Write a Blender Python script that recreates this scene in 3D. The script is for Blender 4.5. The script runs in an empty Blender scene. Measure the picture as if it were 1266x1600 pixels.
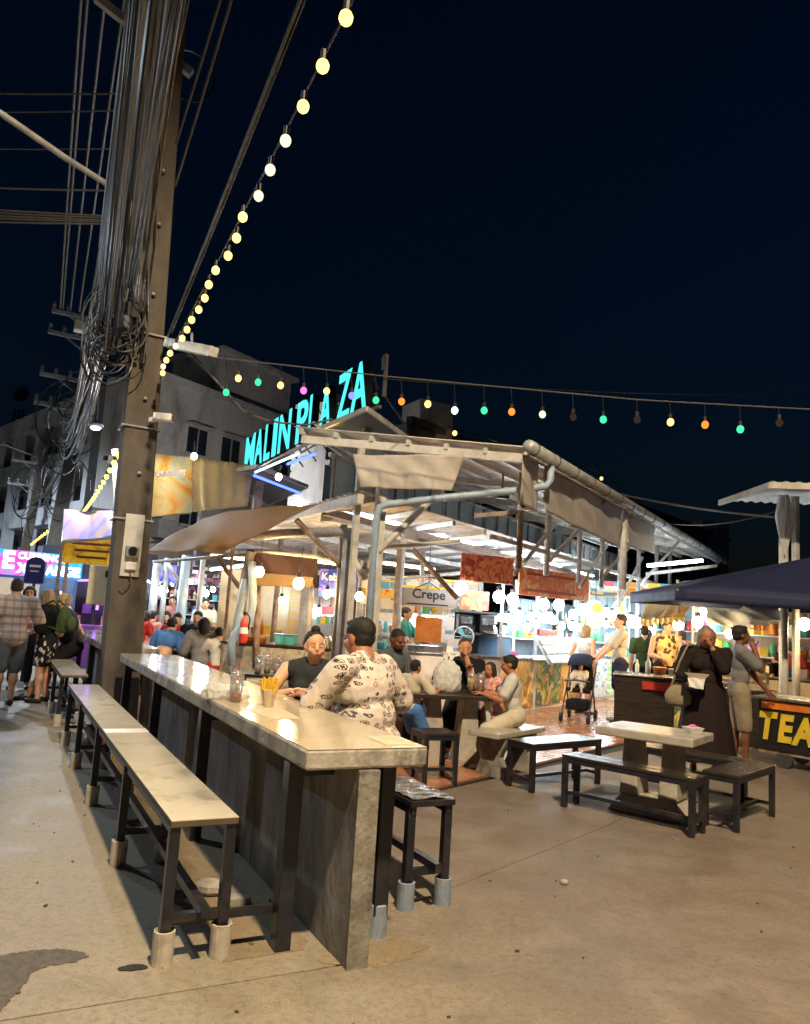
import bpy, bmesh, math, random
from mathutils import Vector, Matrix, Quaternion
R_ = math.radians
random.seed(7)
sc = bpy.context.scene
COL = sc.collection
# ------------------------------------------------------------------ camera
CH = 1.55; FPX = 1200.0; PITCH = R_(7.65); ROLL = R_(3.7)
fw = Vector((0, math.cos(PITCH), math.sin(PITCH)))
r0 = Vector((1, 0, 0)); u0 = Vector((0, -math.sin(PITCH), math.cos(PITCH)))
rt = r0 * math.cos(ROLL) + u0 * math.sin(ROLL)
up = u0 * math.cos(ROLL) - r0 * math.sin(ROLL)
cd = bpy.data.cameras.new('camera'); cam = bpy.data.objects.new('camera', cd); COL.objects.link(cam)
cd.sensor_fit = 'VERTICAL'; cd.sensor_height = 24.0; cd.sensor_width = 24.0; cd.lens = 24.0 * FPX / 1600.0
cd.clip_start = 0.05; cd.clip_end = 3000
m = Matrix((rt, up, -fw)).transposed().to_4x4(); m.translation = (0, 0, CH); cam.matrix_world = m
sc.camera = cam
sc.render.resolution_x = 810; sc.render.resolution_y = 1024
# ------------------------------------------------------------------ night sky, faint moon
w = bpy.data.worlds.new('World'); sc.world = w; w.use_nodes = True
nt = w.node_tree; nt.nodes.clear()
so = nt.nodes.new('ShaderNodeOutputWorld'); bg = nt.nodes.new('ShaderNodeBackground'); sky = nt.nodes.new('ShaderNodeTexSky')
sky.sky_type = 'NISHITA'; sky.sun_disc = False; sky.sun_elevation = R_(3.0); sky.sun_rotation = R_(-110)
sky.air_density = 1.6; sky.dust_density = 0.4; sky.ozone_density = 6.0
hsv = nt.nodes.new('ShaderNodeMixRGB'); hsv.blend_type = 'MULTIPLY'; hsv.inputs[0].default_value = 1.0
hsv.inputs[2].default_value = (0.95, 0.95, 1.12, 1)
nt.links.new(sky.outputs[0], hsv.inputs[1]); nt.links.new(hsv.outputs[0], bg.inputs[0]); nt.links.new(bg.outputs[0], so.inputs[0])
bg.inputs[1].default_value = 0.0060
sl = bpy.data.lights.new('moon', 'SUN'); sl.energy = 0.012; sl.angle = R_(0.5); sl.color = (0.75, 0.85, 1.0)
mo = bpy.data.objects.new('moon', sl); COL.objects.link(mo); mo.rotation_euler = (R_(50), 0, R_(-60)); mo.location = (0, 0, 60)
sc.view_settings.view_transform = 'Standard'; sc.view_settings.look = 'None'; sc.view_settings.gamma = 1.0
sc.view_settings.exposure = 0.8; sc.view_settings.use_curve_mapping = False
cy = sc.cycles
cy.use_denoising = True; cy.max_bounces = 8; cy.diffuse_bounces = 5; cy.glossy_bounces = 3; cy.transmission_bounces = 4
cy.transparent_max_bounces = 8; cy.sample_clamp_indirect = 4.0; cy.caustics_reflective = False; cy.caustics_refractive = False
try: cy.denoiser = 'OPENIMAGEDENOISE'
except Exception: pass

# ------------------------------------------------------------------ helpers
def ray(x, y): return fw + rt * ((x - 633.0) / FPX) - up * ((y - 800.0) / FPX)
def at(x, y, Y):
    d = ray(x, y); return Vector((0, 0, CH)) + d * (Y / d.y)
def gz(x, y, z=0.0):
    d = ray(x, y); return Vector((0, 0, CH)) + d * ((z - CH) / d.z)
WM = {}
def setp(o, label=None, cat=None, group=None, kind=None):
    if label: o['label'] = label
    if cat: o['category'] = cat
    if group: o['group'] = group
    if kind: o['kind'] = kind
    return o
def thing(name, label, cat, loc=(0, 0, 0), rz=0.0, group=None):
    o = bpy.data.objects.new(name, None); COL.objects.link(o); o.empty_display_size = 0.1
    o.location = loc; o.rotation_euler = (0, 0, rz)
    WM[o.name] = Matrix.Translation(Vector(loc)) @ Matrix.Rotation(rz, 4, 'Z')
    return setp(o, label, cat, group)
class MB:
    """collects shapes in world (or thing-local) coordinates"""
    def __init__(s): s.v = []; s.f = []; s.uv = {}
    def add(s, vs, fs):
        b = len(s.v); s.v += [Vector(v) for v in vs]; s.f += [tuple(b + i for i in f) for f in fs]; return s
    def box(s, c, d, rz=0.0, M=None):
        c = Vector(c); hx, hy, hz = d[0] / 2, d[1] / 2, d[2] / 2
        vs = [Vector((x, y, z)) for z in (-hz, hz) for x, y in ((-hx, -hy), (hx, -hy), (hx, hy), (-hx, hy))]
        Q = M if M is not None else Matrix.Rotation(rz, 3, 'Z')
        return s.add([c + Q @ v for v in vs], [(3, 2, 1, 0), (4, 5, 6, 7), (0, 1, 5, 4), (1, 2, 6, 5), (2, 3, 7, 6), (3, 0, 4, 7)])
    def bar(s, a, b, wd, ht=None, upv=(0, 0, 1)):
        a = Vector(a); b = Vector(b); ht = ht or wd; d = (b - a); L = d.length
        if L < 1e-6: return s
        d /= L; u = Vector(upv)
        if abs(d.dot(u)) > 0.98: u = Vector((0.6, 0.8, 0)) if abs(d.z) > 0.9 else Vector((0, 0, 1))
        x = d.cross(u).normalized(); z = x.cross(d)
        return s.box((a + b) / 2, (wd, L, ht), M=Matrix((x, d, z)).transposed())
    def tube(s, pts, r, n=8, cap=True):
        pts = [Vector(p) for p in pts]; k = len(pts)
        rs = r if isinstance(r, (list, tuple)) else [r] * k
        b = len(s.v); prev = None
        for i, p in enumerate(pts):
            t = (pts[min(i + 1, k - 1)] - pts[max(i - 1, 0)]).normalized()
            if prev is None:
                ref = Vector((0, 0, 1)) if abs(t.z) < 0.9 else Vector((1, 0, 0)); x = t.cross(ref).normalized()
            else:
                x = (prev - t * prev.dot(t)).normalized()
            prev = x; y = t.cross(x)
            for j in range(n):
                a = 2 * math.pi * j / n; s.v.append(p + (x * math.cos(a) + y * math.sin(a)) * rs[i])
        for i in range(k - 1):
            for j in range(n):
                s.f.append((b + i * n + j, b + i * n + (j + 1) % n, b + (i + 1) * n + (j + 1) % n, b + (i + 1) * n + j))
        if cap:
            s.f.append(tuple(b + j for j in range(n))[::-1]); s.f.append(tuple(b + (k - 1) * n + j for j in range(n)))
        return s
    def lathe(s, c, prof, n=12, M=None):
        c = Vector(c); b = len(s.v); Q = M or Matrix.Identity(3)
        for (rr, z) in prof:
            for j in range(n):
                a = 2 * math.pi * j / n; s.v.append(c + Q @ Vector((rr * math.cos(a), rr * math.sin(a), z)))
        for i in range(len(prof) - 1):
            for j in range(n):
                s.f.append((b + i * n + j, b + i * n + (j + 1) % n, b + (i + 1) * n + (j + 1) % n, b + (i + 1) * n + j))
        s.f.append(tuple(b + j for j in range(n))[::-1]); s.f.append(tuple(b + (len(prof) - 1) * n + j for j in range(n)))
        return s
    def ell(s, c, r, M=None, n=12, k=8):
        if not isinstance(r, (list, tuple)): r = (r, r, r)
        c = Vector(c); Q = M or Matrix.Identity(3); b = len(s.v)
        s.v.append(c + Q @ Vector((0, 0, -r[2])))
        for i in range(1, k):
            t = -math.pi / 2 + math.pi * i / k
            for j in range(n):
                a = 2 * math.pi * j / n
                s.v.append(c + Q @ Vector((r[0] * math.cos(t) * math.cos(a), r[1] * math.cos(t) * math.sin(a), r[2] * math.sin(t))))
        s.v.append(c + Q @ Vector((0, 0, r[2]))); e = len(s.v) - 1
        for j in range(n):
            s.f.append((b, b + 1 + (j + 1) % n, b + 1 + j)); s.f.append((e, e - n + j, e - n + (j + 1) % n))
        for i in range(k - 2):
            for j in range(n):
                q = b + 1 + i * n; s.f.append((q + j, q + (j + 1) % n, q + n + (j + 1) % n, q + n + j))
        return s
    def cap(s, a, b, ra, rb, n=10):
        a = Vector(a); b = Vector(b); d = b - a; L = d.length
        if L < 1e-5: return s.ell(a, ra, n=n, k=6)
        d /= L; pts = []; rs = []
        for i in range(4):
            t = math.pi / 2 * (1 - i / 3.0); pts.append(a - d * ra * math.sin(t)); rs.append(max(ra * math.cos(t), 1e-4))
        for i in range(4):
            t = math.pi / 2 * (i / 3.0); pts.append(b + d * rb * math.sin(t)); rs.append(max(rb * math.cos(t), 1e-4))
        return s.tube(pts, rs, n)
    def prism(s, poly, z0, z1):
        """poly: list of xy (counter-clockwise)"""
        n = len(poly)
        return s.add([(p[0], p[1], z0) for p in poly] + [(p[0], p[1], z1) for p in poly],
                     [tuple(range(n))[::-1], tuple(range(n, 2 * n))] + [(i, (i + 1) % n, n + (i + 1) % n, n + i) for i in range(n)])
    def sheet(s, P, nu, nv, fn=None, th=0.006):
        """thin sheet with thickness from 4 corners (P00,P10,P11,P01); fn(u,v)->offset along the normal"""
        P = [Vector(p) for p in P]; nrm = (P[1] - P[0]).cross(P[3] - P[0]).normalized(); b = len(s.v)
        for side in (0, 1):
            for j in range(nv + 1):
                for i in range(nu + 1):
                    u = i / nu; v = j / nv
                    p = (P[0] * (1 - u) + P[1] * u) * (1 - v) + (P[3] * (1 - u) + P[2] * u) * v
                    o = fn(u, v) if fn else 0
                    if isinstance(o, Vector): p = p + o
                    else: p = p + nrm * o
                    s.v.append(p + nrm * (th * (side - 0.5)))
        N = (nu + 1) * (nv + 1)
        for j in range(nv):
            for i in range(nu):
                q = b + j * (nu + 1) + i
                s.f.append((q + nu + 1, q + nu + 2, q + 1, q)); s.f.append((N + q, N + q + 1, N + q + nu + 2, N + q + nu + 1))
        ed = [(i, 0) for i in range(nu)] + [(nu, j) for j in range(nv)] + [(i, nv) for i in range(nu, 0, -1)] + [(0, j) for j in range(nv, 0, -1)]
        idx = [b + j * (nu + 1) + i for i, j in ed]
        for k in range(len(idx)):
            a, c = idx[k], idx[(k + 1) % len(idx)]; s.f.append((a, c, c + N, a + N))
        return s
    def build(s, name, mat, parent=None, smooth=False, bevel=0.0, origin=None, local=False, label=None, cat=None, group=None, kind=None):
        if parent is not None:
            vs = s.v if local else [WM[parent.name].inverted() @ v for v in s.v]
            o_loc = Vector((0, 0, 0))
        else:
            if origin is None:
                xs = [v.x for v in s.v]; ys = [v.y for v in s.v]; zs = [v.z for v in s.v]
                origin = Vector(((min(xs) + max(xs)) / 2, (min(ys) + max(ys)) / 2, min(zs)))
            o_loc = Vector(origin); vs = [v - o_loc for v in s.v]
        me = bpy.data.meshes.new(name); me.from_pydata([tuple(v) for v in vs], [], s.f); me.update()
        if smooth: me.shade_smooth()
        if mat is not None: me.materials.append(mat)
        o = bpy.data.objects.new(name, me); COL.objects.link(o); o.location = o_loc
        if parent is not None: o.parent = parent; WM[o.name] = WM[parent.name].copy()
        else: WM[o.name] = Matrix.Translation(o_loc)
        if bevel:
            b = o.modifiers.new('bevel', 'BEVEL'); b.width = bevel; b.segments = 2; b.limit_method = 'ANGLE'; b.angle_limit = R_(40)
        return setp(o, label, cat, group, kind)
def clone(o, parent=None, loc=None, rz=None, label=None, group=None):
    c = o.copy(); COL.objects.link(c)
    if parent is not None: c.parent = parent
    if loc is not None: c.location = loc
    if rz is not None: c.rotation_euler = (0, 0, rz)
    if label: c['label'] = label
    if group: c['group'] = group
    for ch in list(o.children): clone(ch, c)
    return c
FONT = None
def text_mesh(txt, size, depth=0.0, bold=0.0, shear=0.0, sx=1.0, cx=True):
    cu = bpy.data.curves.new('txt', 'FONT'); cu.body = txt; cu.size = size; cu.extrude = depth; cu.offset = bold; cu.shear = shear
    cu.resolution_u = 3
    cu.align_x = 'CENTER' if cx else 'LEFT'; cu.align_y = 'CENTER'
    o = bpy.data.objects.new('txt', cu); COL.objects.link(o)
    dg = bpy.context.evaluated_depsgraph_get(); me = bpy.data.meshes.new_from_object(o.evaluated_get(dg))
    bpy.data.objects.remove(o); bpy.data.curves.remove(cu)
    if sx != 1.0: me.transform(Matrix.Diagonal((sx, 1, 1, 1)))
    return me
def text_part(txt, size, mat, parent, c, xd, ud, depth=0.004, bold=0.0, shear=0.0, sx=1.0, name='lettering', cx=True, label=None):
    """flat raised lettering centred at world c; xd reading direction, ud up direction"""
    me = text_mesh(txt, size, depth, bold, shear, sx, cx)
    x = Vector(xd).normalized(); z = x.cross(Vector(ud)).normalized(); y = z.cross(x)
    M = Matrix((x, y, z)).transposed().to_4x4(); M.translation = Vector(c)
    me.transform(WM[parent.name].inverted() @ M); me.materials.clear(); me.materials.append(mat)
    o = bpy.data.objects.new(name, me); COL.objects.link(o); o.parent = parent; WM[o.name] = WM[parent.name].copy()
    return setp(o, label)
# ------------------------------------------------------------------ materials
MAT = {}
def srgb(r, g, b):
    f = lambda c: (c / 255 / 12.92) if c / 255 <= 0.04045 else ((c / 255 + 0.055) / 1.055) ** 2.4
    return (f(r), f(g), f(b), 1)
def _nodes(name):
    m = bpy.data.materials.new(name); m.use_nodes = True; t = m.node_tree; t.nodes.clear()
    o = t.nodes.new('ShaderNodeOutputMaterial'); p = t.nodes.new('ShaderNodeBsdfPrincipled'); t.links.new(p.outputs[0], o.inputs[0])
    MAT[name] = m; return m, t, p
def mat(name, col, rough=0.6, metal=0.0, var=0.15, scale=6.0, bump=0.1, bscale=40.0, col2=None, stain=None, stain_amt=0.5, stain_scale=1.5, rvar=0.15, stretch=None, spec=0.5, trans=0.0, sss=0.0, coat=0.0):
    """principled surface: two-tone noise, optional stains with their own shape, roughness variation and fine relief"""
    m, t, p = _nodes(name); N = t.nodes.new; L = t.links.new
    c = N('ShaderNodeTexCoord'); mp = N('ShaderNodeMapping'); L(c.outputs['Object'], mp.inputs[0])
    if stretch: mp.inputs['Scale'].default_value = stretch
    n1 = N('ShaderNodeTexNoise'); n1.inputs['Scale'].default_value = scale; n1.inputs['Detail'].default_value = 8; n1.inputs['Roughness'].default_value = 0.65
    L(mp.outputs[0], n1.inputs['Vector'])
    c1 = Vector(col[:3]); cB = Vector(col2[:3]) if col2 else c1 * (1 - var * 1.6); cA = c1 * (1 + var) if not col2 else c1
    rp = N('ShaderNodeValToRGB'); rp.color_ramp.elements[0].position = 0.32; rp.color_ramp.elements[1].position = 0.68
    rp.color_ramp.elements[0].color = (*cB, 1); rp.color_ramp.elements[1].color = (*[min(1, q) for q in cA], 1)
    L(n1.outputs[0], rp.inputs[0]); out = rp.outputs[0]
    if stain:
        n2 = N('ShaderNodeTexNoise'); n2.inputs['Scale'].default_value = stain_scale; n2.inputs['Detail'].default_value = 10; n2.inputs['Roughness'].default_value = 0.7
        n2.inputs['Distortion'].default_value = 0.6; L(mp.outputs[0], n2.inputs['Vector'])
        r2 = N('ShaderNodeValToRGB'); r2.color_ramp.elements[0].position = 0.5; r2.color_ramp.elements[1].position = 0.66
        r2.color_ramp.elements[0].color = (0, 0, 0, 1); r2.color_ramp.elements[1].color = (stain_amt,) * 3 + (1,); L(n2.outputs[0], r2.inputs[0])
        mx = N('ShaderNodeMixRGB'); L(r2.outputs[0], mx.inputs[0]); L(out, mx.inputs[1]); mx.inputs[2].default_value = (*stain[:3], 1); out = mx.outputs[0]
    L(out, p.inputs['Base Color'])
    mr = N('ShaderNodeMapRange'); mr.inputs[3].default_value = max(0.03, rough - rvar); mr.inputs[4].default_value = min(1, rough + rvar)
    L(n1.outputs[0], mr.inputs[0]); L(mr.outputs[0], p.inputs['Roughness'])
    p.inputs['Metallic'].default_value = metal; p.inputs['Specular IOR Level'].default_value = spec
    if trans: p.inputs['Transmission Weight'].default_value = trans
    if coat: p.inputs['Coat Weight'].default_value = coat; p.inputs['Coat Roughness'].default_value = 0.08
    if sss: p.inputs['Subsurface Weight'].default_value = sss; p.inputs['Subsurface Radius'].default_value = (0.02, 0.008, 0.004); p.inputs['Subsurface Scale'].default_value = 0.5
    if bump:
        n3 = N('ShaderNodeTexNoise'); n3.inputs['Scale'].default_value = bscale; n3.inputs['Detail'].default_value = 6; L(mp.outputs[0], n3.inputs['Vector'])
        bp = N('ShaderNodeBump'); bp.inputs['Strength'].default_value = bump; bp.inputs['Distance'].default_value = 0.01; L(n3.outputs[0], bp.inputs['Height']); L(bp.outputs[0], p.inputs['Normal'])
    return m
def emit(name, col, strength):
    m = bpy.data.materials.new(name); m.use_nodes = True; t = m.node_tree; t.nodes.clear()
    o = t.nodes.new('ShaderNodeOutputMaterial'); e = t.nodes.new('ShaderNodeEmission'); t.links.new(e.outputs[0], o.inputs[0])
    e.inputs[0].default_value = (*col[:3], 1); e.inputs[1].default_value = strength; MAT[name] = m; return m
def glass(name, col=(1, 1, 1), rough=0.05, ior=1.45):
    m, t, p = _nodes(name); p.inputs['Base Color'].default_value = (*col[:3], 1); p.inputs['Transmission Weight'].default_value = 1.0
    p.inputs['Roughness'].default_value = rough; p.inputs['IOR'].default_value = ior; return m
def clear(name, col=(.9, .9, .9), a=.78):
    """thin clear plastic: mostly see-through with a glossy skin"""
    m = bpy.data.materials.new(name); m.use_nodes = True; t = m.node_tree; t.nodes.clear(); N = t.nodes.new; L = t.links.new
    o = N('ShaderNodeOutputMaterial'); tr = N('ShaderNodeBsdfTransparent'); tr.inputs[0].default_value = (*col[:3], 1); g_ = N('ShaderNodeBsdfGlossy'); g_.inputs['Roughness'].default_value = .12; d = N('ShaderNodeBsdfDiffuse'); d.inputs[0].default_value = (.8, .8, .8, 1)
    a1 = N('ShaderNodeMixShader'); a1.inputs[0].default_value = .5; L(g_.outputs[0], a1.inputs[1]); L(d.outputs[0], a1.inputs[2]); a2 = N('ShaderNodeMixShader'); a2.inputs[0].default_value = a; L(a1.outputs[0], a2.inputs[1]); L(tr.outputs[0], a2.inputs[2]); L(a2.outputs[0], o.inputs[0]); MAT[name] = m; return m
def translucent(name, col, tr=0.4, scale=5, rough=0.7, dirt=(0.2, 0.16, 0.1)):
    """cloth or plastic sheet that lets light through"""
    m = mat(name, col, rough, var=0.12, scale=scale, bump=0.25, bscale=9, stain=dirt, stain_amt=0.45, stain_scale=1.3); t = m.node_tree
    p = [n for n in t.nodes if n.type == 'BSDF_PRINCIPLED'][0]; o = [n for n in t.nodes if n.type == 'OUTPUT_MATERIAL'][0]
    tb = t.nodes.new('ShaderNodeBsdfTranslucent'); tb.inputs[0].default_value = (*col[:3], 1); mx = t.nodes.new('ShaderNodeMixShader'); mx.inputs[0].default_value = tr
    t.links.new(p.outputs[0], mx.inputs[1]); t.links.new(tb.outputs[0], mx.inputs[2]); t.links.new(mx.outputs[0], o.inputs[0]); return m
def printed(name, cols, scale=3.0, rough=0.5, ax='Object', stretch=(1, 1, 1), detail=2.0, glow=0.0, kind='noise'):
    """flat print in several colours (posters, packaging, banners)"""
    m, t, p = _nodes(name); N = t.nodes.new; L = t.links.new
    c = N('ShaderNodeTexCoord'); mp = N('ShaderNodeMapping'); mp.inputs['Scale'].default_value = stretch; L(c.outputs[ax], mp.inputs[0])
    if kind == 'grid':
        mp.inputs['Rotation'].default_value = (-math.pi / 2, 0, 0)
        n = N('ShaderNodeTexBrick'); n.inputs['Scale'].default_value = scale; n.inputs['Color1'].default_value = (0, 0, 0, 1); n.inputs['Color2'].default_value = (1, 1, 1, 1); n.inputs['Mortar'].default_value = (.5, .5, .5, 1)
        n.inputs['Mortar Size'].default_value = .012; n.inputs['Brick Width'].default_value = .62; n.inputs['Row Height'].default_value = .34; n.offset = .37; n.squash = 1.6; n.squash_frequency = 3; L(mp.outputs[0], n.inputs['Vector'])
        n2 = N('ShaderNodeTexNoise'); n2.inputs['Scale'].default_value = scale * 5; n2.inputs['Detail'].default_value = 3; L(mp.outputs[0], n2.inputs['Vector'])
        ad = N('ShaderNodeMath'); ad.operation = 'MULTIPLY_ADD'; L(n2.outputs[0], ad.inputs[0]); ad.inputs[1].default_value = .35; sb = N('ShaderNodeMath'); sb.operation = 'SUBTRACT'; L(n.outputs['Color'], sb.inputs[0]); sb.inputs[1].default_value = .17; L(sb.outputs[0], ad.inputs[2]); f = ad.outputs[0]
        lo, hi = 0.0, 1.0
    elif kind == 'noise':
        n = N('ShaderNodeTexNoise'); n.inputs['Scale'].default_value = scale; n.inputs['Detail'].default_value = detail; n.inputs['Distortion'].default_value = 1.2; L(mp.outputs[0], n.inputs['Vector']); f = n.outputs[0]
        lo, hi = 0.3, 0.7
    else:
        n = N('ShaderNodeTexVoronoi'); n.inputs['Scale'].default_value = scale; L(mp.outputs[0], n.inputs['Vector'])
        sp = N('ShaderNodeSeparateColor'); L(n.outputs['Color'], sp.inputs[0]); f = sp.outputs[0]; lo, hi = 0.0, 1.0
    rp = N('ShaderNodeValToRGB'); rp.color_ramp.interpolation = 'CONSTANT' if kind != 'noise' else 'LINEAR'
    k = len(cols)
    while len(rp.color_ramp.elements) < k: rp.color_ramp.elements.new(0.5)
    for i, q in enumerate(cols):
        rp.color_ramp.elements[i].position = lo + (hi - lo) * i / max(1, (k if kind != 'noise' else k - 1)); rp.color_ramp.elements[i].color = (*q[:3], 1)
    L(f, rp.inputs[0]); L(rp.outputs[0], p.inputs['Base Color']); p.inputs['Roughness'].default_value = rough
    if glow: L(rp.outputs[0], p.inputs['Emission Color']); p.inputs['Emission Strength'].default_value = glow
    return m
S = srgb
# setting
def ground_mat(name, base, dark, pale, warm, blend=None):
    m, t, p = _nodes(name); N = t.nodes.new; L = t.links.new
    c = N('ShaderNodeTexCoord')
    def noise(sc_, det, dist=0.0, st=(1, 1, 1), ro=0.6):
        mp = N('ShaderNodeMapping'); mp.inputs['Scale'].default_value = st; L(c.outputs['Object'], mp.inputs[0])
        n = N('ShaderNodeTexNoise'); n.inputs['Scale'].default_value = sc_; n.inputs['Detail'].default_value = det; n.inputs['Distortion'].default_value = dist; n.inputs['Roughness'].default_value = ro
        L(mp.outputs[0], n.inputs['Vector']); return n.outputs[0]
    def ramp(s_, a, b):
        r = N('ShaderNodeMapRange'); r.inputs[1].default_value = a; r.inputs[2].default_value = b; L(s_, r.inputs[0]); return r.outputs[0]
    def mix(f, a, b, k=1.0):
        mm = N('ShaderNodeMath'); mm.operation = 'MULTIPLY'; L(f, mm.inputs[0]); mm.inputs[1].default_value = k
        x = N('ShaderNodeMixRGB'); L(mm.outputs[0], x.inputs[0])
        for i, q in ((1, a), (2, b)):
            if isinstance(q, tuple): x.inputs[i].default_value = (*q[:3], 1)
            else: L(q, x.inputs[i])
        return x.outputs[0]
    big = noise(0.55, 6, 0.8); med = noise(2.3, 9, 0.5); st = noise(1.4, 10, 1.4, (1, 1.8, 1), 0.72); fine = noise(28, 8, 0, ro=0.75); spk = noise(75, 2); grit = noise(150, 4, ro=0.8); pat = noise(0.9, 7, 2.0, (1.5, 1, 1))
    if blend:
        # tones shift along a ragged line to base/warm/pale of the neighbouring slab
        gp = N('ShaderNodeNewGeometry'); dt = N('ShaderNodeVectorMath'); dt.operation = 'DOT_PRODUCT'; L(gp.outputs['Position'], dt.inputs[0]); dt.inputs[1].default_value = blend[0]
        a_ = N('ShaderNodeMath'); a_.operation = 'MULTIPLY_ADD'; L(pat, a_.inputs[0]); a_.inputs[1].default_value = 1.6; L(dt.outputs['Value'], a_.inputs[2]); f_ = ramp(a_.outputs[0], blend[1], blend[2])
        base = mix(f_, blend[3], base); warm = mix(f_, blend[4], warm); pale = mix(f_, blend[5], pale)
    o = mix(ramp(big, .35, .65), base, warm); o = mix(ramp(med, .42, .62), o, pale, .6); o = mix(ramp(st, .55, .74), o, dark, .5)
    o = mix(ramp(pat, .6, .68), o, dark, .25); o = mix(ramp(fine, .46, .72), o, dark, .6); o = mix(ramp(grit, .4, .62), o, pale, .35); o = mix(ramp(grit, .55, .4), o, dark, .35); o = mix(ramp(spk, .66, .72), o, (0.02, 0.017, 0.014), .6); L(o, p.inputs['Base Color'])
    mr = N('ShaderNodeMapRange'); mr.inputs[1].default_value = .3; mr.inputs[2].default_value = .7; mr.inputs[3].default_value = 0.5; mr.inputs[4].default_value = 0.85; L(med, mr.inputs[0]); L(mr.outputs[0], p.inputs['Roughness'])
    ad = N('ShaderNodeMath'); ad.operation = 'MULTIPLY_ADD'; L(fine, ad.inputs[0]); ad.inputs[1].default_value = 0.6; L(med, ad.inputs[2])
    bp = N('ShaderNodeBump'); bp.inputs['Strength'].default_value = 0.5; bp.inputs['Distance'].default_value = 0.012; L(ad.outputs[0], bp.inputs['Height']); L(bp.outputs[0], p.inputs['Normal'])
    return m
PV = ((0.235, 0.2, 0.148), (0.075, 0.062, 0.048), (0.34, 0.3, 0.235), (0.26, 0.215, 0.145))
ground_mat('pavement', *PV)
ground_mat('yard', (0.16, 0.128, 0.102), (0.045, 0.036, 0.03), (0.25, 0.205, 0.17), (0.17, 0.125, 0.09), blend=((0.887, 0.461, 0), 2.0, 3.6, PV[0], PV[3], PV[2]))
ground_mat('dirt', (0.21, 0.165, 0.105), (0.08, 0.06, 0.04), (0.3, 0.24, 0.16), (0.24, 0.18, 0.1))
mat('asphalt', (0.10, 0.087, 0.073), 0.85, var=0.3, scale=30, bump=0.6, bscale=120)
mat('joint', (0.02, 0.016, 0.013), 0.95)
mat('tile', (0.42, 0.17, 0.075), 0.24, var=0.2, scale=3, bump=0.08, bscale=18, stain=(0.2, 0.09, 0.05), stain_amt=0.6)
mat('grout', (0.09, 0.06, 0.04), 0.9)
mat('slab_concrete', (0.40, 0.375, 0.33), 0.75, var=0.35, scale=7, bump=0.5, bscale=45, stain=(0.05, 0.043, 0.038), stain_amt=0.85, stain_scale=3.2)
mat('wall_concrete', (0.24, 0.225, 0.205), 0.8, var=0.35, scale=5, bump=0.4, bscale=30, stain=(0.03, 0.026, 0.023), stain_amt=0.9, stain_scale=1.6, stretch=(1, 1, 0.45))
mat('wall_end', (0.25, 0.232, 0.2), 0.8, var=0.4, scale=6, bump=0.5, bscale=40, stain=(0.045, 0.038, 0.032), stain_amt=0.9, stain_scale=2.6)
mat('bar_laminate', (0.58, 0.50, 0.36), 0.13, var=0.1, scale=1.4, bump=0.12, bscale=3.5, stain=(0.3, 0.24, 0.15), stain_amt=0.5, stain_scale=2.2, rvar=0.07)
mat('bench_laminate', (0.58, 0.53, 0.42), 0.14, var=0.08, scale=1.2, bump=0.06, bscale=4, stain=(0.25, 0.2, 0.14), stain_amt=0.55, stain_scale=4, rvar=0.09)
mat('bench_edge', (0.10, 0.075, 0.05), 0.7)
mat('navy_steel', (0.013, 0.015, 0.024), 0.38, var=0.3, scale=9, bump=0.12, bscale=30, stain=(0.09, 0.06, 0.04), stain_amt=0.35, stain_scale=4)
mat('pvc_white', (0.5, 0.46, 0.4), 0.45, var=0.15, scale=8, stain=(0.2, 0.15, 0.1), stain_amt=0.6, stain_scale=7)
mat('pvc_blue', (0.26, 0.32, 0.42), 0.4, var=0.15, scale=8, stain=(0.13, 0.1, 0.07), stain_amt=0.6, stain_scale=8)
mat('dark_wood', (0.035, 0.026, 0.022), 0.3, var=0.18, scale=4, bump=0.15, bscale=20, stretch=(1, 9, 9))
mat('pole_concrete', (0.105, 0.088, 0.072), 0.85, var=0.22, scale=5, bump=0.5, bscale=50, stain=(0.05, 0.038, 0.028), stain_amt=0.7, stain_scale=2.2, stretch=(1, 1, 0.4))
mat('galv', (0.42, 0.43, 0.44), 0.5, 0.3, var=0.2, scale=6, bump=0.08)
mat('white_steel', (0.58, 0.57, 0.54), 0.5, var=0.15, scale=5, bump=0.1, stain=(0.25, 0.2, 0.15), stain_amt=0.4, stain_scale=4)
mat('rust_steel', (0.3, 0.22, 0.165), 0.65, var=0.3, scale=8, bump=0.2)
mat('blue_steel', (0.34, 0.46, 0.6), 0.42, var=0.12, scale=5, bump=0.08, stain=(0.25, 0.2, 0.15), stain_amt=0.5, stain_scale=5)
mat('roof_sheet', (0.72, 0.71, 0.68), 0.5, 0.0, var=0.14, scale=2.2, bump=0.08, stain=(0.28, 0.2, 0.13), stain_amt=0.6, stain_scale=1.8)
mat('roof_dark', (0.12, 0.11, 0.11), 0.6, 0.2, var=0.2, scale=2)
translucent('clerestory_sheet', (0.62, 0.72, 0.76), 0.35, dirt=(.3, .32, .32))
translucent('tarp_grey', (0.62, 0.58, 0.54), 0.3, dirt=(0.3, 0.25, 0.2))
translucent('tarp_brown', (0.38, 0.26, 0.135), 0.45, dirt=(0.3, 0.19, 0.1))
translucent('navy_cloth', (0.016, 0.024, 0.085), 0.1, dirt=(0.012, 0.013, 0.03))
translucent('cream_cloth', (0.62, 0.5, 0.28), 0.4)
translucent('grey_cloth', (0.5, 0.52, 0.52), 0.4)
mat('cable', (0.012, 0.012, 0.013), 0.45, var=0.1, bump=0)
mat('cable_grey', (0.10, 0.095, 0.09), 0.5, var=0.1, bump=0)
mat('black', (0.012, 0.012, 0.013), 0.5, bump=0.05)
mat('dark_grey', (0.05, 0.05, 0.055), 0.5)
mat('grey', (0.25, 0.25, 0.25), 0.55)
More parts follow.
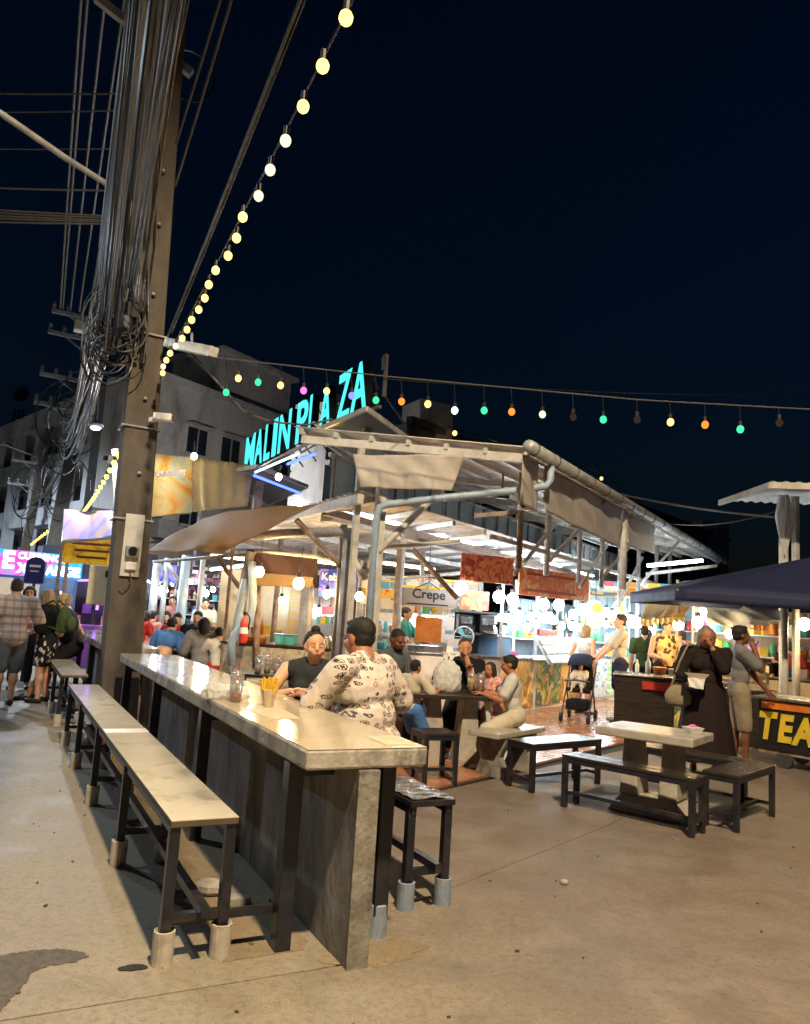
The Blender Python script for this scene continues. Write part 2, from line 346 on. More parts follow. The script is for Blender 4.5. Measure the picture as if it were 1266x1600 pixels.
mat('steel', (0.5, 0.5, 0.5), 0.28, 0.9, var=0.08, bump=0.03)
mat('panel_blue', (0.17, 0.22, 0.27), 0.5, var=0.2); mat('panel_warm', (0.3, 0.22, 0.14), 0.6, var=0.25, scale=3)
mat('white_paint', (0.74, 0.72, 0.68), 0.5, var=0.06)
mat('cream', (0.62, 0.52, 0.36), 0.55, var=0.1)
mat('building_grey', (0.42, 0.41, 0.40), 0.85, var=0.15, scale=0.8, bump=0.2, bscale=6, stain=(0.08, 0.075, 0.07), stain_amt=0.8, stain_scale=0.5, stretch=(1, 1, 0.35))
mat('building_pale', (0.5, 0.52, 0.55), 0.85, var=0.12, scale=0.8, bump=0.2, bscale=6, stain=(0.12, 0.12, 0.12), stain_amt=0.7, stain_scale=0.7, stretch=(1, 1, 0.4))
mat('window_dark', (0.015, 0.02, 0.028), 0.12, var=0.1, bump=0, spec=0.6)
mat('red_plastic', (0.5, 0.05, 0.03), 0.4); mat('orange_plastic', (0.75, 0.22, 0.03), 0.4); mat('yellow_plastic', (0.8, 0.52, 0.06), 0.4)
mat('green_plastic', (0.08, 0.4, 0.12), 0.4); mat('blue_plastic', (0.08, 0.25, 0.55), 0.4); mat('pink_plastic', (0.75, 0.2, 0.4), 0.4); mat('white_plastic', (0.78, 0.77, 0.74), 0.35, var=0.04)
mat('teal_plastic', (0.1, 0.45, 0.5), 0.4); mat('purple_plastic', (0.3, 0.1, 0.5), 0.4); mat('maroon', (0.10, 0.05, 0.04), 0.7)
mat('letter_black', (0.01, 0.01, 0.01), 0.6, bump=0); mat('letter_yellow', (0.75, 0.55, 0.04), 0.5, bump=0, var=0.1); mat('letter_white', (0.85, 0.85, 0.85), 0.5, bump=0, var=0.02)
mat('letter_red', (0.45, 0.07, 0.03), 0.5, bump=0); mat('letter_brown', (0.2, 0.07, 0.03), 0.5, bump=0)
# light sources
emit('bulb_warm', (1.0, 0.58, 0.13), 2.4); emit('bulb_dim', (1.0, 0.82, 0.55), 0.9)
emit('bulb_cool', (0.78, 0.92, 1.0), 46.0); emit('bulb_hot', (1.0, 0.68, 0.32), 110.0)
emit('fest_warm', (1.0, 0.60, 0.16), 1.8); emit('fest_green', (0.05, 0.85, 0.32), 1.0); emit('fest_orange', (1.0, 0.16, 0.02), 1.6)
emit('fest_magenta', (1.0, 0.12, 0.62), 1.6); emit('fest_blue', (0.10, 0.12, 1.0), 2.2); emit('fest_white', (0.75, 0.95, 1.0), 3.0)
emit('fest_off', (0.5, 0.3, 0.2), 0.05)
emit('tube_white', (0.85, 0.95, 1.0), 14.0); emit('tube_blue', (0.04, 0.08, 1.0), 5.0); emit('tube_icy', (0.45, 0.8, 1.0), 3.0); emit('tube_yellow', (1.0, 0.72, 0.12), 8.0)
emit('sign_cyan', (0.07, 0.66, 0.68), 0.95)
emit('lamp_lens', (1.0, 0.74, 0.40), 12.0)
# ================================================================== SETTING
A0 = Vector((-0.36, 3.47, 0)); DV = Vector((-0.461, 0.887, 0)).normalized(); NV = Vector((DV.y, -DV.x, 0))
def B(s, t, z=0.0): return A0 + DV * s + NV * t + Vector((0, 0, z))
BRZ = math.atan2(NV.y, NV.x)          # rotation of a local x axis onto NV (local y -> DV)
EV = Vector((0.52, 0.854, 0)).normalized(); MV = Vector((EV.y, -EV.x, 0))       # direction of the right-hand stall row
ERZ = math.atan2(MV.y, MV.x)
g = MB().box((0, 400, -0.06), (2400, 1600, 0.08)).build('ground', MAT['joint'], kind='structure')
def slab(poly, mt, name='concrete_slab', z=0.0, ins=0.006):
    c = sum((Vector((p[0], p[1])) for p in poly), Vector((0, 0))) / len(poly)
    q = []
    for p in poly:
        v = Vector((p[0], p[1])); d = (c - v); q.append(v + d.normalized() * ins)
    ar = sum(q[i].x * q[(i + 1) % len(q)].y - q[(i + 1) % len(q)].x * q[i].y for i in range(len(q)))
    if ar < 0: q = q[::-1]
    return MB().prism(q, -0.02, z).build(name, MAT[mt], g, bevel=0.004)
bx = lambda s, t: tuple(B(s, t).xy)
# left pavement (street side) in big pours
slab([bx(.06, .32), bx(13, .32), bx(13, -2.6), bx(.06, -2.6)], 'pavement')
slab([bx(-9, -2.6), bx(13, -2.6), bx(13, -12), bx(-9, -12)], 'pavement', z=-0.006)
slab([bx(13, .32), bx(60, .32), bx(60, -12), bx(13, -12)], 'pavement')
J = (1.77, 6.37); K0 = (0.0, 4.22); Jr = (9.5, 2.0); Kl = bx(-.5, .34)
slab([K0, J, Jr, (9.5, -5), (3.4, -5), bx(-9, -2.6), bx(.057, -2.6), bx(.057, .33), bx(.44, .33)], 'yard', ins=.003)
slab([K0, J, (3.5, 8.9), (3.3, 10.6), (.05, 6.72), bx(3.0, 1.28), bx(3.2, .36), bx(1.0, .34), bx(.45, .335)], 'yard', ins=.004)
slab([J, Jr, (14, 6), (14, 18.5), (9.0, 18.2), (3.34, 10.62), (3.52, 8.92)], 'yard', ins=.004)
slab([bx(1.0, .345), bx(60, .345), bx(60, 25), bx(14, 14), bx(3.2, .91)], 'yard', z=-0.012)
# terracotta tile floor of the market hall
tf = MB().prism([(.05, 6.75), (5.6, 14.0), (11, 21), (4, 30), (-11, 26), tuple(bx(7.5, 1.3)), tuple(bx(3.0, 1.3))], -0.015, 0.0).build('tile_floor', MAT['grout'], kind='structure')
TS = 0.5
tile_me = None; nt_ = 0
o0 = Vector((.1, 6.85, 0)); e_ = Vector((.608, .794, 0)); l_ = Vector((-.794, .608, 0))
far = MB()
for i in range(-2, 34):
    for j in range(0, 18):
        c = o0 + e_ * ((i + .5) * TS) + l_ * ((j + .5) * TS)
        rel = c - A0
        if rel.dot(NV) < 1.35 or c.y > 25: continue
        if c.y < 16 and nt_ < 300:
            if tile_me is None:
                t0 = MB().box((0, 0, 0.004), (TS - .006, TS - .006, 0.014)).build('floor_tile', MAT['tile'], tf, local=True, bevel=0.002); tile_me = t0.data
                t0.location = c - tf.location; t0.rotation_euler.z = math.atan2(e_.y, e_.x)
            else:
                t1 = bpy.data.objects.new('floor_tile', tile_me); COL.objects.link(t1); t1.parent = tf
                t1.location = c - tf.location + Vector((0, 0, random.uniform(-.001, .001))); t1.rotation_euler = (random.uniform(-.003, .003), random.uniform(-.003, .003), math.atan2(e_.y, e_.x))
            nt_ += 1
        else:
            far.box(c + Vector((0, 0, .004)), (TS - .006, TS - .006, .014), rz=math.atan2(e_.y, e_.x))
far.build('floor_tile', MAT['tile'], tf, kind='stuff')
# ground marks: asphalt patch, sand along the bar, drain hole
def blob(cx, cy, rx, ry, rz, n=40, rough=0.18, seed=1):
    rnd = random.Random(seed); ph = [rnd.uniform(0, 6.28) for _ in range(6)]; out = []
    for k in range(n):
        a = 2 * math.pi * k / n; q = 1 + rough * sum(math.sin(a * (i + 2) + ph[i]) / (i + 1.2) for i in range(6)) + rnd.uniform(-.03, .03)
        x = math.cos(a) * rx * q; y = math.sin(a) * ry * q
        out.append((cx + x * math.cos(rz) - y * math.sin(rz), cy + x * math.sin(rz) + y * math.cos(rz)))
    return out
pts = [gz(x, y).xy for x, y in ((-60, 1492), (0, 1494), (45, 1486), (92, 1483), (128, 1488), (140, 1495), (120, 1503), (75, 1510), (50, 1520), (40, 1536), (22, 1556), (0, 1581), (-60, 1600))]
rnd = random.Random(9); pp_ = []
for k in range(len(pts)):
    a, b_ = Vector(pts[k]), Vector(pts[(k + 1) % len(pts)]); nn_ = max(2, int((b_ - a).length / .012))
    for q in range(nn_): pp_.append(tuple(a.lerp(b_, q / nn_) + Vector((rnd.uniform(-.006, .006), rnd.uniform(-.006, .006)))))
MB().prism(pp_[::-1], 0.0, 0.003).build('asphalt_patch', MAT['asphalt'], kind='structure')
c = gz(208, 1513); MB().prism(blob(c.x, c.y, .055, .03, .3, seed=3, rough=.1), 0.001, 0.0045).build('drain_hole', MAT['joint'], kind='structure')
sand = []
rnd = random.Random(4)
for k in range(60): s_ = .25 + k * .09; sand.append(bx(s_, -.20 + .05 * math.sin(k * .7) + rnd.uniform(-.03, .03)))
for k in range(59, -1, -1): s_ = .25 + k * .09; sand.append(bx(s_, .16 + .05 * math.sin(k * .5) + rnd.uniform(-.03, .03)))
MB().prism(sand[::-1], 0.0, 0.003).build('sand_strip', MAT['dirt'], kind='structure')
c = gz(590, 1490); MB().prism(blob(c.x, c.y, .2, .13, .4, n=90, seed=8, rough=.3), 0.0, 0.003).build('sand_patch', MAT['dirt'], kind='structure')
lit = MB(); rnd = random.Random(11)
for k in range(90):
    if k < 55: p = B(rnd.uniform(-.6, 4), rnd.uniform(-2.3, .2))
    else: p = Vector((rnd.uniform(-.2, 4.5), rnd.uniform(3.1, 7), 0))
    lit.box(p + Vector((0, 0, .004)), (rnd.uniform(.004, .022), rnd.uniform(.004, .012), rnd.uniform(.004, .012)), rz=rnd.uniform(0, 3))
lit.build('ground_crumbs', MAT['asphalt'], label='scattered dark crumbs and grit lying on the concrete', cat='litter', kind='stuff')
c = gz(882, 1382); MB().ell(c + Vector((0, 0, .014)), (.028, .02, .018), n=7, k=5).build('pebble', MAT['slab_concrete'], label='single small stone lying on the open brown concrete yard', cat='stone')
# ================================================================== CONCRETE BAR AND BENCHES
def long_bar(s0, L, label, first):
    T = thing('concrete_bar', label, 'bar table', B(s0, .3), BRZ)
    W = .61
    sb = MB()
    n = 40
    # slab with a slightly uneven underside edge
    sb.box(B(s0 + L / 2, W / 2, .894), (W, L, .088), rz=BRZ)
    sb.build('slab', MAT['slab_concrete'], T, bevel=.012)
    k = 0; s = s0 + .004
    cuts = [.30, 1.9, 3.7, L] if first else [2.0, L]
    a = 0.0
    for b in cuts:
        MB().box(B(s0 + (a + b) / 2, W / 2, .9395), (W - .012, b - a - .004, .003), rz=BRZ).build('laminate_sheet', MAT['bar_laminate'], T)
        a = b
    a = 0.0; np_ = max(2, round(L / 1.3))
    for k in range(np_):
        a = L * k / np_; b = L * (k + 1) / np_
        MB().box(B(s0 + (a + b) / 2 + .003, .312 + random.uniform(-.002, .002), .424), (.10, b - a - .007, .848), rz=BRZ).build('wall_panel', MAT['wall_concrete'], T, bevel=.005)
    if first:
        MB().box(B(s0 + .0, .312, .42), (.106, .012, .846), rz=BRZ).build('wall_end', MAT['wall_end'], T, bevel=.003)
    for ss in ([.3, 2.05, 3.8, 5.5] if first else [.3, 2.2, 4.0]):
        if ss > L: continue
        MB().bar(B(s0 + ss, .06, 0.0), B(s0 + ss, .06, .836), .075, .085, upv=DV).build('leg', MAT['navy_steel'], T, bevel=.004)
        MB().bar(B(s0 + ss, .1, .80), B(s0 + ss, .253, .80), .06, .06).build('bracket', MAT['navy_steel'], T, bevel=.004)
        zf = .13
        lg = MB().bar(B(s0 + ss, .55, zf - .03), B(s0 + ss, .55, .836), .075, .085, upv=DV).build('leg', MAT['navy_steel'], T, bevel=.004)
        MB().lathe(B(s0 + ss, .55, 0), [(.052, 0), (.052, .145), (.046, .15)], 14).build('foot_sleeve', MAT['pvc_blue'], T, smooth=False)
        MB().bar(B(s0 + ss, .51, .80), B(s0 + ss, .372, .80), .06, .06).build('bracket', MAT['navy_steel'], T, bevel=.004)
    return T
bar1 = long_bar(0, 5.75, 'long concrete bar with cream laminate top and dark wall, running up to the utility pole', True)
bar2 = long_bar(6.75, 4.6, 'shorter concrete bar beyond the utility pole, where the man in a cap leans', False)
def long_bench(name, label, s0, s1, t0, t1, z, legs, seams, top, foot, tie=False, edge='bench_edge'):
    T = thing(name, label, 'bench', B((s0 + s1) / 2, (t0 + t1) / 2), BRZ)
    a = s0
    for b in seams + [s1]:
        MB().box(B((a + b) / 2, (t0 + t1) / 2, z - .016), (t1 - t0, b - a - .006, .028), rz=BRZ).build('seat_board', MAT[edge], T, bevel=.003)
        MB().box(B((a + b) / 2, (t0 + t1) / 2, z - .0005), (t1 - t0 - .002, b - a - .008, .003), rz=BRZ).build('seat_top', MAT[top], T)
        a = b
    for t in (t0 + .03, t1 - .03):
        MB().bar(B(s0 + .02, t, z - .052), B(s1 - .02, t, z - .052), .03, .042).build('side_rail', MAT['navy_steel'], T)
    for s in legs:
        for t in (t0 + .025, t1 - .025):
            MB().bar(B(s, t, .1), B(s, t, z - .03), .046, .046, upv=DV).build('leg', MAT['navy_steel'], T, bevel=.003)
            MB().lathe(B(s, t, 0), [(.047, 0), (.047, .138), (.04, .14), (.034, .125)], 14).build('foot_sleeve', MAT[foot], T)
        MB().bar(B(s, t0 + .05, .185), B(s, t1 - .05, .185), .036, .036).build('stretcher', MAT['navy_steel'], T)
    MB().bar(B(legs[0] - .1, (t0 + t1) / 2 + .02, .225), B(legs[-1], (t0 + t1) / 2 + .02, .225), .04, .04).build('foot_rail', MAT['navy_steel'], T)
    if tie:
        MB().bar(B(legs[0] + .03, t0 + .04, .165), B(legs[0] + .03, .12, .165), .034, .034).build('tie_bar', MAT['navy_steel'], T)
    return T
b1 = long_bench('long_bench', 'long cream topped bench on white pipe feet, in front of the concrete bar', .28, 5.75, -.49, -.19, .60, [.32, 1.68, 3.1, 4.42, 5.6], [2.75], 'bench_laminate', 'pvc_white', tie=True)
MB().box(B(2.68, -.34, .6035), (.296, .16, .003), rz=BRZ).build('taped_paper', MAT['white_paint'], label='strip of pale paper taped across the seam of the long bench', cat='paper')
b2 = long_bench('long_bench', 'cream topped bench beside the backpacker, against the far bar', 6.75, 9.3, -.49, -.19, .60, [6.85, 8.0, 9.2], [], 'bench_laminate', 'pvc_white')
b3 = long_bench('long_bench', 'black topped bench that the man in the fish print shirt sits on', .5, 3.6, .82, 1.1, .56, [.55, 2.0, 3.5], [], 'dark_wood', 'pvc_blue', edge='navy_steel')
MB().sheet([B(.52, .83, .571), B(.52, 1.09, .571), B(1.0, 1.09, .571), B(1.0, .83, .571)], 14, 18, lambda u, v: .006 * math.sin(u * 9 + v * 14) * math.sin(v * 17 - u * 3), .002).build('plastic_sheet', MAT['steel'], label='crinkled shiny film lying on the end of the black bench', cat='film')
# rubble below the bench
rk = MB(); rk.ell(B(1.05, -.08, .04), (.09, .06, .045), n=8, k=5)
o = rk.build('concrete_chunk', MAT['slab_concrete'], label='rough chunk of concrete lying between long bench and bar wall', cat='rubble')
rk = MB(); rk.box(B(.95, .02, .02), (.13, .2, .03), rz=.5)
rk.build('brick_shard', MAT['wall_concrete'], label='dark broken slab piece beside the chunk under the bar edge', cat='rubble')
T = thing('bucket', 'red plastic bucket tucked under the bar end by the utility pole', 'bucket', B(5.5, -.02))
MB().lathe(B(5.5, -.02), [(.10, 0), (.135, .26), (.142, .27), (.13, .272), (.1, .02)], 16).build('body', MAT['red_plastic'], T, smooth=False)
MB().tube([B(5.5, -.02, .265) + Vector((.14 * math.cos(a), .14 * math.sin(a), 0)) for a in [k * 6.283 / 16 for k in range(17)]], .008, 6).build('rim', MAT['red_plastic'], T)
# ================================================================== UTILITY POLES AND OVERHEAD WIRES
def utility_pole(name, label, p0, p1, w0, w1):
    T = thing(name, label, 'utility pole', p0)
    d = (p1 - p0).normalized(); x = NV; y = DV; b = MB(); vs = []
    for p, w_ in ((p0, w0), (p1, w1)):
        for sx_, sy_ in ((-1, -1), (1, -1), (1, 1), (-1, 1)): vs.append(p + x * (sx_ * w_ / 2) + y * (sy_ * w_ * .42))
    b.add(vs, [(3, 2, 1, 0), (4, 5, 6, 7), (0, 1, 5, 4), (1, 2, 6, 5), (2, 3, 7, 6), (3, 0, 4, 7)])
    b.build('shaft', MAT['pole_concrete'], T, bevel=.02)
    return T
pa = at(188, 1040, 9.05); pb = at(259, 150, 9.05); ax = (pb - pa) / (pb.z - pa.z)
P1a = pa - ax * pa.z; P1 = lambda z: P1a + ax * z
pole1 = utility_pole('utility_pole', 'thick leaning concrete utility pole with meter box, standing at the end of the bar', P1(0), P1(11), .42, .30)
# grooves, bolts, bands and plate on the near pole
for z in (1.9, 3.0, 3.9, 5.2, 6.1, 6.8):
    q = P1(z) - DV * .19 + NV * .02
    MB().lathe(q, [(.012, -.05), (.02, -.02), (.02, .02), (.012, .03)], 8, M=Matrix.Rotation(math.pi / 2, 3, 'X')).build('bolt', MAT['galv'], pole1)
for z in (2.45, 3.55, 4.7):
    MB().tube([P1(z) + NV * a * .215 + DV * b * .185 for a, b in ((-1, -1), (1, -1), (1, 1), (-1, 1), (-1, -1))], .012, 6).build('steel_band', MAT['galv'], pole1)
q = P1(2.15) - DV * .20
T = thing('meter_box', 'grey board with electricity meter strapped to the near utility pole', 'electric meter', q + Vector((0, 0, -.35)))
MB().box(q, (.21, .03, .72), rz=BRZ).build('board', MAT['white_steel'], T, bevel=.004)
MB().box(q - DV * .05 + Vector((0, 0, -.08)), (.15, .07, .13), rz=BRZ).build('meter_case', MAT['grey'], T, bevel=.01)
MB().lathe(q - DV * .085 + Vector((0, 0, -.07)), [(.05, -.01), (.05, .02), (.035, .035)], 14, M=Matrix((NV, Vector((0, 0, 1)), -DV)).transposed()).build('dial_glass', MAT['window_dark'], T)
MB().box(q - DV * .04 + Vector((0, 0, -.24)), (.12, .05, .09), rz=BRZ).build('switch_box', MAT['white_plastic'], T, bevel=.008)
MB().tube([q - DV * .05 + Vector((0, 0, -.28)), q - DV * .06 + NV * .02 + Vector((0, 0, -.42)), q - DV * .04 - NV * .05 + Vector((0, 0, -.52)), q - DV * .02 - NV * .1 + Vector((0, 0, -.5))], .008, 6).build('lead', MAT['cable_grey'], T)
# steel cross arm on near pole, top of view
T = thing('cross_arm', 'pale steel angle cross arm braced to the top of the near utility pole', 'cross arm', P1(8.3))
c0 = P1(8.35); MB().bar(at(150, -4, 8.8), c0 + NV * .3, .10, .10).build('beam', MAT['galv'], T)
MB().bar(at(215, 12, 8.8), P1(8.75), .05, .05).build('brace', MAT['galv'], T)
# pole bracket with white box, right side of pole
T = thing('pole_bracket', 'pale steel arm holding the coloured festoon beside the near utility pole', 'bracket', P1(4.4))
MB().bar(at(262, 536, 8.85), at(335, 550, 8.3), .11, .11).build('arm', MAT['white_steel'], T, bevel=.005)
MB().bar(at(300, 520, 8.6), at(300, 541, 8.6), .02).build('hook', MAT['galv'], T)
# second and third poles down the street
def far_pole(p, h, w0, w1, lean, arms, label):
    T = utility_pole('utility_pole', label, p, p + Vector((0, 0, h)) + lean, w0, w1)
    d = ((p + Vector((0, 0, h)) + lean) - p) / h
    for z in arms:
        q = p + d * z
        MB().bar(q - NV * 1.15, q + NV * .25, .10, .10).build('cross_arm', MAT['galv'], T)
        MB().bar(q - NV * .8 + Vector((0, 0, .02)), q + Vector((0, 0, -.5)), .04, .04).build('arm_brace', MAT['galv'], T)
        for t in (-1.1, -.75, -.4):
            MB().lathe(q + NV * t + Vector((0, 0, .05)), [(.03, 0), (.06, .04), (.035, .08), (.06, .12), (.03, .2)], 8).build('insulator', MAT['grey'], T)
    return T, (lambda z: p + d * z)
p2 = gz(88, 1012); p2 = B(19.5, -.2)
pole2, P2 = far_pole(p2, 10.0, .42, .28, NV * .55 + DV * -.2, (6.6, 7.4, 8.6, 9.2), 'second utility pole down the street with four steel cross arms')
pole3, P3 = far_pole(B(33, -.6), 8.6, .42, .3, NV * .5, (6.0, 7.0), 'third utility pole farther down the street with two cross arms')
for pp, z, n_ in ((P2, 6.1, 7), (P3, 5.2, 5), (P2, 5.0, 5)):
    for k in range(n_):
        rnd = random.Random(k * 7 + int(z * 10)); c0 = pp(z) - DV * .35 + NV * rnd.uniform(-.5, .1) + Vector((0, 0, rnd.uniform(-.8, .8))); rr = rnd.uniform(.2, .6); tl = rnd.uniform(-.5, .5)
        MB().tube([c0 + (NV * math.cos(a) * rr + Vector((0, 0, 1.5)) * math.sin(a) * rr + DV * math.sin(a * 2 + k) * tl * .5) for a in [i * 6.283 * .93 / 18 for i in range(19)]], .016, 5).build('cable_loop', MAT['cable'], label='slack black cable loop hanging on a utility pole farther down the street', cat='cable', group='slack loops on the far poles')
def cable(pts, r, m_='cable', label=None, group=None, name='overhead_cable', n=5):
    return MB().tube(pts, r, n).build(name, MAT[m_], label=label, cat='cable', group=group)
def span(a, b, sag, k=14):
    a = Vector(a); b = Vector(b); return [a * (1 - t) + b * t - Vector((0, 0, sag * 4 * t * (1 - t))) for t in [i / k for i in range(k + 1)]]
rnd = random.Random(21)
for k in range(46):
    x0 = rnd.uniform(152, 208); y0 = rnd.uniform(380, 560); a = at(x0, y0, 8.72 + rnd.uniform(-.1, .3))
    f_ = (x0 - 152) / 56.0
    b_ = at(205 + f_ * 85 + rnd.uniform(-8, 8), -10, (a.z - 1.5) / (930.0 + 10) * 1200 * .995)
    dr = (b_ - a); e = a + dr * 2.3; e.z = a.z + rnd.uniform(.1, .5)
    mt = 'cable_grey' if k % 4 == 0 else 'cable'
    cable(span(a, e, rnd.uniform(.05, .35), 18), rnd.choice((.006, .008, .011, .016)), mt, 'dark telecom cable in the thick bundle strung to the near utility pole', 'cables bundled on the near pole')
    if k % 3 == 0:
        a2 = P2(rnd.uniform(5.2, 6.6)) - DV * .3 + NV * rnd.uniform(-.4, .1)
        cable(span(a, a2, rnd.uniform(.3, .8), 16), rnd.choice((.01, .014, .02)), mt, 'dark telecom cable sagging between the near and second utility poles', 'cables between the first two poles')
    if k % 6 == 0:
        cable(span(P2(rnd.uniform(5, 6.4)), P3(rnd.uniform(4.8, 6)), .5, 10), .02, mt, 'dark cable running from the second to the third utility pole', 'cables between the far poles')
# vertical riser cables along near pole
for k in range(9):
    off = rnd.uniform(-.24, -.05); dz = rnd.uniform(.03, .1)
    cable([P1(z) + NV * (off + .03 * math.sin(z * 3 + k)) - DV * (.2 + dz * abs(math.sin(z * 1.7 + k))) for z in [4.3 + i * .5 for i in range(10)]], .012, 'cable' if k % 2 else 'cable_grey', 'riser cable clinging to the shaft of the near utility pole', 'risers on the near pole')
for (x0, x1, z) in ((128, 94, 9.25), (138, 98, 9.25), (165, 110, 9.25), (195, 124, 9.25)):
    b_ = at(x1, 487, P2(9.2).y - .3); a = at(x0, -5, (b_.z - 1.5) / 935 * 1200); d_ = a - b_
    cable(span(b_, b_ + d_ * 1.6, .15, 16), .025, 'cable_grey', 'thick power line on insulators high along the street', 'high power lines')
for (x0, x1, y1) in ((345, 272, 235), (362, 274, 290)):
    b_ = at(x1, y1, 9.1); a = at(x0, -5, (b_.z - 1.5) / 938 * 1200); cable(span(b_, b_ + (a - b_) * 1.6, .05, 12), .016, 'cable_grey', 'paired thin line leaving the back of the near utility pole', 'paired lines behind the pole')
for (y0, y1, x1, r_) in ((139, 146, 238, .012), (170, 172, 215, .01), (283, 298, 190, .012), (312, 338, 180, .013), (318, 341, 182, .012), (323, 345, 184, .014), (329, 347, 182, .012), (336, 350, 178, .012), (226, 232, 205, .008)):
    a = at(x1, y1, 8.9); b_ = at(-140, y0 - 8, 9.6); b_ = a + (b_ - a) * 2.5
    cable(span(a, b_, .12, 12), r_, 'cable_grey', 'thin cable crossing above the street to the near utility pole', 'street crossing cables')
# coil of slack cable on the near pole
rnd = random.Random(5); cc = at(178, 548, 8.75)
for k in range(34):
    rr = rnd.uniform(.12, .36); ph = rnd.uniform(0, 6.28); oc = cc + NV * rnd.uniform(-.12, .1) + Vector((0, 0, rnd.uniform(-.22, .45))) - DV * rnd.uniform(0, .25)
    pts = []
    for i in range(21):
        a = ph + i * 6.283 * rnd.uniform(.97, 1.0) / 20 * rnd.choice((1, 1, .98))
        pts.append(oc + NV * (math.cos(a) * rr * .8) + Vector((0, 0, math.sin(a) * rr)) + DV * (.08 * math.sin(a * 2 + k)))
    cable(pts, rnd.choice((.006, .008, .011)), 'cable' if k % 4 else 'cable_grey', 'slack cable loop in the coil hung on the near utility pole', 'coil of slack cable on the near pole', 'cable_loop', 6)
for k in range(6):
    oc = cc + NV * rnd.uniform(-.15, .12) + Vector((0, 0, rnd.uniform(-.1, .7))) - DV * .2
    MB().box(oc, (.12, .1, .16), rz=rnd.uniform(0, 1), M=None).build('splice_box', MAT['dark_grey'], label='small dark splice enclosure in the cable tangle on the near pole', cat='junction box', group='splice boxes on the near pole')
q = at(133, 512, 15.5); MB().box(q, (.42, .25, .22), rz=BRZ).build('splice_closure', MAT['white_plastic'], bevel=.02, label='pale grey terminal box hung on cables below the far cross arms', cat='junction box')
q = at(296, 118, 9.3)
MB().tube([q + NV * .33 * math.cos(a) + Vector((0, 0, .36 * math.sin(a))) for a in [i * 6.283 / 20 for i in range(21)]], .018, 5).build('cable_loop', MAT['cable'], label='neat round spare loop of cable high on the near pole', cat='cable')
# street lamps: one cool lamp on the arm out to the left, one warm lamp on the pole's top
def lamp(name, label, armpts, head, aim_z, mt, power, col, spot=2.7):
    T = thing(name, label, 'street lamp', armpts[0])
    MB().tube(armpts, .035, 8).build('arm', MAT['galv'], T, smooth=True)
    MB().ell(head, (.16, .30, .07), M=Matrix.Rotation(BRZ, 3, 'Z')).build('lamp_head', MAT['galv'], T, smooth=True)
    MB().ell(head - Vector((0, 0, .045)), (.11, .2, .045), M=Matrix.Rotation(BRZ, 3, 'Z')).build('lens', MAT[mt], T, smooth=True)
    ld = bpy.data.lights.new(name + '_light', 'SPOT'); ld.energy = power; ld.color = col; ld.spot_size = spot; ld.spot_blend = .35; ld.shadow_soft_size = .09
    lo = bpy.data.objects.new('lamp_light', ld); COL.objects.link(lo); lo.parent = T; lo.location = head - Vector((0, 0, .13)) - Vector(armpts[0])
    return T
ha = at(-80, 118, 7.0)
lamp('street_lamp', 'cool white street lamp on the long steel arm reaching over the street', [at(200, 372, 8.75), at(206, 345, 8.75), at(207, 322, 8.7), at(196, 306, 8.6), at(100, 245, 7.9), at(0, 176, 7.3), ha], ha, 0, 'tube_white', 260, (.72, .88, 1.0))
pl_ = lamp('street_lamp', 'cool street lamp lit on the cable span before the second utility pole', [P2(6.3), P2(6.7) - DV * 1.2 + NV * .3, at(150, 662, 16.5)], at(150, 665, 16.5), 0, 'tube_white', 900, (.78, .88, 1.0), 2.9)
pl_ = lamp('street_lamp', 'added cool street lamp on the third utility pole, lighting the buildings', [P3(7.2), P3(7.6) - NV * 1.5, P3(7.6) - NV * 2.6], P3(7.55) - NV * 2.6, 0, 'tube_white', 60, (.72, .84, 1.0), 2.9)  # lamp added to brighten the far buildings
ps = B(27, -10); lamp('street_lamp', 'added unseen street lamp on a post across the street, lighting the balcony block', [ps, ps + Vector((0, 0, 8)), ps + NV * 1.5 + Vector((0, 0, 8.3))], ps + NV * 1.6 + Vector((0, 0, 8.3)), 0, 'tube_white', 5000, (.74, .86, 1.0), 3.0)  # out-of-view lamp added to light the balcony facade
hb = B(-5.0, -.5, 10.8); ps = B(-5.2, 2.6)
lp = lamp('street_lamp', 'warm street lamp on a steel post lighting bar and yard', [ps, ps + Vector((0, 0, 10.3)), ps + Vector((0, 0, 10.9)) - NV * .5, hb], hb, 0, 'lamp_lens', 7000, (1.0, .78, .50), 2.75)
[c for c in lp.children if c.type == 'LIGHT'][0].data.shadow_soft_size = .22
# ------------------------------------------------------------------ strings of bulbs
def bulb_mesh(r): return MB().ell((0, 0, -r * 1.25), (r, r, r * 1.15), n=10, k=7)
BM = {}
def bulb(parent, p, r, m_, drop=.05, name='bulb'):
    key = (round(r, 3), m_)
    if key not in BM:
        b = MB().ell((0, 0, -r * 1.05), (r, r, r * 1.12), n=10, k=7); me = bpy.data.meshes.new('bulb'); me.from_pydata([tuple(v) for v in b.v], [], b.f); me.shade_smooth(); me.materials.append(MAT[m_]); BM[key] = me
        s_ = MB().lathe((0, 0, 0), [(r * .5, 0), (r * .55, drop * .9), (r * .2, drop)], 8); ms = bpy.data.meshes.new('socket'); ms.from_pydata([tuple(v) for v in s_.v], [], s_.f); ms.materials.append(MAT['black']); BM[key + ('s',)] = ms
    o = bpy.data.objects.new(name, BM[key]); COL.objects.link(o); o.parent = parent; o.location = Vector(p) - WM[parent.name].translation
    s_ = bpy.data.objects.new('socket', BM[key + ('s',)]); COL.objects.link(s_); s_.parent = parent; s_.location = Vector(p) - WM[parent.name].translation
    return o
def string(name, label, wire, bulbs, r, wr=.006):
    T = thing(name, label, 'string lights', wire[0]); MB().tube(wire, wr, 5).build('wire', MAT['cable'], T)
    for p, m_ in bulbs: bulb(T, p, r, m_)
    return T
